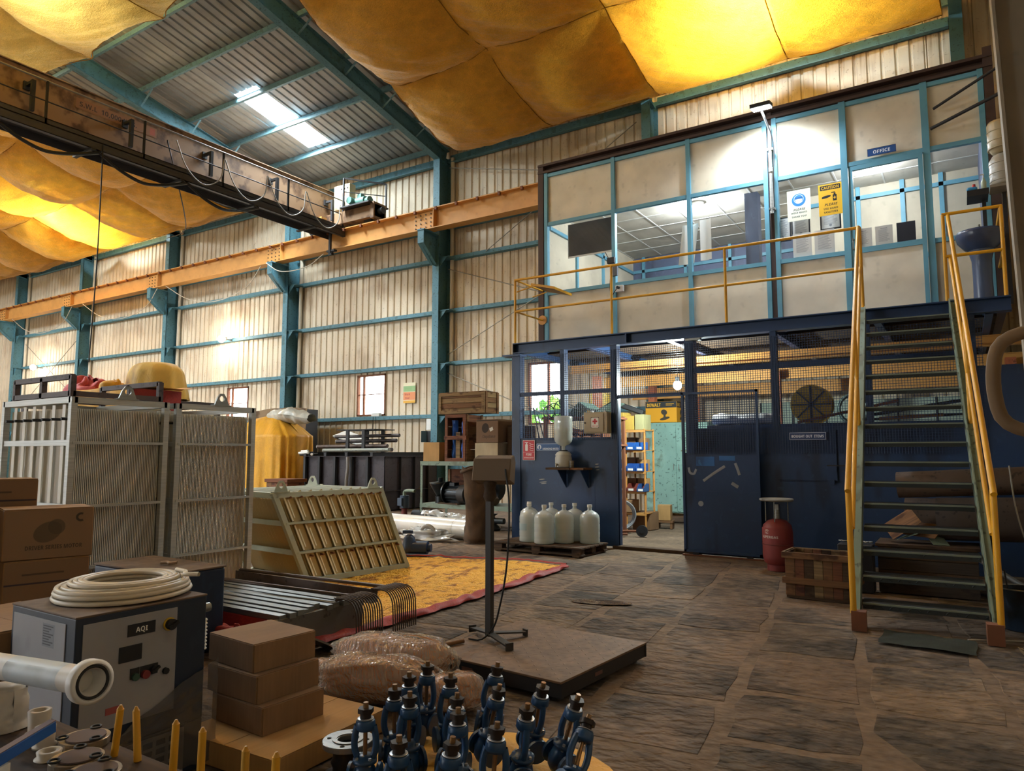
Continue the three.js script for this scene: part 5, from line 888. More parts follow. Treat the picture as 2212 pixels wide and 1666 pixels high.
// ---------- plate packs ----------
const plateMat = M('#efece2', { roughness: 0.3, transmission: 0.22, thickness: 0 }), plateEdge = M('#c9c3b2', { roughness: 0.3 });
function wavy(len, h, amp, pitch, th) {      // corrugated plate standing in the xy plane: len along x, h along y
  const n = Math.round(len / pitch * 4), a = [], b = [];
  for (let i = 0; i <= n; i++) { const x = len * i / n, z = amp * Math.sin(i / 4 * PI * 2); a.push([x, z]); b.push([x, z + th]); }
  return xf(ext([...a, ...b.reverse()], h), [0, 0, 0], [-PI / 2, 0, 0]);
}
function frameBox(parent, w, h, d, t, mat, rails, skew = 0) {   // corner posts and rails; skew leans the frame towards +z at the top
  const P = (x, y, z) => [x, y, z + skew * y / h];
  for (const x of [0, w]) for (const z of [0, -d]) mesh('corner_post', bar(P(x, 0, z), P(x, h, z), t), mat, parent);
  for (const y of [t / 2, h - t / 2]) { for (const z of [0, -d]) mesh('frame_rail', bar(P(0, y, z), P(w, y, z), t), mat, parent); for (const x of [0, w]) mesh('frame_rail', bar(P(x, y, 0), P(x, y, -d), t), mat, parent); }
  for (const y of rails) { mesh('cross_rail', bar(P(w + 0.004, y, 0), P(w + 0.004, y, -d), t * 0.95, 0.02), mat, parent); mesh('cross_rail', bar(P(0, y, 0.004), P(w, y, 0.004), 0.02, t * 0.95), mat, parent); }
}
function lug(parent, x, y, z, ry, mat) { const s = shp([[-0.075, 0], [0.075, 0], [0.045, 0.075], [0.02, 0.11], [-0.02, 0.11], [-0.045, 0.075]], [circ(0, 0.065, 0.026)]); mesh('lifting_lug', [ext(s, 0.016, x, y, z, 0, ry, 0), xf(new THREE.BoxGeometry(0.17, 0.012, 0.06), [x, y + 0.004, z], [0, ry, 0])], mat, parent); }
function plateRow(parent, w, h, d, n, skew, mat) {
  // each plate spans the frame along x, standing, spaced along z; corrugations run up
  const g = wavy(w - 0.08, h - 0.1, 0.008, 0.06, 0.006);
  if (skew) g.applyMatrix4(new THREE.Matrix4().set(1, 0, 0, 0, 0, 1, 0, 0, 0, skew / h, 1, 0, 0, 0, 0, 1));
  const G = join(g);
  for (let k = 0; k < n; k++) mesh('settling_plate', G, mat, parent, { ready: true, p: [0.04, 0.05, -0.03 - (d - 0.06) * k / (n - 1)] });
}
[[-2.72, 0.73, 'tall upright plate pack in a steel frame, next to the cartons'], [-3.56, 0.75, 'tall upright plate pack in a steel frame, next to the leaning pack']].forEach(([z, d, label], i) => {
  const p = thing('plate_pack', label, 'plate pack', [-6.68, 0, z]);
  frameBox(p, 1.07, 1.723, d, 0.045, C.alu, [0.45, 0.905, 1.38]);
  plateRow(p, 1.07, 1.69, d, 50, 0, plateMat);
  lug(p, 1.07, 1.723, -d * 0.55, PI / 2, C.steel); lug(p, 0.0, 1.723, -d * 0.55, PI / 2, C.steel);
  for (let k = 0; k < 6; k++) mesh('spacer_strip', bb(0.13 + k * 0.155, 0.175 + k * 0.155, 0.06, 1.67, -0.012, -0.006), plateEdge, p);
  for (let k = 0; k < 7; k++) mesh('spacer_pin', rod([0.09 + k * 0.148, 1.56, 0.035], [0.09 + k * 0.148, 1.56, -0.03], 0.011), C.dark, p);
});
{
  const amber = M('#cdb988', { roughness: 0.2, transmission: 0.3, thickness: 0 });
  const w = 1.05, h = 0.9, d = 1.31, sk = 0.42;
  const p = thing('leaning_plate_pack', 'leaning amber plate pack in a pale green steel frame on tarp', 'plate pack', [-6.544, 0.03, -5.05], R(-6.1));
  const fm = M('#b2bbab', { map: T.grime, roughness: 0.5, metalness: 0.3 });
  frameBox(p, w, h, d, 0.05, fm, [0.31, 0.6], sk);
  plateRow(p, w, h - 0.02, d, 40, sk, amber);
  // plate ends seen in the long face: leaning strips with bright joint lines
  for (let r = 0; r < 3; r++) for (let k = 0; k < 10; k++) {
    const y0 = 0.04 + r * 0.29, y1 = y0 + 0.25, z = -0.1 - k * 0.125, P = (y, dz, o = 0.003) => [w - o, y, z + dz + sk * y / h];
    mesh('joint_strip', [bar(P(y0, 0), P(y1, 0), 0.008, 0.014), bar(P(y0 + 0.03, -0.032), P(y1 - 0.04, -0.032), 0.006, 0.01)], M('#ece6d2', { roughness: 0.15, clearcoat: 0.6 }), p);
    mesh('end_plate', (() => { const a = P(y0 - 0.03, -0.055, 0.014), b = P(y1 + 0.03, -0.055, 0.014); return bar(a, b, 0.006, 0.075); })(), amber, p);
    if (r !== 1) mesh('spacer_pin', rod([w - 0.02, y1 - 0.02, z + sk * (y1 - 0.02) / h - 0.05], [w + 0.04, y1 - 0.02, z + sk * (y1 - 0.02) / h - 0.05], 0.01), C.rust, p);
  }
  mesh('top_grid', [...Array(14)].map((_, k) => bb(0.03, w - 0.03, h - 0.004, h + 0.002, sk - 0.06 - k * 0.09, sk - 0.03 - k * 0.09)), fm, p);
  for (const [x, z] of [[0, sk - 0.05], [w, sk - 0.08], [0, sk - d + 0.1], [w, sk - d + 0.1]]) lug(p, x, h, z, x ? PI / 2 : 0.2, fm);
}
// pumps beside the leaning pack
{ const p = thing('dosing_pump', 'small blue pump behind the leaning plate pack', 'pump', [-5.85, 0, -7.0], 0.4); const m = M('#1d3557', { roughness: 0.4 }); mesh('pump_motor', [cyl(0.08, 0.08, 0.2, 0.04, 0.13, 0, 0, 0, PI / 2, 18), cyl(0.05, 0.05, 0.05, 0.16, 0.13, 0, 0, 0, PI / 2, 14)], m, p); mesh('pump_head', [lathe([[0, 0], [0.07, 0.01], [0.09, 0.08], [0.07, 0.2], [0.03, 0.24], [0, 0.24]], 16, -0.1, 0.05, 0), box(0.12, 0.04, 0.06, -0.12, 0.32, 0)], m, p); mesh('foot', box(0.3, 0.04, 0.14, 0, 0.02, 0), m, p); }
// ---------- steel strips and rakes ----------
{
  const s = thing('steel_strip_stack', 'stack of long steel strips on red cloth by the rakes', 'steel', [0, 0, 0]);
  mesh('red_cover', [bb(-5.3, -3.88, 0.02, 0.2, -3.98, -3.22)], C.tarpRed, s);
  for (let k = 0; k < 11; k++) mesh('steel_strip', box(1.55 + rr(-0.02, 0.02), 0.035, 0.055, -4.62 + rr(-0.02, 0.02) + 0.03 * Math.sin(k), 0.222 + (k % 3) * 0.006, -3.25 - k * 0.066, rr(-0.06, 0.06), 0.0, 0), C.steel, s);
  mesh('steel_angle', [bb(-5.4, -3.75, 0.2, 0.29, -4.04, -4.03), bb(-5.4, -3.75, 0.2, 0.208, -4.03, -3.97)], M('#6d5c50', { map: T.metal, roughness: 0.6 }), s);
  mesh('end_cap', bb(-3.88, -3.84, 0.02, 0.215, -3.98, -3.2), M('#6a655e', { map: T.metal, roughness: 0.6 }), s);
  mesh('skid', [bb(-5.2, -5.1, 0, 0.02, -3.95, -3.25), bb(-4.1, -4.0, 0, 0.02, -3.95, -3.25)], C.woodDk, s);
}
{ const t = thing('red_cloth_heap', 'red cloth bunched up at the strip stack front', 'cloth', [-4.15, 0, -3.1]); mesh('heap', drape(40, 14, (u, v) => { const a = u * PI * 2, b = v * PI / 2, q = 1 + 0.25 * noise3(u * 10, v * 6, 1); return [0.3 * Math.cos(a) * Math.cos(b) * q, 0.012 + 0.14 * Math.sin(b) * q, 0.11 * Math.sin(a) * Math.cos(b) * q]; }), C.tarpRed, t, { uv: true }); }
tag(mesh('floor_puddle', xf(new THREE.CircleGeometry(1, 28), [-2.76, 0.004, -5.81], [-PI / 2, 0, 0.3], [0.27, 0.1, 1]), M('#8f7d6c', { roughness: 0.06, map: T.stone, bumpMap: T.stoneB, bumpScale: 0.006 })), 'dark wet puddle on floor between the scale and cage', 'puddle');
tag(mesh('steel_plate', box(0.6, 0.012, 0.22, -3.66, 0.075, -3.36, R(-28), R(75), 0), M('#77756f', { map: T.brush, metalness: 0.5, roughness: 0.5 })), 'single steel plate leaning against the strip stack', 'plate');
[[-3.73, -3.76, 'rake', 'bent tine rake on the steel strips, nearer the brown cartons'], [-3.76, -4.16, 'rake', 'bent tine rake on the steel strips, nearer the leaning pack']].forEach(([x, z, , label]) => {
  const r = thing('tine_rake', label, 'rake', [x, 0, z], R(2));
  mesh('handle', rod([0, 0.29, 0], [-1.6, 0.3, 0.06], 0.014), M('#5b4a3f', { metalness: 0.3, roughness: 0.5 }), r);
  mesh('head_bar', rod([0, 0.29, 0.16], [0, 0.29, -0.12], 0.012), M('#5b4a3f', { metalness: 0.3, roughness: 0.5 }), r);
  for (let k = 0; k < 12; k++) { const q = 0.15 - k * 0.024; mesh('tine', tube([[-0.03, 0.3, q], [0.06, 0.3, q], [0.13, 0.285, q], [0.17, 0.23, q], [0.18, 0.15, q], [0.185, 0.01, q]], 0.005, 14, 5), M('#54453c', { metalness: 0.4, roughness: 0.5 }), r); }
});
// ---------- floor tarpaulin ----------
{
  const t = thing('floor_tarpaulin', 'yellow tarpaulin with red hem spread on the floor', 'tarpaulin', [0, 0, 0]);
  const edge = (v) => [-6.3, -3.87 + 0.1 * Math.sin(v * 5) * 0.5 + (v > 0.8 ? -(v - 0.8) * 0.2 : 0)];
  const Zc = (u, v) => { const zr = -3.35 - v * 3.92, zl = -3.35 - v * 3.6; return zl + (zr - zl) * u + 0.12 * Math.sin(u * 5 + 1) * v; };
  const base = (u, v) => { const [a, b] = edge(v); const x = a + (b - a) * u; return [x, 0.022 + 0.018 * Math.abs(noise3(x * 4, Zc(u, v) * 4, 0, 5)) + 0.009 * noise3(x * 14, Zc(u, v) * 14, 0, 6), Zc(u, v)]; };
  mesh('sheet', clothGeo(110, 150, base), M('#eeb338', { map: T.straw, bumpMap: T.clothB, bumpScale: 0.05, roughness: 0.75 }), t, { uv: true });
  mesh('red_hem', clothGeo(10, 140, (u, v) => { const [, b] = edge(v), z = Zc(1, v), a = -0.4 + u * 3.6; return [b + 0.04 + 0.055 * -Math.cos(a) + 0.02 * noise3(z * 6, u * 3, 0), 0.012 + Math.max(0, 0.035 * Math.sin(a)) * (1 + 0.7 * noise3(z * 9, u, 3)) + 0.003, z]; }), C.tarpRed, t, { uv: true });
  mesh('back_hem', clothGeo(100, 4, (u, v) => { const p = base(0.04 + 0.98 * u, 1); return [p[0], p[1] + 0.01 + 0.015 * Math.sin(v * PI), p[2] - 0.01 - 0.035 * v]; }), C.tarpRed, t, { uv: true });
}
// ---------- weighing platform ----------
{
  const s = thing('platform_scale', 'low square steel platform scale with chequered top', 'scale', [-2.295, 0, -3.91], R(-4.6));
  mesh('top_plate', rbox(0.99, 0.012, 0.99, 0.003, 0, 0.106, 0), M('#8c735d', { map: T.dust, bumpMap: T.plate, bumpScale: 0.003, roughness: 0.7, metalness: 0.15 }), s);
  for (const [x, z, w, d] of [[0, 0.485, 0.99, 0.012], [0, -0.485, 0.99, 0.012], [0.485, 0, 0.012, 0.97], [-0.485, 0, 0.012, 0.97]]) mesh('skirt', box(w, 0.075, d, x, 0.064, z), C.dark, s);
  for (const x of [-0.42, 0.42]) for (const z of [-0.42, 0.42]) mesh('foot', cyl(0.03, 0.04, 0.04, x, 0.02, z), C.dark, s);
  mesh('name_plate', [box(0.08, 0.02, 0.002, -0.15, 0.065, 0.4925), box(0.002, 0.02, 0.08, 0.4925, 0.065, 0.1)], M('#6a4a42'), s);
  const b = thing('scale_indicator_stand', 'dusty weighing indicator on a dark post standing on scale', 'stand', [-2.62, 0.112, -3.86]);
  mesh('post', [bb(-0.02, 0.02, 0.03, 1.03, -0.02, 0.02)], M('#33302f', { map: T.grime, roughness: 0.6 }), b);
  for (const a of [R(-28), R(150), R(60)]) mesh('leg', [bar([0, 0.05, 0], [0.26 * Math.cos(a), 0.028, -0.26 * Math.sin(a)], 0.05, 0.01), box(0.012, 0.045, 0.05, 0.26 * Math.cos(a), 0.023, -0.26 * Math.sin(a), 0, a, 0)], M('#33302f', { map: T.grime, roughness: 0.6 }), b);
  const head = mesh('indicator_housing', [ext([[-0.085, 0], [0.06, -0.03], [0.095, 0.11], [0.055, 0.15], [-0.04, 0.13]], 0.24, -0.11, 1.02, 0.0, 0, PI / 2 + 0.35, 0, 0.006)], M('#6b5a49', { map: T.soiled, roughness: 0.9 }), b, { label: 'indicator under a dusty cover' });
  mesh('neck_cloth', lathe([[0.03, 0], [0.045, 0.03], [0.035, 0.08], [0.045, 0.12], [0.03, 0.14]], 9, 0, 0.88, 0), M('#5c4c3f', { map: T.jute, roughness: 1 }), b);
  cable('scale_cable', 'thin black cable hanging from the weighing indicator', [[-2.5, 1.2, -3.86], [-2.46, 1.0, -3.84], [-2.47, 0.6, -3.83], [-2.52, 0.35, -3.83], [-2.58, 0.2, -3.84], [-2.66, 0.122, -3.82], [-2.74, 0.122, -3.8]], 0.006, C.black);
  tag(mesh('wooden_stick', rod([-2.72, 0.128, -3.72], [-2.88, 0.118, -3.32], 0.013), C.wood), 'brown stick poking over the scale edge', 'stick');
}
// ---------- tank and pipes at the wall ----------
{
  const t = thing('steel_tank', 'large black ribbed steel tank by the wall', 'tank', [-13.72, 0, -12.17]);
  const m = M('#3c3438', { map: T.metal, roughness: 0.5, metalness: 0.2 }), w = 2.57, d = 1.9, h = 1.24;
  mesh('tank_wall', [bb(0, w, 0, h, -0.012, 0), bb(0, w, 0, h, -d, -d + 0.012), bb(0, 0.012, 0, h, -d, 0), bb(w - 0.012, w, 0, h, -d, 0)], m, t); mesh('tank_floor', bb(0, w, 0.0, 0.015, -d, 0), m, t);
  for (const x of [0.02, 0.52, 1.05, 1.6, 2.1]) mesh('rib', [bb(x, x + 0.012, 0, h, 0, 0.09), bb(x - 0.03, x + 0.04, 0, h, 0.085, 0.095)], C.dark, t);
  for (const z of [-0.5, -1.0, -1.5]) mesh('rib', bb(w, w + 0.07, 0, h, z, z + 0.012), C.dark, t);
  for (const y of [0.46, h]) mesh('rim', [bb(-0.02, w + 0.1, y - 0.012, y, 0, 0.11), bb(w, w + 0.1, y - 0.012, y, -d, 0)], m, t);
}
{
  const cr = thing('tank_bearers', 'dark steel channels laid across the black tank', 'steel', [0, 0, 0]); for (const x of [-13.6, -12.9, -12.2, -11.4]) mesh('channel', [bb(x - 0.04, x + 0.04, 1.242, 1.33, -13.9, -12.0), bb(x - 0.06, x + 0.06, 1.322, 1.334, -13.9, -12.0)], C.dark, cr);
  const labs = ['grey pipe lying along the front of the tank, lower', 'grey pipe lying along the tank front, upper', 'dark steel tube lying on the tank behind the grey pipes', 'second dark tube on the tank', 'rusty bar lying on the tank', 'long top tube over the tank stack', 'thin angle bar over the tank stack'];
  const pr = [[-13.0, -10.95, 1.375, -12.05, 0.04, '#8d9188'], [-13.05, -11.0, 1.375, -12.14, 0.04, '#7d817a'], [-13.3, -11.2, 1.38, -12.4, 0.045, '#4a4140'], [-13.35, -11.3, 1.38, -12.55, 0.045, '#4a4140'], [-13.7, -11.4, 1.47, -12.5, 0.045, '#5a4a42'], [-13.3, -11.35, 1.6, -12.75, 0.045, '#4d4543'], [-13.4, -11.3, 1.72, -12.8, 0.04, '#4d4543']];
  pr.forEach(([a, b, y, z, r, c], i) => { const p = thing('steel_pipe', labs[i], 'pipe', [0, 0, 0], 0, 'pipes piled on the tank'); mesh('pipe_wall', rod([a, y, z], [b, y + 0.01, z - 0.03], r, 14), M(c, { map: T.metal, metalness: 0.3, roughness: 0.5 }), p); mesh('end_cap', rod([a - 0.006, y, z], [a, y, z], r * 1.05, 14), C.paper, p); });
  const fr = thing('pipe_saddle', 'black H-shaped steel saddle clamping the pipe pile', 'saddle', [-12.2, 1.334, -12.62]); for (const x of [-0.3, 0.22]) for (const z of [-0.33, 0.33]) mesh('upright', bb(x, x + 0.09, 0, 0.52, z - 0.02, z + 0.02), C.black, fr); mesh('top_plate', bb(-0.6, 0.62, 0.52, 0.54, -0.36, 0.36), C.black, fr);
  const ch = thing('bent_white_sheet', 'bent white sheet panel leaning behind the pipe pile', 'panel', [-13.2, 1.334, -13.2]); mesh('panel_sheet', box(0.9, 0.02, 0.5, 0, 0.36, 0, 0.3, 0, -0.3), C.white, ch); mesh('dark_lining', box(0.5, 0.015, 0.4, -0.05, 0.34, 0.06, 0.3, 0, -0.3), C.dark, ch); mesh('prop', [bb(-0.3, -0.26, 0, 0.44, -0.1, -0.06), bb(0.26, 0.3, 0, 0.26, -0.1, -0.06)], C.dark, ch);
  const cl = thing('pipe_clip_bundle', 'pale pipe clips and fittings heaped on the tank corner', 'fittings', [-13.75, 1.243, -12.1]); for (let k = 0; k < 7; k++) mesh('fitting', rod([rr(-0.1, 0.25), 0.03 + 0.04 * (k % 3), rr(-0.15, 0.1)], [rr(-0.1, 0.25) + 0.2, 0.04 + 0.04 * (k % 3), rr(-0.15, 0.1)], 0.03, 12), k % 2 ? C.paper : C.dark, cl);
  tag(mesh('plastic_streamer', tube([[-12.15, 1.22, -12.0], [-12.13, 1.0, -11.99], [-12.16, 0.6, -11.98], [-12.12, 0.3, -11.98], [-12.1, 0.02, -11.96]], 0.04, 30, 6), M('#8d857e', { roughness: 0.3, transmission: 0.4, thickness: 0 })), 'grey plastic strip hanging down the tank front', 'strip');
}
// cloth-covered machine
function drape(nu, nv, f) { return clothGeo(nu, nv, f); }
{
  const c = thing('covered_machine', 'machine under a yellow cover reaching the floor', 'covered machine', [-15.75, 0, -12.5]);
  mesh('machine_body', [bb(-1.0, 0.95, 0, 1.7, -0.8, 0.3), bb(-0.3, 0.4, 1.7, 2.1, -0.5, 0.1)], C.dark, c);
  mesh('yellow_cover', drape(90, 50, (u, v) => { const a = u * PI * 2, fold = 1 + 0.06 * Math.sin(a * 19 + 2 * Math.sin(a * 3)) * v + 0.06 * Math.sin(a * 8 + 1) * v; const sx = Math.sign(Math.cos(a)) * Math.pow(Math.abs(Math.cos(a)), 0.55), sz = Math.sign(Math.sin(a)) * Math.pow(Math.abs(Math.sin(a)), 0.55); const k = Math.min(1, v / 0.3); const x = sx * 1.12 * fold * (0.04 + 0.96 * k), z = -0.25 + sz * 0.68 * fold * (0.04 + 0.96 * k); const top = 2.3 - 0.45 * k * k - (sx > 0 ? 0.1 * k : 0); const y = v < 0.3 ? top : (1.85 - (sx > 0 ? 0.1 : 0)) * (1 - (v - 0.3) / 0.7) + 0.02; return [x, y + 0.02 * noise3(u * 20, v * 9, 0), z]; }), C.tarpY, c, { uv: true });
  const b = thing('brown_cover', 'stiff brown tarpaulin hung behind the yellow covered machine', 'tarpaulin', [-16.75, 0, -14.0]);
  mesh('cover_sheet', drape(44, 30, (u, v) => { const x = -1.3 + 2.5 * u, k = v; return [x, 2.62 - 2.5 * k - 0.1 * Math.abs(u - 0.6) + 0.02 * noise3(u * 7, v * 4, 0), 0.25 + 0.25 * k + 0.06 * Math.sin(u * 23 + 2 * v) * (0.3 + k)]; }), C.tarpBrown, b, { uv: true }); mesh('machine_body', bb(-1.2, 1.1, 0, 2.55, -0.25, 0.2), C.dark, b);
  const w = thing('plastic_bundle', 'white plastic sheeting lying on the yellow cover', 'sheeting', [-15.0, 2.2, -12.75]); mesh('sheeting', drape(30, 14, (u, v) => { const a = v * PI * 2, r = 0.1 + 0.1 * Math.sin(u * PI); return [-0.8 + 1.6 * u, 0.12 + r * Math.sin(a) * (1 + 0.4 * noise3(u * 11, v * 7, 0)) - 0.25 * Math.max(0, u - 0.5), r * 1.6 * Math.cos(a) * (1 + 0.3 * noise3(u * 9, v * 5, 4))]; }), M('#cfcfca', { map: T.cloth, roughness: 0.3 }), w, { uv: true });
}
{ const b = thing('plank_box', 'small lidded plank box in front of the yellow cover', 'box', [-12.95, 0, -10.9]); for (let k = 0; k < 4; k++) mesh('plank', rbox(0.17, 0.66, 0.02, 0.003, -0.26 + k * 0.175, 0.33, 0.24), k % 2 ? C.woodRed : C.wood, b); mesh('box_body', bb(-0.34, 0.34, 0, 0.66, -0.24, 0.23), C.woodRed, b); mesh('lid', rbox(0.76, 0.07, 0.56, 0.004, 0, 0.7, 0), C.woodRed, b); }
// posters and paper on the wall
{ const p = thing('wall_poster', 'small green, orange and cream poster on the cladding', 'poster', [-12.84, 2.965, ZB + 0.04]); mesh('poster_sheet', box(0.43, 0.56, 0.004), C.paper, p); mesh('poster_print', face(0.43, 0.56, 0, 0, 0.003), printMat(256, 334, (x, w, h) => { x.fillStyle = '#ddd5b4'; x.fillRect(0, 0, w, h); x.fillStyle = '#8fb07a'; x.fillRect(0, h * 0.16, w, h * 0.28); x.fillStyle = '#6f9a62'; for (let i = 0; i < 4; i++) x.fillRect(24, h * (0.2 + i * 0.05), w * 0.6, 5); x.fillStyle = '#d98a5a'; x.fillRect(0, h * 0.46, w, h * 0.4); ctext(x, 'Work', w * 0.34, h * 0.57, 'bold 48px sans-serif', '#a8443a'); ctext(x, 'Heal', w * 0.34, h * 0.75, 'bold 44px sans-serif', '#a8443a'); x.fillStyle = '#e0a83a'; x.fillRect(0, h * 0.88, w, h * 0.12); }, 0.6), p, { uv: true }); }
{ const b = thing('switch_board', 'white switch box above a dark box at the column foot', 'switch box', [-11.95, 1.75, ZB + 0.05]); mesh('white_box', rbox(0.36, 0.3, 0.12, 0.01, 0, 0.32, 0.06), C.white, b); mesh('dark_box', rbox(0.36, 0.3, 0.12, 0.01, 0, 0, 0.06), C.dark, b); mesh('open_cover', box(0.02, 0.3, 0.16, -0.19, 0, 0.2, 0, -0.4, 0), C.steel, b); }
{ const b = thing('junction_shelf', 'small white box on the sill girt under the window', 'box', [-14.0, 2.34, ZB + 0.09]); mesh('box_body', rbox(0.3, 0.1, 0.12, 0.008, 0, 0.05, 0), C.white, b); mesh('hanging_wires', [rod([-0.05, 0, 0.08], [-0.06, -0.6, 0.08], 0.008), rod([0.05, 0, 0.08], [0.06, -0.5, 0.08], 0.008)], C.black, b); }
// ---------- rack with motors, crates on it ----------
{
  const r = thing('machine_rack', 'sage green angle rack holding motors and crates', 'rack', [-8.47, 0, -10.2]);
  const w = 2.1, d = 0.75;
  for (const x of [0, w]) for (const z of [0, -d]) mesh('leg', [bb(x, x + 0.055, 0, 1.16, z - 0.006, z), bb(x, x + 0.006, 0, 1.16, z - 0.055, z)], C.sage, r);
  for (const y of [0.4, 1.16]) { mesh('shelf_beam', [bb(0, w + 0.05, y - 0.075, y, -0.006, 0.004), bb(0, w + 0.05, y - 0.075, y, -d - 0.01, -d)], C.sage, r); mesh('shelf_plate', bb(0.01, w + 0.04, y - 0.02, y, -d, -0.006), C.sage, r); }
}
function crate(name, label, w, h, d, x, y, z, ry, mats, open) {
  const c = thing(name, label, 'crate', [x, y, z], ry), t = 0.018;
  const n = 4;
  for (let k = 0; k < n; k++) { const ph = (h - 0.01) / n; const yy = 0.005 + ph * (k + 0.5); if (!open) mesh('board', rbox(w - 0.01, ph - 0.006, t, 0.002, 0, yy, d / 2 - t / 2), mats[k % mats.length], c); mesh('board', rbox(w - 0.01, ph - 0.006, t, 0.002, 0, yy, -d / 2 + t / 2), mats[k % mats.length], c); for (const s of [-1, 1]) mesh('board', rbox(t, ph - 0.006, d - 0.01, 0.002, s * (w / 2 - t / 2), yy, 0), mats[(k + 1) % mats.length], c); }
  for (const xx of [-1, 1]) { mesh('corner_batten', rbox(0.06, h, 0.022, 0.002, xx * (w / 2 - 0.03), h / 2, d / 2 + 0.011), mats[0], c); mesh('corner_batten', rbox(0.022, h, 0.06, 0.002, w / 2 + 0.011, h / 2, xx * (d / 2 - 0.03)), mats[1 % mats.length], c); }
  for (const yy of [0.03, h - 0.03]) mesh('cross_batten', rbox(w - 0.12, 0.06, 0.022, 0.002, 0, yy, d / 2 + 0.011), mats[0], c);
  mesh('crate_base', bb(-w / 2 + 0.02, w / 2 - 0.02, 0.002, 0.02, -d / 2 + 0.02, d / 2 - 0.02), mats[0], c); if (!open) mesh('crate_lid', bb(-w / 2, w / 2, h - 0.004, h + 0.012, -d / 2, d / 2), mats[mats.length - 1], c);
  return c;
}
const rt = 1.16;
{
  const c = crate('slatted_crate', 'upright open crate showing blue plastic inside', 0.46, 0.84, 0.5, -7.7, rt, -10.5, 0, [C.woodRed, C.wood], true);
  mesh('middle_batten', rbox(0.5, 0.07, 0.022, 0.002, 0, 0.42, 0.262), C.woodRed, c);
  const b = thing('blue_wrapped_pump', 'blue plastic wrapped part standing inside the open crate', 'part', [-7.7, rt + 0.022, -10.48]); mesh('blue_wrap', [drape(16, 20, (u, v) => [-0.17 + 0.12 * u, 0.72 * v, 0.1 + 0.06 * Math.sin(u * 3) + 0.03 * noise3(u * 5, v * 9, 0)]), drape(16, 20, (u, v) => [0.05 + 0.11 * u, 0.7 * v, 0.1 + 0.06 * Math.sin(u * 3) + 0.03 * noise3(u * 5, v * 9, 5)])], M('#2b62b8', { roughness: 0.3 }), b); mesh('timber_prop', bb(-0.05, 0.04, 0, 0.5, 0.08, 0.16), C.woodLt, b); mesh('dark_part', lathe([[0, 0], [0.1, 0], [0.1, 0.3], [0.06, 0.4], [0.05, 0.62], [0, 0.62]], 14, 0, 0.0, -0.05), C.dark, b);
}
crate('long_crate', 'long weathered crate lying on top of the open crate', 1.02, 0.38, 0.42, -7.62, rt + 0.856, -10.52, 0, [C.woodLt, C.wood]);
crate('small_crate', 'small red brown crate between the open crate and column', 0.28, 0.62, 0.22, -8.13, rt, -10.8, 0, [C.woodRed, C.wood]);
carton('plain_carton', 'plain brown carton at the rack corner', 'carton', 0.36, 0.34, 0.4, -8.24, rt, -10.42, 0.03, C.cardLt);
{ const dr = (x, w, h) => { x.fillStyle = '#6f543d'; x.fillRect(0, 0, w, h); x.fillStyle = '#33261c'; x.fillRect(0, 0, w, 12); x.beginPath(); x.ellipse(w * 0.42, h * 0.36, w * 0.16, h * 0.22, 0.3, 0, 7); x.fill(); x.font = 'italic bold 44px serif'; x.fillText('Chapalliance', w * 0.28, h * 0.8, w * 0.6); x.fillStyle = '#cfc8ba'; x.save(); x.translate(w * 0.7, h * 0.42); x.rotate(-0.4); x.fillRect(-26, -20, 52, 40); x.restore(); };
  carton('white_carton', 'crushed pale carton under the printed one on the rack', 'carton', 0.5, 0.32, 0.4, -7.02, rt, -10.44, -0.05, M('#b9ab90', { map: T.card, roughness: 0.9 }));
  carton('printed_carton', 'dark printed carton with script lettering atop pale carton', 'carton', 0.5, 0.4, 0.42, -7.0, rt + 0.33, -10.46, -0.1, C.cardDk, null, dr);
  carton('dark_carton', 'dark dusty carton stacked beside the cage post', 'carton', 0.34, 0.62, 0.4, -6.54, rt, -10.62, 0, C.woodDk); }
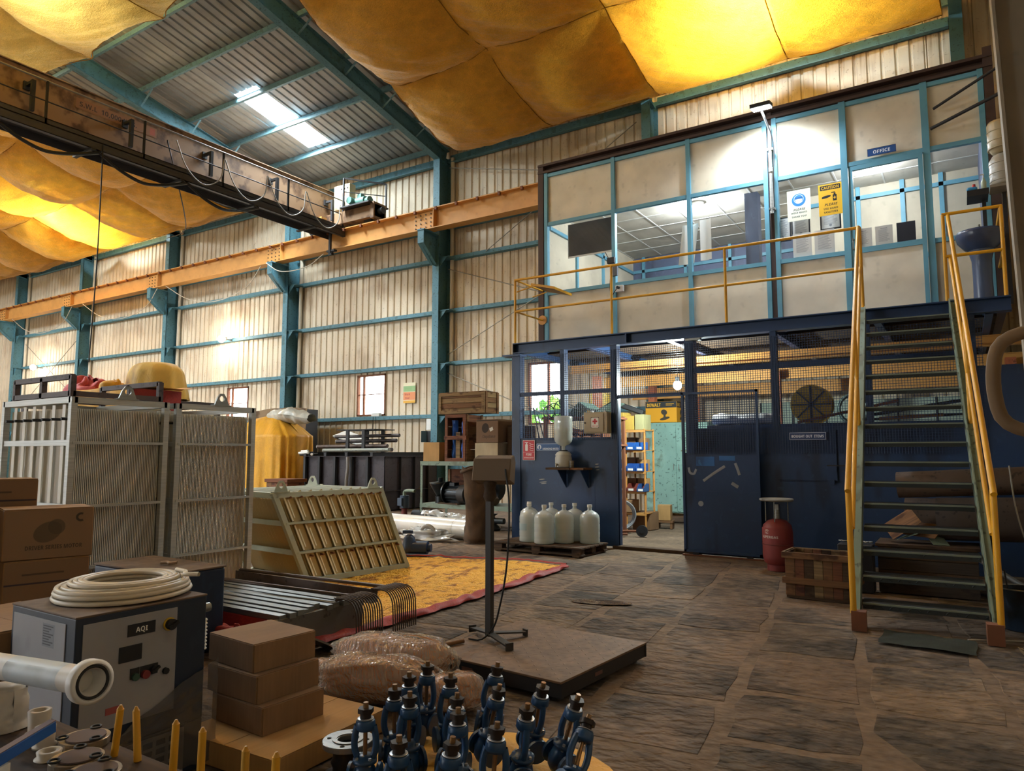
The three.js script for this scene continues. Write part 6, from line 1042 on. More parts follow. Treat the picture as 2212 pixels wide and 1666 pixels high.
{ // motor pump on the rack shelf
  const p = thing('motor_pump', 'black motor pump lying on the rack shelf', 'pump', [-7.9, 0.4, -10.4], R(-8));
  const m = M('#1c2026', { map: T.grime, roughness: 0.35, metalness: 0.3 });
  mesh('pump_bowl', [lathe([[0, 0], [0.06, 0], [0.12, 0.1], [0.2, 0.24], [0.21, 0.27], [0.05, 0.29], [0.04, 0.36], [0, 0.36]], 24, -0.28, 0.1, 0), cyl(0.1, 0.1, 0.12, -0.28, 0.06, 0, 0, 0, 0, 18)], m, p);
  mesh('motor_flange', cyl(0.2, 0.2, 0.03, -0.02, 0.2, 0.05, 0, 0, PI / 2, 26), m, p);
  mesh('motor_body', [cyl(0.14, 0.14, 0.36, 0.18, 0.18, 0.05, 0, 0, PI / 2, 24), ...[...Array(14)].map((_, k) => { const a = k / 14 * PI * 2; return box(0.32, 0.02, 0.006, 0.17, 0.18 + 0.15 * Math.sin(a), 0.05 + 0.15 * Math.cos(a), -a + PI / 2, 0, 0); }), box(0.12, 0.06, 0.12, 0.12, 0.35, 0.05)], m, p);
  mesh('fan_cowl', cyl(0.165, 0.165, 0.16, 0.4, 0.18, 0.05, 0, 0, PI / 2, 26), M('#2b2522', { map: T.soiled, roughness: 0.6 }), p);
  mesh('cradle', box(0.5, 0.02, 0.3, 0.1, 0.01, 0.05), C.woodDk, p);
  const l = thing('long_tool', 'dark long pipe tool leaning across the shelf', 'tool', [0, 0, 0]); mesh('tool_shaft', rod([-7.65, 1.0, -10.6], [-6.95, 0.5, -10.35], 0.06, 12), C.dark, l); mesh('tool_sleeve', rod([-7.2, 0.7, -10.45], [-6.9, 0.46, -10.33], 0.09, 12), M('#6a5848', { map: T.soiled }), l);
  const w = thing('wrapped_part', 'clear plastic wrapped part behind the motor pump', 'part', [-7.68, 0.4, -10.75]); mesh('wrap', drape(16, 12, (u, v) => { const a = u * PI * 2, b = v * PI; const r = 0.13 * (1 + 0.25 * noise3(u * 9, v * 7, 0)); return [r * Math.sin(b) * Math.cos(a), 0.26 + 0.26 * -Math.cos(b), r * Math.sin(b) * Math.sin(a)]; }), M('#a9a59c', { roughness: 0.2, transmission: 0.35, thickness: 0 }), w, { uv: true });
  const k = thing('shelf_crate', 'small brown crate on the rack shelf behind the pump', 'crate', [-8.0, 0.4, -10.8]); mesh('box_body', rbox(0.4, 0.6, 0.2, 0.004, 0, 0.31, 0), C.woodRed, k); mesh('batten', [box(0.05, 0.6, 0.02, -0.17, 0.31, 0.11), box(0.05, 0.6, 0.02, 0.17, 0.31, 0.11)], C.wood, k);
  const bk = thing('black_drum', 'round black drum end behind the shelf pump', 'drum', [-7.3, 0.4, -10.78]); mesh('drum_shell', cyl(0.26, 0.26, 0.2, 0, 0.27, 0, PI / 2, 0, 0, 26), C.black, bk);
}
// floor clutter under the rack
{ const m = thing('vertical_motor', 'small blue motor on a red pump by the rack leg', 'motor', [-8.75, 0, -10.1]); mesh('pump_base', [lathe([[0, 0], [0.1, 0], [0.11, 0.1], [0.06, 0.16], [0.05, 0.28], [0.09, 0.3], [0, 0.3]], 18)], M('#6e2f2a', { map: T.grime }), m); mesh('motor_body', [cyl(0.085, 0.085, 0.22, 0, 0.42, 0, 0, 0, 0, 18), box(0.1, 0.14, 0.06, -0.02, 0.42, 0.09)], M('#35475c', { roughness: 0.5 }), m); mesh('top_elbow', tube([[0, 0.5, 0], [0, 0.6, 0], [0.06, 0.62, 0], [0.24, 0.62, 0]], 0.03, 16, 8), C.sage, m); }
{ const t = thing('yellow_cloth_heap', 'crumpled yellow cloth heap with red lining on floor', 'cloth', [-9.3, 0, -9.7]); mesh('heap', drape(40, 16, (u, v) => { const a = u * PI * 2, r = 0.5 * v * (1 + 0.25 * noise3(u * 8, v * 4, 0)); return [r * Math.cos(a), 0.02 + 0.36 * (1 - v) * (1 - v * 0.3) + 0.06 * noise3(u * 17, v * 9, 2) * (1 - v * 0.4) + 0.05, r * Math.sin(a) * 0.8]; }), C.tarpY, t, { uv: true }); mesh('red_lining', tor(0.09, 0.05, 0.0, 0.36, 0.1, 1.1, 0, 0, 18, 8), C.tarpRed, t); }
{ const t = thing('rubber_roll', 'dark rolled rubber sheet on floor under the rack', 'roll', [-8.3, 0.0, -10.35]); mesh('roll_body', rod([-0.35, 0.14, 0.1], [0.2, 0.14, 0.0], 0.13, 18), C.dark, t); mesh('pale_hoop', tor(0.13, 0.02, 0.05, 0.15, 0.1, 0, PI / 2 - 0.3, 0, 24, 8), M('#8b857b'), t); }
{ const t = thing('tray_box', 'low pale wooden tray on floor under the rack', 'tray', [-7.55, 0, -10.25]); mesh('tray_side', [box(0.5, 0.13, 0.02, 0, 0.08, 0.14), box(0.5, 0.13, 0.02, 0, 0.08, -0.14), box(0.02, 0.13, 0.26, 0.24, 0.08, 0), box(0.02, 0.13, 0.26, -0.24, 0.08, 0)], M('#a97a58', { map: T.wood }), t); mesh('tray_base', box(0.48, 0.02, 0.28, 0, 0.01, 0), C.wood, t); mesh('corner_block', [box(0.04, 0.18, 0.04, 0.22, 0.09, 0.12), box(0.04, 0.18, 0.04, -0.22, 0.09, 0.12)], C.woodLt, t); }
{ const t = thing('pump_casting', 'dark pump casting on floor beside the sack', 'pump', [-6.9, 0, -10.2]); mesh('casting', [lathe([[0, 0], [0.16, 0], [0.17, 0.05], [0.08, 0.12], [0.07, 0.24], [0.12, 0.27], [0, 0.28]], 20), cyl(0.05, 0.05, 0.3, 0.12, 0.16, 0, 0, 0, PI / 2, 14)], M('#20282a', { roughness: 0.5 }), t); }
// plastic roll, sack, crumpled film
{
  const r = thing('plastic_film_roll', 'large white plastic film roll lying on the floor', 'roll', [0, 0, 0]); const A = [-8.15, 0.158, -9.05], B = [-6.36, 0.158, -8.86];
  mesh('film', rod(A, B, 0.152, 34), M('#f0ede6', { map: T.grime, roughness: 0.25, clearcoat: 0.4 }), r); mesh('core', rod([-8.17, 0.158, -9.052], [-6.33, 0.158, -8.857], 0.04, 18), C.cardDk, r);
  mesh('end_face', rod([-6.364, 0.158, -8.861], [-6.35, 0.158, -8.859], 0.138, 30), M('#b6a98e', { map: T.card }), r); mesh('film_band', [rod([-6.66, 0.158, -8.892], [-6.62, 0.158, -8.888], 0.155, 34)], M('#d8d4c8', { roughness: 0.3 }), r);
  const s = thing('jute_sack', 'tall brown jute sack with rolled open top', 'sack', [-6.12, 0, -8.66]);
  const sr = (v) => 0.19 - 0.012 * Math.sin(v * PI * 1.2) + 0.006 * Math.sin(v * 21);
  mesh('sack_body', drape(44, 40, (u, v) => { const a = u * PI * 2, r = sr(v) * (1 + 0.08 * noise3(u * 12, v * 8, 0)) * (v < 0.03 ? 0.9 : 1); return [r * Math.cos(a) + 0.03 * Math.sin(v * 4), 1.08 * v - (v > 0.97 ? 0.04 * Math.sin(a * 2) : 0), r * Math.sin(a)]; }), C.jute, s, { uv: true });
  mesh('sack_floor', cyl(0.17, 0.18, 0.02, 0, 0.012, 0, 0, 0, 0, 24), C.jute, s); mesh('rolled_rim', tube([...Array(14)].map((_, k) => { const a = k / 14 * PI * 2; return [sr(1) * 1.02 * Math.cos(a) - 0.02, 1.06 + 0.035 * Math.sin(2 * a), sr(1) * 1.02 * Math.sin(a)]; }), 0.022, 60, 8, true), C.jute, s); mesh('contents', cyl(0.15, 0.15, 0.02, 0, 0.98, 0, 0, 0, 0, 20), C.black, s);
  const f = thing('crumpled_film', 'crumpled clear film heap on floor before the roll', 'film', [-6.95, 0, -8.5]); mesh('film_heap', drape(44, 22, (u, v) => { const a = u * PI * 2, b = v * PI / 2; const q = 1 + 0.35 * noise3(u * 15, v * 9, 0); return [0.5 * Math.cos(a) * Math.cos(b) * q, 0.02 + 0.15 * Math.sin(b) * q, 0.16 * Math.sin(a) * Math.cos(b) * q]; }), M('#c9c5bc', { roughness: 0.15, transmission: 0.3, thickness: 0 }), f, { uv: true }); mesh('film_loop', [tor(0.1, 0.03, 0.1, 0.13, 0.06, 0.3, 0.4, 0, 24, 8)], M('#c9c5bc', { roughness: 0.15, transmission: 0.3, thickness: 0 }), f);
  tag(mesh('film_scrap', drape(30, 12, (u, v) => [-7.5 + 0.9 * u, 0.33 + 0.05 * Math.sin(v * PI) + 0.05 * noise3(u * 12, v * 8, 0) - 0.05 * u, -9.16 + 0.1 * v]), M('#c9c8c2', { roughness: 0.2, transmission: 0.3, thickness: 0 }), scene, { uv: true }), 'thin crumpled film lying over the plastic roll', 'film');
}
// ---------- dark frame behind the plate packs with covered goods ----------
{
  const f = thing('steel_frame_table', 'dark steel frame table behind the plate packs', 'table', [-10.3, 0, -5.75]); const w = 2.1, d = -1.35, h = 1.95, m = M('#3f3638', { map: T.metal, roughness: 0.6 });
  for (const x of [0, w]) for (const z of [0, -d]) mesh('leg', bb(x - 0.03, x + 0.03, 0, h, z - 0.03, z + 0.03), m, f);
  for (const z of [0, -d]) mesh('rail', bb(0, w, h - 0.06, h, z - 0.03, z + 0.03), m, f); for (const x of [0, 1.0, w]) mesh('rail', bb(x - 0.03, x + 0.03, h - 0.06, h, 0, -d), m, f); mesh('deck', bb(0, w, h - 0.012, h, 0, -d), m, f);
  const c = thing('covered_block', 'yellow cloth over a tall rounded load on the frame', 'covered load', [-8.7, 1.952, -5.2]);
  mesh('load', [cyl(0.22, 0.26, 0.4, 0, 0.2, 0, 0, 0, 0, 18)], C.dark, c);
  mesh('cloth_cover', drape(60, 30, (u, v) => { const a = u * PI * 2, k = Math.min(1, v * 2.2), fold = 1 + 0.05 * Math.sin(a * 11) * v; const r = (0.06 + 0.24 * Math.sqrt(k) + 0.12 * Math.max(0, v - 0.45)) * fold; return [r * Math.cos(a) * 1.25, 0.5 - 0.12 * k * k - Math.max(0, v - 0.45) * 0.64, r * Math.sin(a)]; }), M('#d6b258', { map: T.soiled, bumpMap: T.clothB, bumpScale: 0.005, roughness: 0.7 }), c, { uv: true });
  const e = thing('draped_crate', 'crate draped with soiled yellow cloth and red hem', 'covered load', [-7.3, 1.44, -4.12]); mesh('load', bb(-0.5, 0.45, 0.0, 0.5, -0.26, 0.24), C.tarpRed, e); mesh('cloth_cover', drape(50, 24, (u, v) => { const x = -0.62 + 1.2 * u, k = v < 0.4 ? 0 : (v - 0.4) / 0.6; return [x + 0.02 * Math.sin(v * 9), 0.53 - k * (0.36 - 0.22 * u * u) + 0.02 * noise3(u * 9, v * 7, 0), v < 0.4 ? -0.33 + v / 0.4 * 0.62 : 0.29 + 0.04 * k + 0.03 * Math.sin(u * 21) * k]; }), C.tarpSoil, e, { uv: true });
  const st = thing('stacked_stand', 'steel stand carrying the draped crate behind the packs', 'stand', [-7.35, 0, -4.12]); mesh('top', bb(-0.5, 0.5, 1.4, 1.438, -0.26, 0.24), m, st); for (const x of [-0.5, 0.45]) for (const z of [-0.22, 0.2]) mesh('leg', bb(x - 0.03, x + 0.03, 0, 1.4, z - 0.03, z + 0.03), m, st);
  const r = thing('red_cloth_bundle', 'red cloth bundle heaped on a dark sheet', 'cloth', [-9.4, 1.97, -4.72]); mesh('bundle', drape(50, 20, (u, v) => { const a = u * PI * 2, b = v * PI / 2, q = 1 + 0.22 * noise3(u * 10, v * 6, 0) + 0.1 * Math.sin(a * 6 + 3 * v); return [0.34 * Math.cos(a) * Math.cos(b) * q, 0.03 + 0.24 * Math.sin(b) * q, 0.26 * Math.sin(a) * Math.cos(b) * q]; }), M('#c4474a', { map: T.cloth, bumpMap: T.clothB, bumpScale: 0.006, roughness: 0.7 }), r, { uv: true }); mesh('dark_sheet', bb(-0.4, 0.5, -0.018, 0.01, -0.25, 0.25), C.dark, r);
  const y = thing('yellow_cloth_bundle', 'folded yellow cloth slumped beside the red bundle', 'cloth', [-8.8, 1.955, -4.72]); mesh('bundle', drape(36, 18, (u, v) => { const a = u * PI * 2, b = v * PI / 2, q = 1 + 0.2 * noise3(u * 9, v * 6, 3); return [0.2 * Math.cos(a) * Math.cos(b) * q, 0.01 + 0.22 * Math.sin(b) * q, 0.2 * Math.sin(a) * Math.cos(b) * q]; }), C.tarpY, y, { uv: true });
  for (let k = 0; k < 3; k++) tag(mesh('white_sheet_pack', rbox(0.6, 0.035, 0.4, 0.006, -9.95 + 0.02 * k, 1.97 + 0.037 * k, -4.72 - 0.02 * k, 0, 0.1 * k, 0), C.white), ['bottom white sheet pack stacked behind the red bundle', 'middle white sheet pack stacked behind the red bundle', 'top white sheet pack stacked behind the red bundle'][k], 'sheets');
}
{ const f = thing('angle_frame', 'bare brown angle frame lying on the tall packs', 'frame', [-6.62, 1.726, -2.76]); const m = M('#5a4a48', { map: T.metal, roughness: 0.6 }); for (const [a, b] of [[[0.0, 0.03, 0], [0.9, 0.03, 0]], [[0, 0.03, -0.7], [0.9, 0.03, -0.7]], [[0, 0.03, 0], [0, 0.03, -0.7]], [[0.9, 0.03, 0], [0.9, 0.03, -0.7]], [[0.0, 0.16, 0], [0.9, 0.16, 0]], [[0, 0.16, -0.7], [0.9, 0.16, -0.7]]]) mesh('member', bar(a, b, 0.04), m, f); for (const x of [0.0, 0.45, 0.9]) for (const z of [0, -0.7]) mesh('stub', bb(x - 0.02, x + 0.02, 0, 0.17, z - 0.02, z + 0.02), m, f); }
// wall lamps
for (const [x, y, label] of [[-20.5, 5.06, 'bright wall lamp on the girt beyond the crane column'], [-33.3, 4.95, 'farthest bright wall lamp on the girt']]) {
  const l = thing('wall_lamp', label, 'lamp', [x, y, ZB + 0.2]);
  mesh('lamp_arm', [rod([0, 0, -0.03], [0, 0.02, 0.22], 0.02), cyl(0.05, 0.07, 0.1, 0, 0.02, 0.24, PI / 2)], C.steel, l); mesh('lamp_bulb', sph(0.12, 0, 0, 0.36), new THREE.MeshStandardMaterial({ color: '#fff', emissive: '#fff6e6', emissiveIntensity: 12 }), l);
  const p = new THREE.PointLight('#fff2e0', 4); p.position.set(x, y, ZB + 0.56); p.castShadow = true; p.shadow.radius = 6; p.name = 'wall_lamp_light'; scene.add(p);
}
// ---------- foreground ----------
{ // control cabinet with coil
  const c = thing('chiller_cabinet', 'grey and navy machine cabinet with control panel marked AQI', 'machine', [-3.0, 0, -1.655]);
  const w = 0.49, d = 0.53, h = 0.7, navy = M('#1d2b3f', { map: T.paint, roughness: 0.45 }), grey = M('#96979f', { map: T.grime, roughness: 0.55 });
  mesh('cabinet_shell', [rbox(w, 0.5, d, 0.006, 0, 0.45, 0)], navy, c);
  mesh('lower_shell', [rbox(w, 0.2, d, 0.006, 0, 0.1, 0)], navy, c);
  mesh('top_plate', rbox(w + 0.004, 0.008, d + 0.004, 0.003, 0, 0.702, 0), M('#7b6a5e', { map: T.dust, roughness: 0.8 }), c, { label: 'dust covered top plate' });
  const X = w / 2 + 0.002;
  const cpl = mesh('control_panel', rbox(0.004, 0.4, 0.37, 0.0015, X, 0.475, 0.055), grey, c);
  mesh('vent_panel', (() => { const s = shp([[-0.16, -0.1], [0.2, -0.1], [0.2, 0.09], [-0.16, 0.09]]); for (let i = 0; i < 6; i++) for (let j = 0; j < 5; j++) s.holes.push(new THREE.Path([[-0.135 + i * 0.054, -0.085 + j * 0.034], [-0.095 + i * 0.054, -0.085 + j * 0.034], [-0.095 + i * 0.054, -0.062 + j * 0.034], [-0.135 + i * 0.054, -0.062 + j * 0.034]].map((q) => new THREE.Vector2(...q)))); return ext(s, 0.004, X, 0.1, 0.02, 0, PI / 2, 0); })(), grey, c);
  mesh('side_panel', rbox(0.4, 0.4, 0.004, 0.0015, -0.02, 0.475, d / 2 + 0.002), grey, c);
  const F = (name, geos, mat, o) => mesh(name, geos, mat, /rating|rear|spring/.test(name) ? c : cpl, o);
  const xs = X + 0.004;
  F('name_plate', box(0.003, 0.045, 0.11, xs, 0.62, 0.02), C.black); F('name_print', face(0.108, 0.043, xs + 0.002, 0.62, 0.02, 0, PI / 2, 0), printMat(256, 102, (x, ww, hh) => { x.fillStyle = '#16171a'; x.fillRect(0, 0, ww, hh); ctext(x, 'AQI', ww / 2, hh / 2 + 2, 'bold 64px sans-serif', '#d9d9d6'); }), { uv: true });
  F('isolator_plate', cyl(0.026, 0.026, 0.006, xs, 0.615, -0.095, 0, 0, PI / 2, 24), M('#c9a22c', { roughness: 0.4 })); F('isolator_knob', [cyl(0.02, 0.022, 0.02, xs + 0.012, 0.615, -0.095, 0, 0, PI / 2, 18), box(0.018, 0.012, 0.045, xs + 0.026, 0.615, -0.095, 0.4)], C.black);
  F('display_window', rbox(0.004, 0.06, 0.09, 0.002, xs, 0.535, 0.06), C.black);
  const leg = (z) => box(0.003, 0.04, 0.036, xs, 0.455, z);
  F('legend_plate', leg(0.0), C.black); F('legend_plate', leg(-0.035), C.black); F('legend_plate', leg(0.04), C.black);
  F('green_button', cyl(0.014, 0.014, 0.014, xs + 0.007, 0.443, 0.04, 0, 0, PI / 2, 18), M('#2f4a3c')); F('red_button', cyl(0.016, 0.016, 0.016, xs + 0.007, 0.443, 0.0, 0, 0, PI / 2, 18), M('#7a2c2c')); F('selector_switch', [cyl(0.014, 0.014, 0.014, xs + 0.007, 0.455, -0.035, 0, 0, PI / 2, 18), box(0.014, 0.009, 0.036, xs + 0.016, 0.455, -0.035, 0.5)], C.black);
  F('plug_button', cyl(0.013, 0.013, 0.012, xs + 0.005, 0.435, -0.085, 0, 0, PI / 2, 8), C.black);
  F('warning_label', box(0.001, 0.025, 0.06, xs - 0.0015, 0.34, 0.115), M('#a05050', { map: T.grime }));
  F('rating_plate', face(0.09, 0.085, 0.06, 0.62, d / 2 + 0.0048), printMat(180, 170, (x, ww, hh) => { x.fillStyle = '#777a80'; x.fillRect(0, 0, ww, hh); x.fillStyle = '#3a3d44'; for (let i = 0; i < 8; i++) x.fillRect(10, 14 + i * 19, 150 - 30 * (i % 3), 9); }), { uv: true });
  F('rear_fitting', [rod([0.12, 0.62, -d / 2], [0.12, 0.62, -d / 2 - 0.08], 0.014), rod([0.12, 0.62, -d / 2 - 0.06], [0.12, 0.62, -d / 2 - 0.1], 0.02)], C.steel);
  F('spring_hose', [...Array(9)].map((_, k) => tor(0.022, 0.005, 0.16, 0.58 - k * 0.015, -d / 2 - 0.035, PI / 2, 0, 0, 14, 6)), C.paper);
  mesh('stretch_film', drape(36, 26, (u, v) => { const z = 0.3 - 0.62 * u, sag = 0.42 - 0.14 * (1 - u); return [X + 0.012 + 0.006 * Math.abs(noise3(u * 14, v * 12, 0)), 0.012 + (sag) * v * (0.55 + 0.45 * u) + 0.012 * noise3(u * 11, v * 8, 3) + 0.012, z]; }), M('#b9b4b0', { roughness: 0.12, transmission: 0.86, thickness: 0 }), c, { uv: true, label: 'torn clear stretch film' });
  const k = thing('hose_coil', 'coil of cream plastic hose on the machine cabinet', 'hose', [-3.03, 0.708, -1.72]);
  for (let i = 0; i < 22; i++) { const a = i / 22 * PI * 2, q = Math.floor(i / 6), r = 0.17 + 0.017 * (i % 6) - 0.006 * q; mesh('hose_turn', tor(r, 0.0095, rr(-0.006, 0.006), 0.012 + 0.0175 * q + rr(0, 0.004), rr(-0.006, 0.006), PI / 2 + rr(-0.03, 0.03), rr(-0.03, 0.03), 0, 56, 7), M('#c9bda8', { roughness: 0.4 }), k); }
  mesh('hose_tail', tube([[0.05, 0.08, -0.2], [0.16, 0.085, -0.17], [0.24, 0.088, -0.12], [0.3, 0.09, -0.14]], 0.0095, 20, 7), M('#c9bda8', { roughness: 0.4 }), k);
}
{ // navy cabinet behind
  const c = thing('navy_cabinet', 'low navy machine cabinet with dusty top behind the coil', 'machine', [-4.67, 0, -2.88]);
  mesh('cabinet_shell', rbox(0.85, 0.53, 0.42, 0.015, 0, 0.275, 0), M('#152944', { map: T.paint, roughness: 0.45 }), c); mesh('top_plate', rbox(0.86, 0.012, 0.43, 0.004, 0, 0.546, 0), M('#83705f', { map: T.dust, roughness: 0.85 }), c); mesh('foot', [[-0.38, -0.17], [0.38, -0.17], [-0.38, 0.17], [0.38, 0.17]].map(([x, z]) => box(0.06, 0.02, 0.06, x, 0.01, z)), C.dark, c);
  tag(mesh('paper_twist', tube([[-4.62, 0.566, -2.86], [-4.57, 0.57, -2.88], [-4.53, 0.568, -2.87], [-4.5, 0.572, -2.9]], 0.012, 16, 5), M('#a48a72')), 'twisted brown paper scrap on the navy cabinet', 'paper');
}
// cartons at the left edge
const motorPrint = (x, w, h) => { x.fillStyle = '#8a6f56'; x.fillRect(0, 0, w, h); x.fillStyle = '#54493c'; x.globalAlpha = 0.65; x.beginPath(); x.ellipse(w * 0.48, h * 0.46, w * 0.17, h * 0.2, -0.5, 0, 7); x.fill(); x.beginPath(); x.ellipse(w * 0.58, h * 0.36, w * 0.1, h * 0.16, -0.4, 0, 7); x.fill(); x.globalAlpha = 1; x.lineWidth = 9; x.strokeStyle = '#4a3f35'; x.beginPath(); x.arc(w * 0.86, h * 0.18, 15, 1, 5.2); x.stroke(); ctext(x, 'DRIVER SERIES MOTOR', w * 0.56, h * 0.78, 'bold 24px sans-serif', '#4a3f35', w * 0.66); };
const motorPrint2 = (x, w, h) => { x.fillStyle = '#82674f'; x.fillRect(0, 0, w, h); x.fillStyle = '#3e3540'; x.fillRect(0, h * 0.36, w, 7); x.fillStyle = '#5b4a3c'; x.fillRect(w * 0.2, h * 0.2, w * 0.5, 8); x.beginPath(); x.ellipse(w * 0.7, h * 0.75, w * 0.11, h * 0.16, -0.4, 0, 7); x.fill(); x.fillRect(w * 0.2, h * 0.72, w * 0.2, 12); };
const labelPrint = (x, w, h) => { motorPrint2(x, w, h); x.fillStyle = '#9a9a9c'; x.fillRect(w * 0.06, h * 0.5, w * 0.7, h * 0.34); x.fillStyle = '#55565c'; for (let i = 0; i < 5; i++) x.fillRect(w * 0.1, h * (0.54 + i * 0.055), w * (0.4 + 0.2 * ((i * 7) % 3) / 3), 5); };
{
  const a = PI / 2 - R(15.5), mk = (label, x, y, z, w, h, d, dr, da = 0) => carton('motor_carton', label, 'carton', w, h, d, x, y, z, a + da, C.card, 'printed motor cartons', dr);
  mk('lowest printed motor carton of the front stack', -4.6, 0, -2.1, 0.42, 0.36, 0.3, motorPrint2);
  mk('middle printed motor carton of the front stack', -4.6, 0.366, -2.11, 0.42, 0.33, 0.3, motorPrint2, 0.03);
  mk('top motor carton of the front stack with pump picture', -4.61, 0.702, -2.12, 0.44, 0.28, 0.31, motorPrint, -0.02);
  mk('lowest motor carton of the rear stack', -5.05, 0, -2.0, 0.44, 0.4, 0.3, motorPrint2); mk('middle motor carton of the rear stack', -5.05, 0.406, -2.0, 0.44, 0.4, 0.3, motorPrint2); mk('top motor carton of the rear stack with white label', -5.05, 0.812, -2.0, 0.44, 0.33, 0.3, labelPrint, 0.02);
  mk('lowest motor carton of the edge stack', -4.83, 0, -1.62, 0.4, 0.37, 0.3, motorPrint2); mk('middle motor carton of the edge stack', -4.83, 0.376, -1.62, 0.4, 0.36, 0.3, motorPrint2); mk('top motor carton of the edge stack', -4.83, 0.742, -1.62, 0.4, 0.33, 0.3, motorPrint2, 0.03);
}
carton('wide_carton', 'wide dusty carton left of the machine cabinet', 'carton', 0.6, 0.58, 0.44, -3.62, 0, -1.5, 0.02, C.card);
// three brown cartons on a flat carton
{
  const dark = M('#8d7156', { map: T.card, roughness: 0.9 });
  const base = thing('flat_carton', 'flat carton lying under the three brown cartons', 'carton', [-2.66, 0, -2.28], R(2)); mesh('box_body', rbox(0.6, 0.098, 0.66, 0.005, 0, 0.049, 0), C.cardLt, base); mesh('top_flap', [box(0.298, 0.003, 0.66, 0.151, 0.0995, 0), box(0.298, 0.003, 0.66, -0.151, 0.0995, 0)], C.cardLt, base);
  const b = (label, x, y, z, w, h, d, ry) => { const t = thing('brown_carton', label, 'carton', [x, y, z], ry, 'three stacked brown cartons'); mesh('box_body', rbox(w, h, d, 0.004, 0, h / 2, 0), dark, t); mesh('top_flap', box(w * 0.99, 0.003, d * 0.99, 0, h + 0.0015, 0), dark, t); mesh('front_flap', box(0.004, h * 0.99, d * 0.98, w / 2 + 0.003, h / 2, 0), dark, t); };
  b('bottom brown carton of the small stack', -2.76, 0.102, -2.26, 0.37, 0.115, 0.33, R(-3)); b('middle brown carton of the small stack', -2.81, 0.221, -2.27, 0.36, 0.115, 0.34, R(-2)); b('top brown carton with sunlit lid', -2.85, 0.34, -2.29, 0.36, 0.12, 0.33, R(-5));
}
// bubble-wrapped parcels
{
  const film = M('#ece4da', { roughness: 0.08, transmission: 0.74, thickness: 0, bumpMap: T.crinkle, bumpScale: 0.02 }), inner = M('#c48a52', { map: T.card, roughness: 0.6 });
  const lump = (label, x, z, ry, L, W, H, s) => {
    const t = thing('wrapped_parcel', label, 'parcel', [x, 0, z], ry, 'film wrapped parcels on the floor');
    const shape = (k, rough) => drape(72, 26, (u, v) => { const a = u * PI * 2, b = v * PI - PI / 2; const c = Math.cos(b); const q = 1 + rough * noise3(u * 9 + s, v * 7, s) + rough * 0.6 * noise3(u * 31 + s, v * 22, s + 3); const cx = Math.sign(Math.cos(a)) * Math.pow(Math.abs(Math.cos(a)), 0.75); return [L * k * cx * Math.pow(c, 0.6) * q, Math.max(0.004, H / 2 + H / 2 * k * Math.sin(b) * (1 + rough * noise3(u * 12, v * 8, s + 8))), W * k * Math.sin(a) * Math.pow(c, 0.7) * q]; });
    mesh('film_wrap', shape(1, 0.12), film, t, { uv: true }); mesh('wrapped_part', shape(0.93, 0.06), inner, t, { uv: true });
  };
  lump('long film wrapped parcel behind the front one', -2.83, -3.18, R(19), 0.38, 0.15, 0.27, 1);
  lump('film wrapped parcel beside the brown cartons', -2.66, -2.87, R(21), 0.33, 0.13, 0.25, 4);
  lump('small film wrapped parcel tucked behind the cartons', -3.12, -2.92, R(20), 0.1, 0.09, 0.15, 7);
  lump('film wrapped parcel nearest the scale edge', -2.26, -3.0, R(50), 0.17, 0.12, 0.19, 9);
  const pink = M('#b9a79f', { roughness: 0.15, transmission: 0.3, thickness: 0 });
  const roll = (label, x, z, r, L, ry) => { const t = thing('bubble_wrap_roll', label, 'bubble wrap', [x, 0, z], ry, 'bubble wrap in the foreground'); mesh('wrap', drape(40, 20, (u, v) => { const a = u * PI * 2, q = 1 + 0.14 * noise3(u * 14, v * 9, 2); return [(v - 0.5) * L, r + r * 0.98 * Math.sin(a) * q, r * Math.cos(a) * q]; }), pink, t, { uv: true }); mesh('wrap_core', cyl(r * 0.7, r * 0.7, L * 0.96, 0, r, 0, 0, 0, PI / 2, 16), M('#9c8a80'), t); };
  roll('crumpled pinkish bubble wrap roll beside the flange', -2.02, -1.72, 0.09, 0.3, R(30)); roll('small bubble wrap roll before the valves', -1.78, -1.74, 0.07, 0.16, R(-20));
}
{ const r = thing('film_core_roll', 'greenish stretch film roll lying by the scale', 'roll', [0, 0, 0]); mesh('film', rod([-2.93, 0.057, -3.42], [-3.12, 0.057, -3.78], 0.055, 20), M('#8c8566', { roughness: 0.3 }), r); mesh('core', rod([-2.92, 0.057, -3.4], [-3.125, 0.057, -3.79], 0.03, 16), C.cardDk, r); }
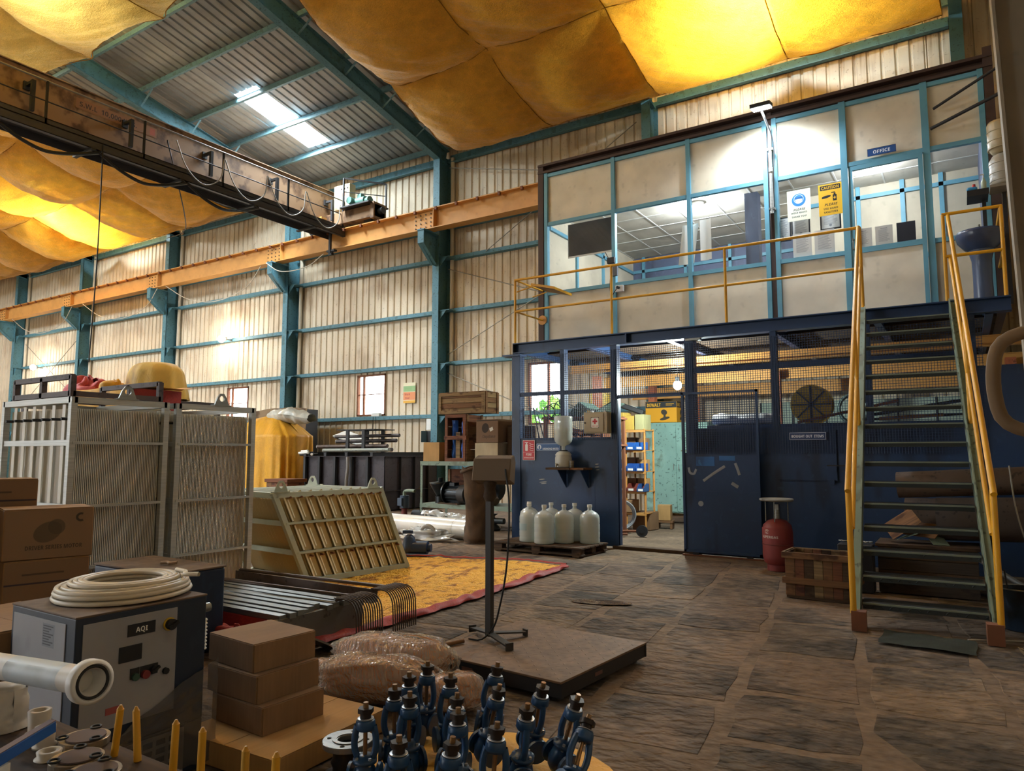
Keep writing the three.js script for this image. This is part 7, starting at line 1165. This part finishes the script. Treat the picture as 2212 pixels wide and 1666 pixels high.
// flanged pipe piece
{ const f = thing('flanged_spool', 'short black pipe spool with bright steel flange', 'pipe fitting', [-2.16, 0, -2.17]); const s = new THREE.Shape(); s.absarc(0, 0, 0.1, 0, PI * 2); s.holes.push(circ(0, 0, 0.045)); for (let k = 0; k < 4; k++) { const a = k * PI / 2 + 0.5; s.holes.push(circ(0.078 * Math.cos(a), 0.078 * Math.sin(a), 0.011)); } mesh('top_flange', ext(s, 0.018, 0, 0.135, 0, -PI / 2, 0, 0, 0.002), M('#9b9a97', { map: T.brush, metalness: 0.6, roughness: 0.35 }), f); const rf = new THREE.Shape(); rf.absarc(0, 0, 0.062, 0, PI * 2); rf.holes.push(circ(0, 0, 0.045)); mesh('raised_face', ext(rf, 0.003, 0, 0.156, 0, -PI / 2), M('#a5a39f', { map: T.brush, metalness: 0.6, roughness: 0.4 }), f); mesh('spool_body', lathe([[0.1, 0], [0.1, 0.02], [0.06, 0.03], [0.058, 0.05], [0.066, 0.07], [0.058, 0.09], [0.06, 0.12], [0.07, 0.134]], 28), M('#1f1f22', { roughness: 0.4, metalness: 0.4 }), f); mesh('bore', cyl(0.044, 0.044, 0.15, 0, 0.076, 0, 0, 0, 0, 20, true), C.black, f); }
// blue gate valves
{
  const blue = M('#1b4470', { map: T.grime, roughness: 0.38 }), nutM = M('#2a211d', { map: T.grime, roughness: 0.5, metalness: 0.4 }), brass = M('#8a6a48', { metalness: 0.7, roughness: 0.35 }), ringM = M('#a9adb3', { metalness: 0.5, roughness: 0.35 });
  const v = thing('gate_valve', 'blue cast gate valve with black hexagon nut among the heap', 'valve', [0, 0, 0], 0, 'blue gate valves heaped on the floor');
  const inner = new THREE.Group(); 
  const vb = mesh('valve_body', [lathe([[0, 0], [0.03, 0], [0.045, 0.02], [0.048, 0.05], [0.04, 0.08], [0.03, 0.1], [0.045, 0.102], [0.045, 0.116], [0.03, 0.118], [0.026, 0.13], [0, 0.13]], 20, 0, 0.005, 0), cyl(0.026, 0.026, 0.11, 0, 0.055, 0, 0, 0, PI / 2, 16)], blue, v);
  for (const s of [-1, 1]) mesh('end_flange', cyl(0.05, 0.05, 0.012, s * 0.055, 0.056, 0, 0, 0, PI / 2, 22), blue, vb);
  mesh('bonnet_bolt', [0, 1, 2, 3].map((k) => cyl(0.006, 0.006, 0.03, 0.035 * Math.cos(k * PI / 2 + 0.78), 0.115, 0.035 * Math.sin(k * PI / 2 + 0.78), 0, 0, 0, 6)), ringM, vb);
  for (const s of [-1, 1]) mesh('yoke_arm', tube([[s * 0.03, 0.125, 0], [s * 0.041, 0.16, 0], [s * 0.04, 0.2, 0], [s * 0.031, 0.24, 0]], 0.013, 12, 8), blue, v);
  const yt = mesh('yoke_top', lathe([[0.012, 0.222], [0.032, 0.225], [0.038, 0.235], [0.036, 0.258], [0.03, 0.265], [0.012, 0.265]], 20), blue, v);
  mesh('yoke_ring', lathe([[0.02, 0.265], [0.032, 0.265], [0.031, 0.2685], [0.02, 0.2685]], 20), ringM, yt);
  mesh('hexagon_nut', [cyl(0.021, 0.022, 0.022, 0, 0.277, 0, 0, 0, 0, 16), cyl(0.031, 0.031, 0.018, 0, 0.296, 0, 0, 0, 0, 6)], nutM, v);
  mesh('stem', [cyl(0.0085, 0.0085, 0.2, 0, 0.215, 0, 0, 0, 0, 12), cyl(0.01, 0.011, 0.022, 0, 0.314, 0, 0, 0, 0, 12)], brass, v);
  const spots = [[-2.13, -2.62, 0.0, 0.04], [-1.87, -2.74, 0.5, 0.2], [-1.93, -2.53, 0.9, 0.05], [-1.74, -2.52, -0.3, 0.3], [-2.09, -2.46, 0.2, 0.0], [-2.03, -2.3, 0.7, 0.0], [-1.92, -2.26, 1.1, 0.02], [-1.76, -2.34, 0.3, 0.06], [-1.6, -2.66, -0.6, 0.3], [-1.44, -2.6, -0.4, 0.4], [-1.5, -2.42, -0.9, 0.22], [-1.46, -2.16, 0.4, 0.1], [-1.66, -1.9, 0.9, 0.02], [-1.52, -1.97, 0.2, 0.12], [-1.64, -2.2, 1.4, 0.08], [-1.98, -2.08, 0.5, 0.0], [-1.26, -2.34, 1.2, 0.9]];
  spots.forEach(([x, z, ry, lean], i) => { const o = i ? copyOf(v, [x, 0.03, z], ry, { 8: 'tilted blue gate valve at the heap edge by the scale', 9: 'strongly tilted blue gate valve at the outer heap edge', 5: 'blue gate valve standing beside the bright steel flange', 16: 'blue gate valve tipped over on the yellow cloth edge', 12: 'blue gate valve standing beside the small bubble wrap' }[i]) : v; o.position.set(x, 0.03 + Math.sin(lean) * 0.03, z); o.rotation.set(lean * -0.35, ry, -lean * 0.7, 'YXZ'); });
  tag(mesh('valve_cloth', drape(40, 30, (u, q) => { const a = u * PI * 2; return [-1.66 + 0.58 * q * Math.cos(a) * (1 + 0.05 * Math.sin(5 * a)), 0.012 + 0.006 * noise3(u * 14, q * 6, 0), -2.3 + 0.62 * q * Math.sin(a)]; }), C.tarpSoil, scene, { uv: true }), 'yellow cloth spread under the heap of valves', 'cloth');
}
// bench in the corner with pegs, flanges and white plastic fittings
{
  const b = thing('work_bench', 'low dark bench carrying pegs and pipe fittings', 'bench', [0, 0, 0]);
  mesh('bench_top', bb(-2.75, -1.22, 0.47, 0.5, -1.145, -0.62), C.woodDk, b); for (const x of [-2.7, -1.27]) for (const z of [-1.1, -0.66]) mesh('leg', bb(x - 0.03, x + 0.03, 0, 0.47, z - 0.03, z + 0.03), C.dark, b);
  const labs = ['yellow painted peg leaning towards the machine cabinet', 'second yellow peg, leaning against the grille', 'upright yellow peg before the cabinet vents', 'upright yellow peg before the dark carton', 'short worn yellow peg with flaked paint', 'end yellow peg by the bubble wrap'];
  [[-1.95, -1.1, 0.16, 0.125], [-1.865, -1.115, -0.14, 0.125], [-1.725, -1.125, 0.04, 0.12], [-1.62, -1.13, 0.02, 0.12], [-1.455, -1.13, 0.02, 0.11], [-1.35, -1.13, 0.03, 0.12]].forEach(([x, z, lean, h], i) => { const p = thing('yellow_peg', labs[i], 'peg', [x, 0.5, z]); mesh('peg_shaft', [cyl(0.0092, 0.0098, h, lean * -0.0 + Math.sin(-lean) * -h / 2 * -1 * -1, h / 2, 0, 0, 0, -lean, 8)], M(i === 4 ? '#b58a2e' : '#c9941f', { map: T.soiled, roughness: 0.5 }), p); mesh('peg_tip', [cyl(0.003, 0.0092, 0.012, Math.sin(lean) * h * 1.0, h + 0.004, 0, 0, 0, -lean, 8)], M('#c9941f', { map: T.grime, roughness: 0.5 }), p); });
  const fl = (label, x, z, r, y) => { const f = thing('steel_flange', label, 'flange', [x, y, z], rr(0, 3), 'steel flanges on the bench'); const s = new THREE.Shape(); s.absarc(0, 0, r, 0, PI * 2); mesh('flange_disc', ext(s, 0.018, 0, 0, 0, -PI / 2, 0, 0, 0.0015), M('#a99a86', { map: T.brush, metalness: 0.7, roughness: 0.3 }), f); mesh('gasket', [cyl(r * 0.8, r * 0.8, 0.004, -0.006, 0.0225, 0.004, 0, 0, 0, 30)], M('#6b5a58', { map: T.grime, roughness: 0.8 }), f); mesh('rope_loop', [0, 1, 2].map((k) => { const a = k * 2.1 + 0.4; return tor(0.013, 0.003, r * 0.86 * Math.cos(a), 0.026, r * 0.86 * Math.sin(a), PI / 2, 0, 0, 14, 6); }), C.black, f); };
  fl('steel flange with dark gasket nearest the cabinet', -2.1, -1.1, 0.062, 0.5); fl('steel flange with looped ropes in front of the others', -1.98, -1.02, 0.062, 0.5); fl('steel flange partly under the pegs', -1.86, -1.0, 0.062, 0.5);
  const pvc = M('#cfc7ba', { map: T.grime, roughness: 0.45 }), wm = M('#d2d0cc', { roughness: 0.5, map: T.grime });
  const sp = (label, x, z, r, h, y = 0.5) => { const t = thing('plastic_bush', label, 'pipe fitting', [x, y, z]); mesh('bush_wall', lathe([[r * 0.55, 0], [r * 1.15, 0], [r * 1.15, h * 0.14], [r * 0.9, h * 0.2], [r, h], [r * 0.55, h], [r * 0.55, 0]], 24), pvc, t); };
  sp('cream plastic bush standing beside the flanges', -2.17, -1.03, 0.026, 0.055); sp('small cream plastic bush behind the blue strip', -2.27, -1.06, 0.03, 0.07); sp('low cream plastic collar beside the bush', -2.08, -1.0, 0.03, 0.02, 0.5 - 0.001 + 0.001);
  // white upright pipe with bags, long pipe with flared socket
  const up = thing('white_pipe_post', 'white plastic pipe standing wrapped in a torn bag', 'pipe', [-2.42, 0.5, -1.03]); mesh('pipe_wall', lathe([[0.05, 0], [0.062, 0.0], [0.06, 0.03], [0.052, 0.04], [0.052, 0.12], [0, 0.12]], 24), wm, up); mesh('torn_bag', drape(26, 14, (u, q) => { const a = u * PI * 2; const r = 0.056 + 0.006 * noise3(u * 9, q * 6, 0) + 0.012 * (1 - q); return [r * Math.cos(a), 0.004 + 0.11 * q, r * Math.sin(a)]; }), wm, up, { uv: true });
  const lp = thing('white_socket_pipe', 'long white plastic pipe with flared socket end', 'pipe', [0, 0, 0]);
  const A = [-2.75, 0.652, -1.02], B = [-2.0, 0.705, -1.03], dir = V(B[0] - A[0], B[1] - A[1], B[2] - A[2]).normalize(), at = (t) => [B[0] + dir.x * t, B[1] + dir.y * t, B[2] + dir.z * t];
  mesh('pipe_wall', rod(A, B, 0.036, 26), wm, lp);
  mesh('pipe_print', rod(at(-0.35), at(-0.06), 0.0362, 26), M('#b6bfc4', { map: T.soiled, roughness: 0.5 }), lp, { label: 'faded blue printing along the pipe' });
  const s = lathe([[0.036, 0], [0.05, 0.02], [0.056, 0.03], [0.056, 0.055], [0.046, 0.062], [0.046, 0.058], [0.042, 0.05], [0.03, 0.05], [0.03, -0.02]], 34);
  const q = new THREE.Quaternion().setFromUnitVectors(V(0, 1, 0), dir); s.applyMatrix4(new THREE.Matrix4().compose(V(...B), q, V(1, 1, 1))); mesh('flared_socket', s, M('#d9d8d6', { roughness: 0.45 }), lp);
  const gk = xf(new THREE.TorusGeometry(0.039, 0.004, 8, 34), [0, 0.056, 0], [PI / 2, 0, 0]).applyMatrix4(new THREE.Matrix4().compose(V(...B), q, V(1, 1, 1))); mesh('rubber_ring', gk, C.black, lp);
  const st = thing('blue_strip', 'bright blue plastic strip across the white fittings', 'strip', [-2.02, 0.563, -0.86], R(113)); mesh('strip_body', rbox(0.32, 0.03, 0.022, 0.003, 0, 0, 0, 0, 0, R(6)), M('#2a63b4', { roughness: 0.4 }), st); mesh('strip_top', box(0.32, 0.002, 0.02, -0.0017, 0.016, 0, 0, 0, R(6)), M('#8f7f88', { map: T.grime }), st); mesh('strip_prop', box(0.03, 0.046, 0.03, 0.0, -0.039, 0), C.white, st);
}
renderer.render(scene, camera);
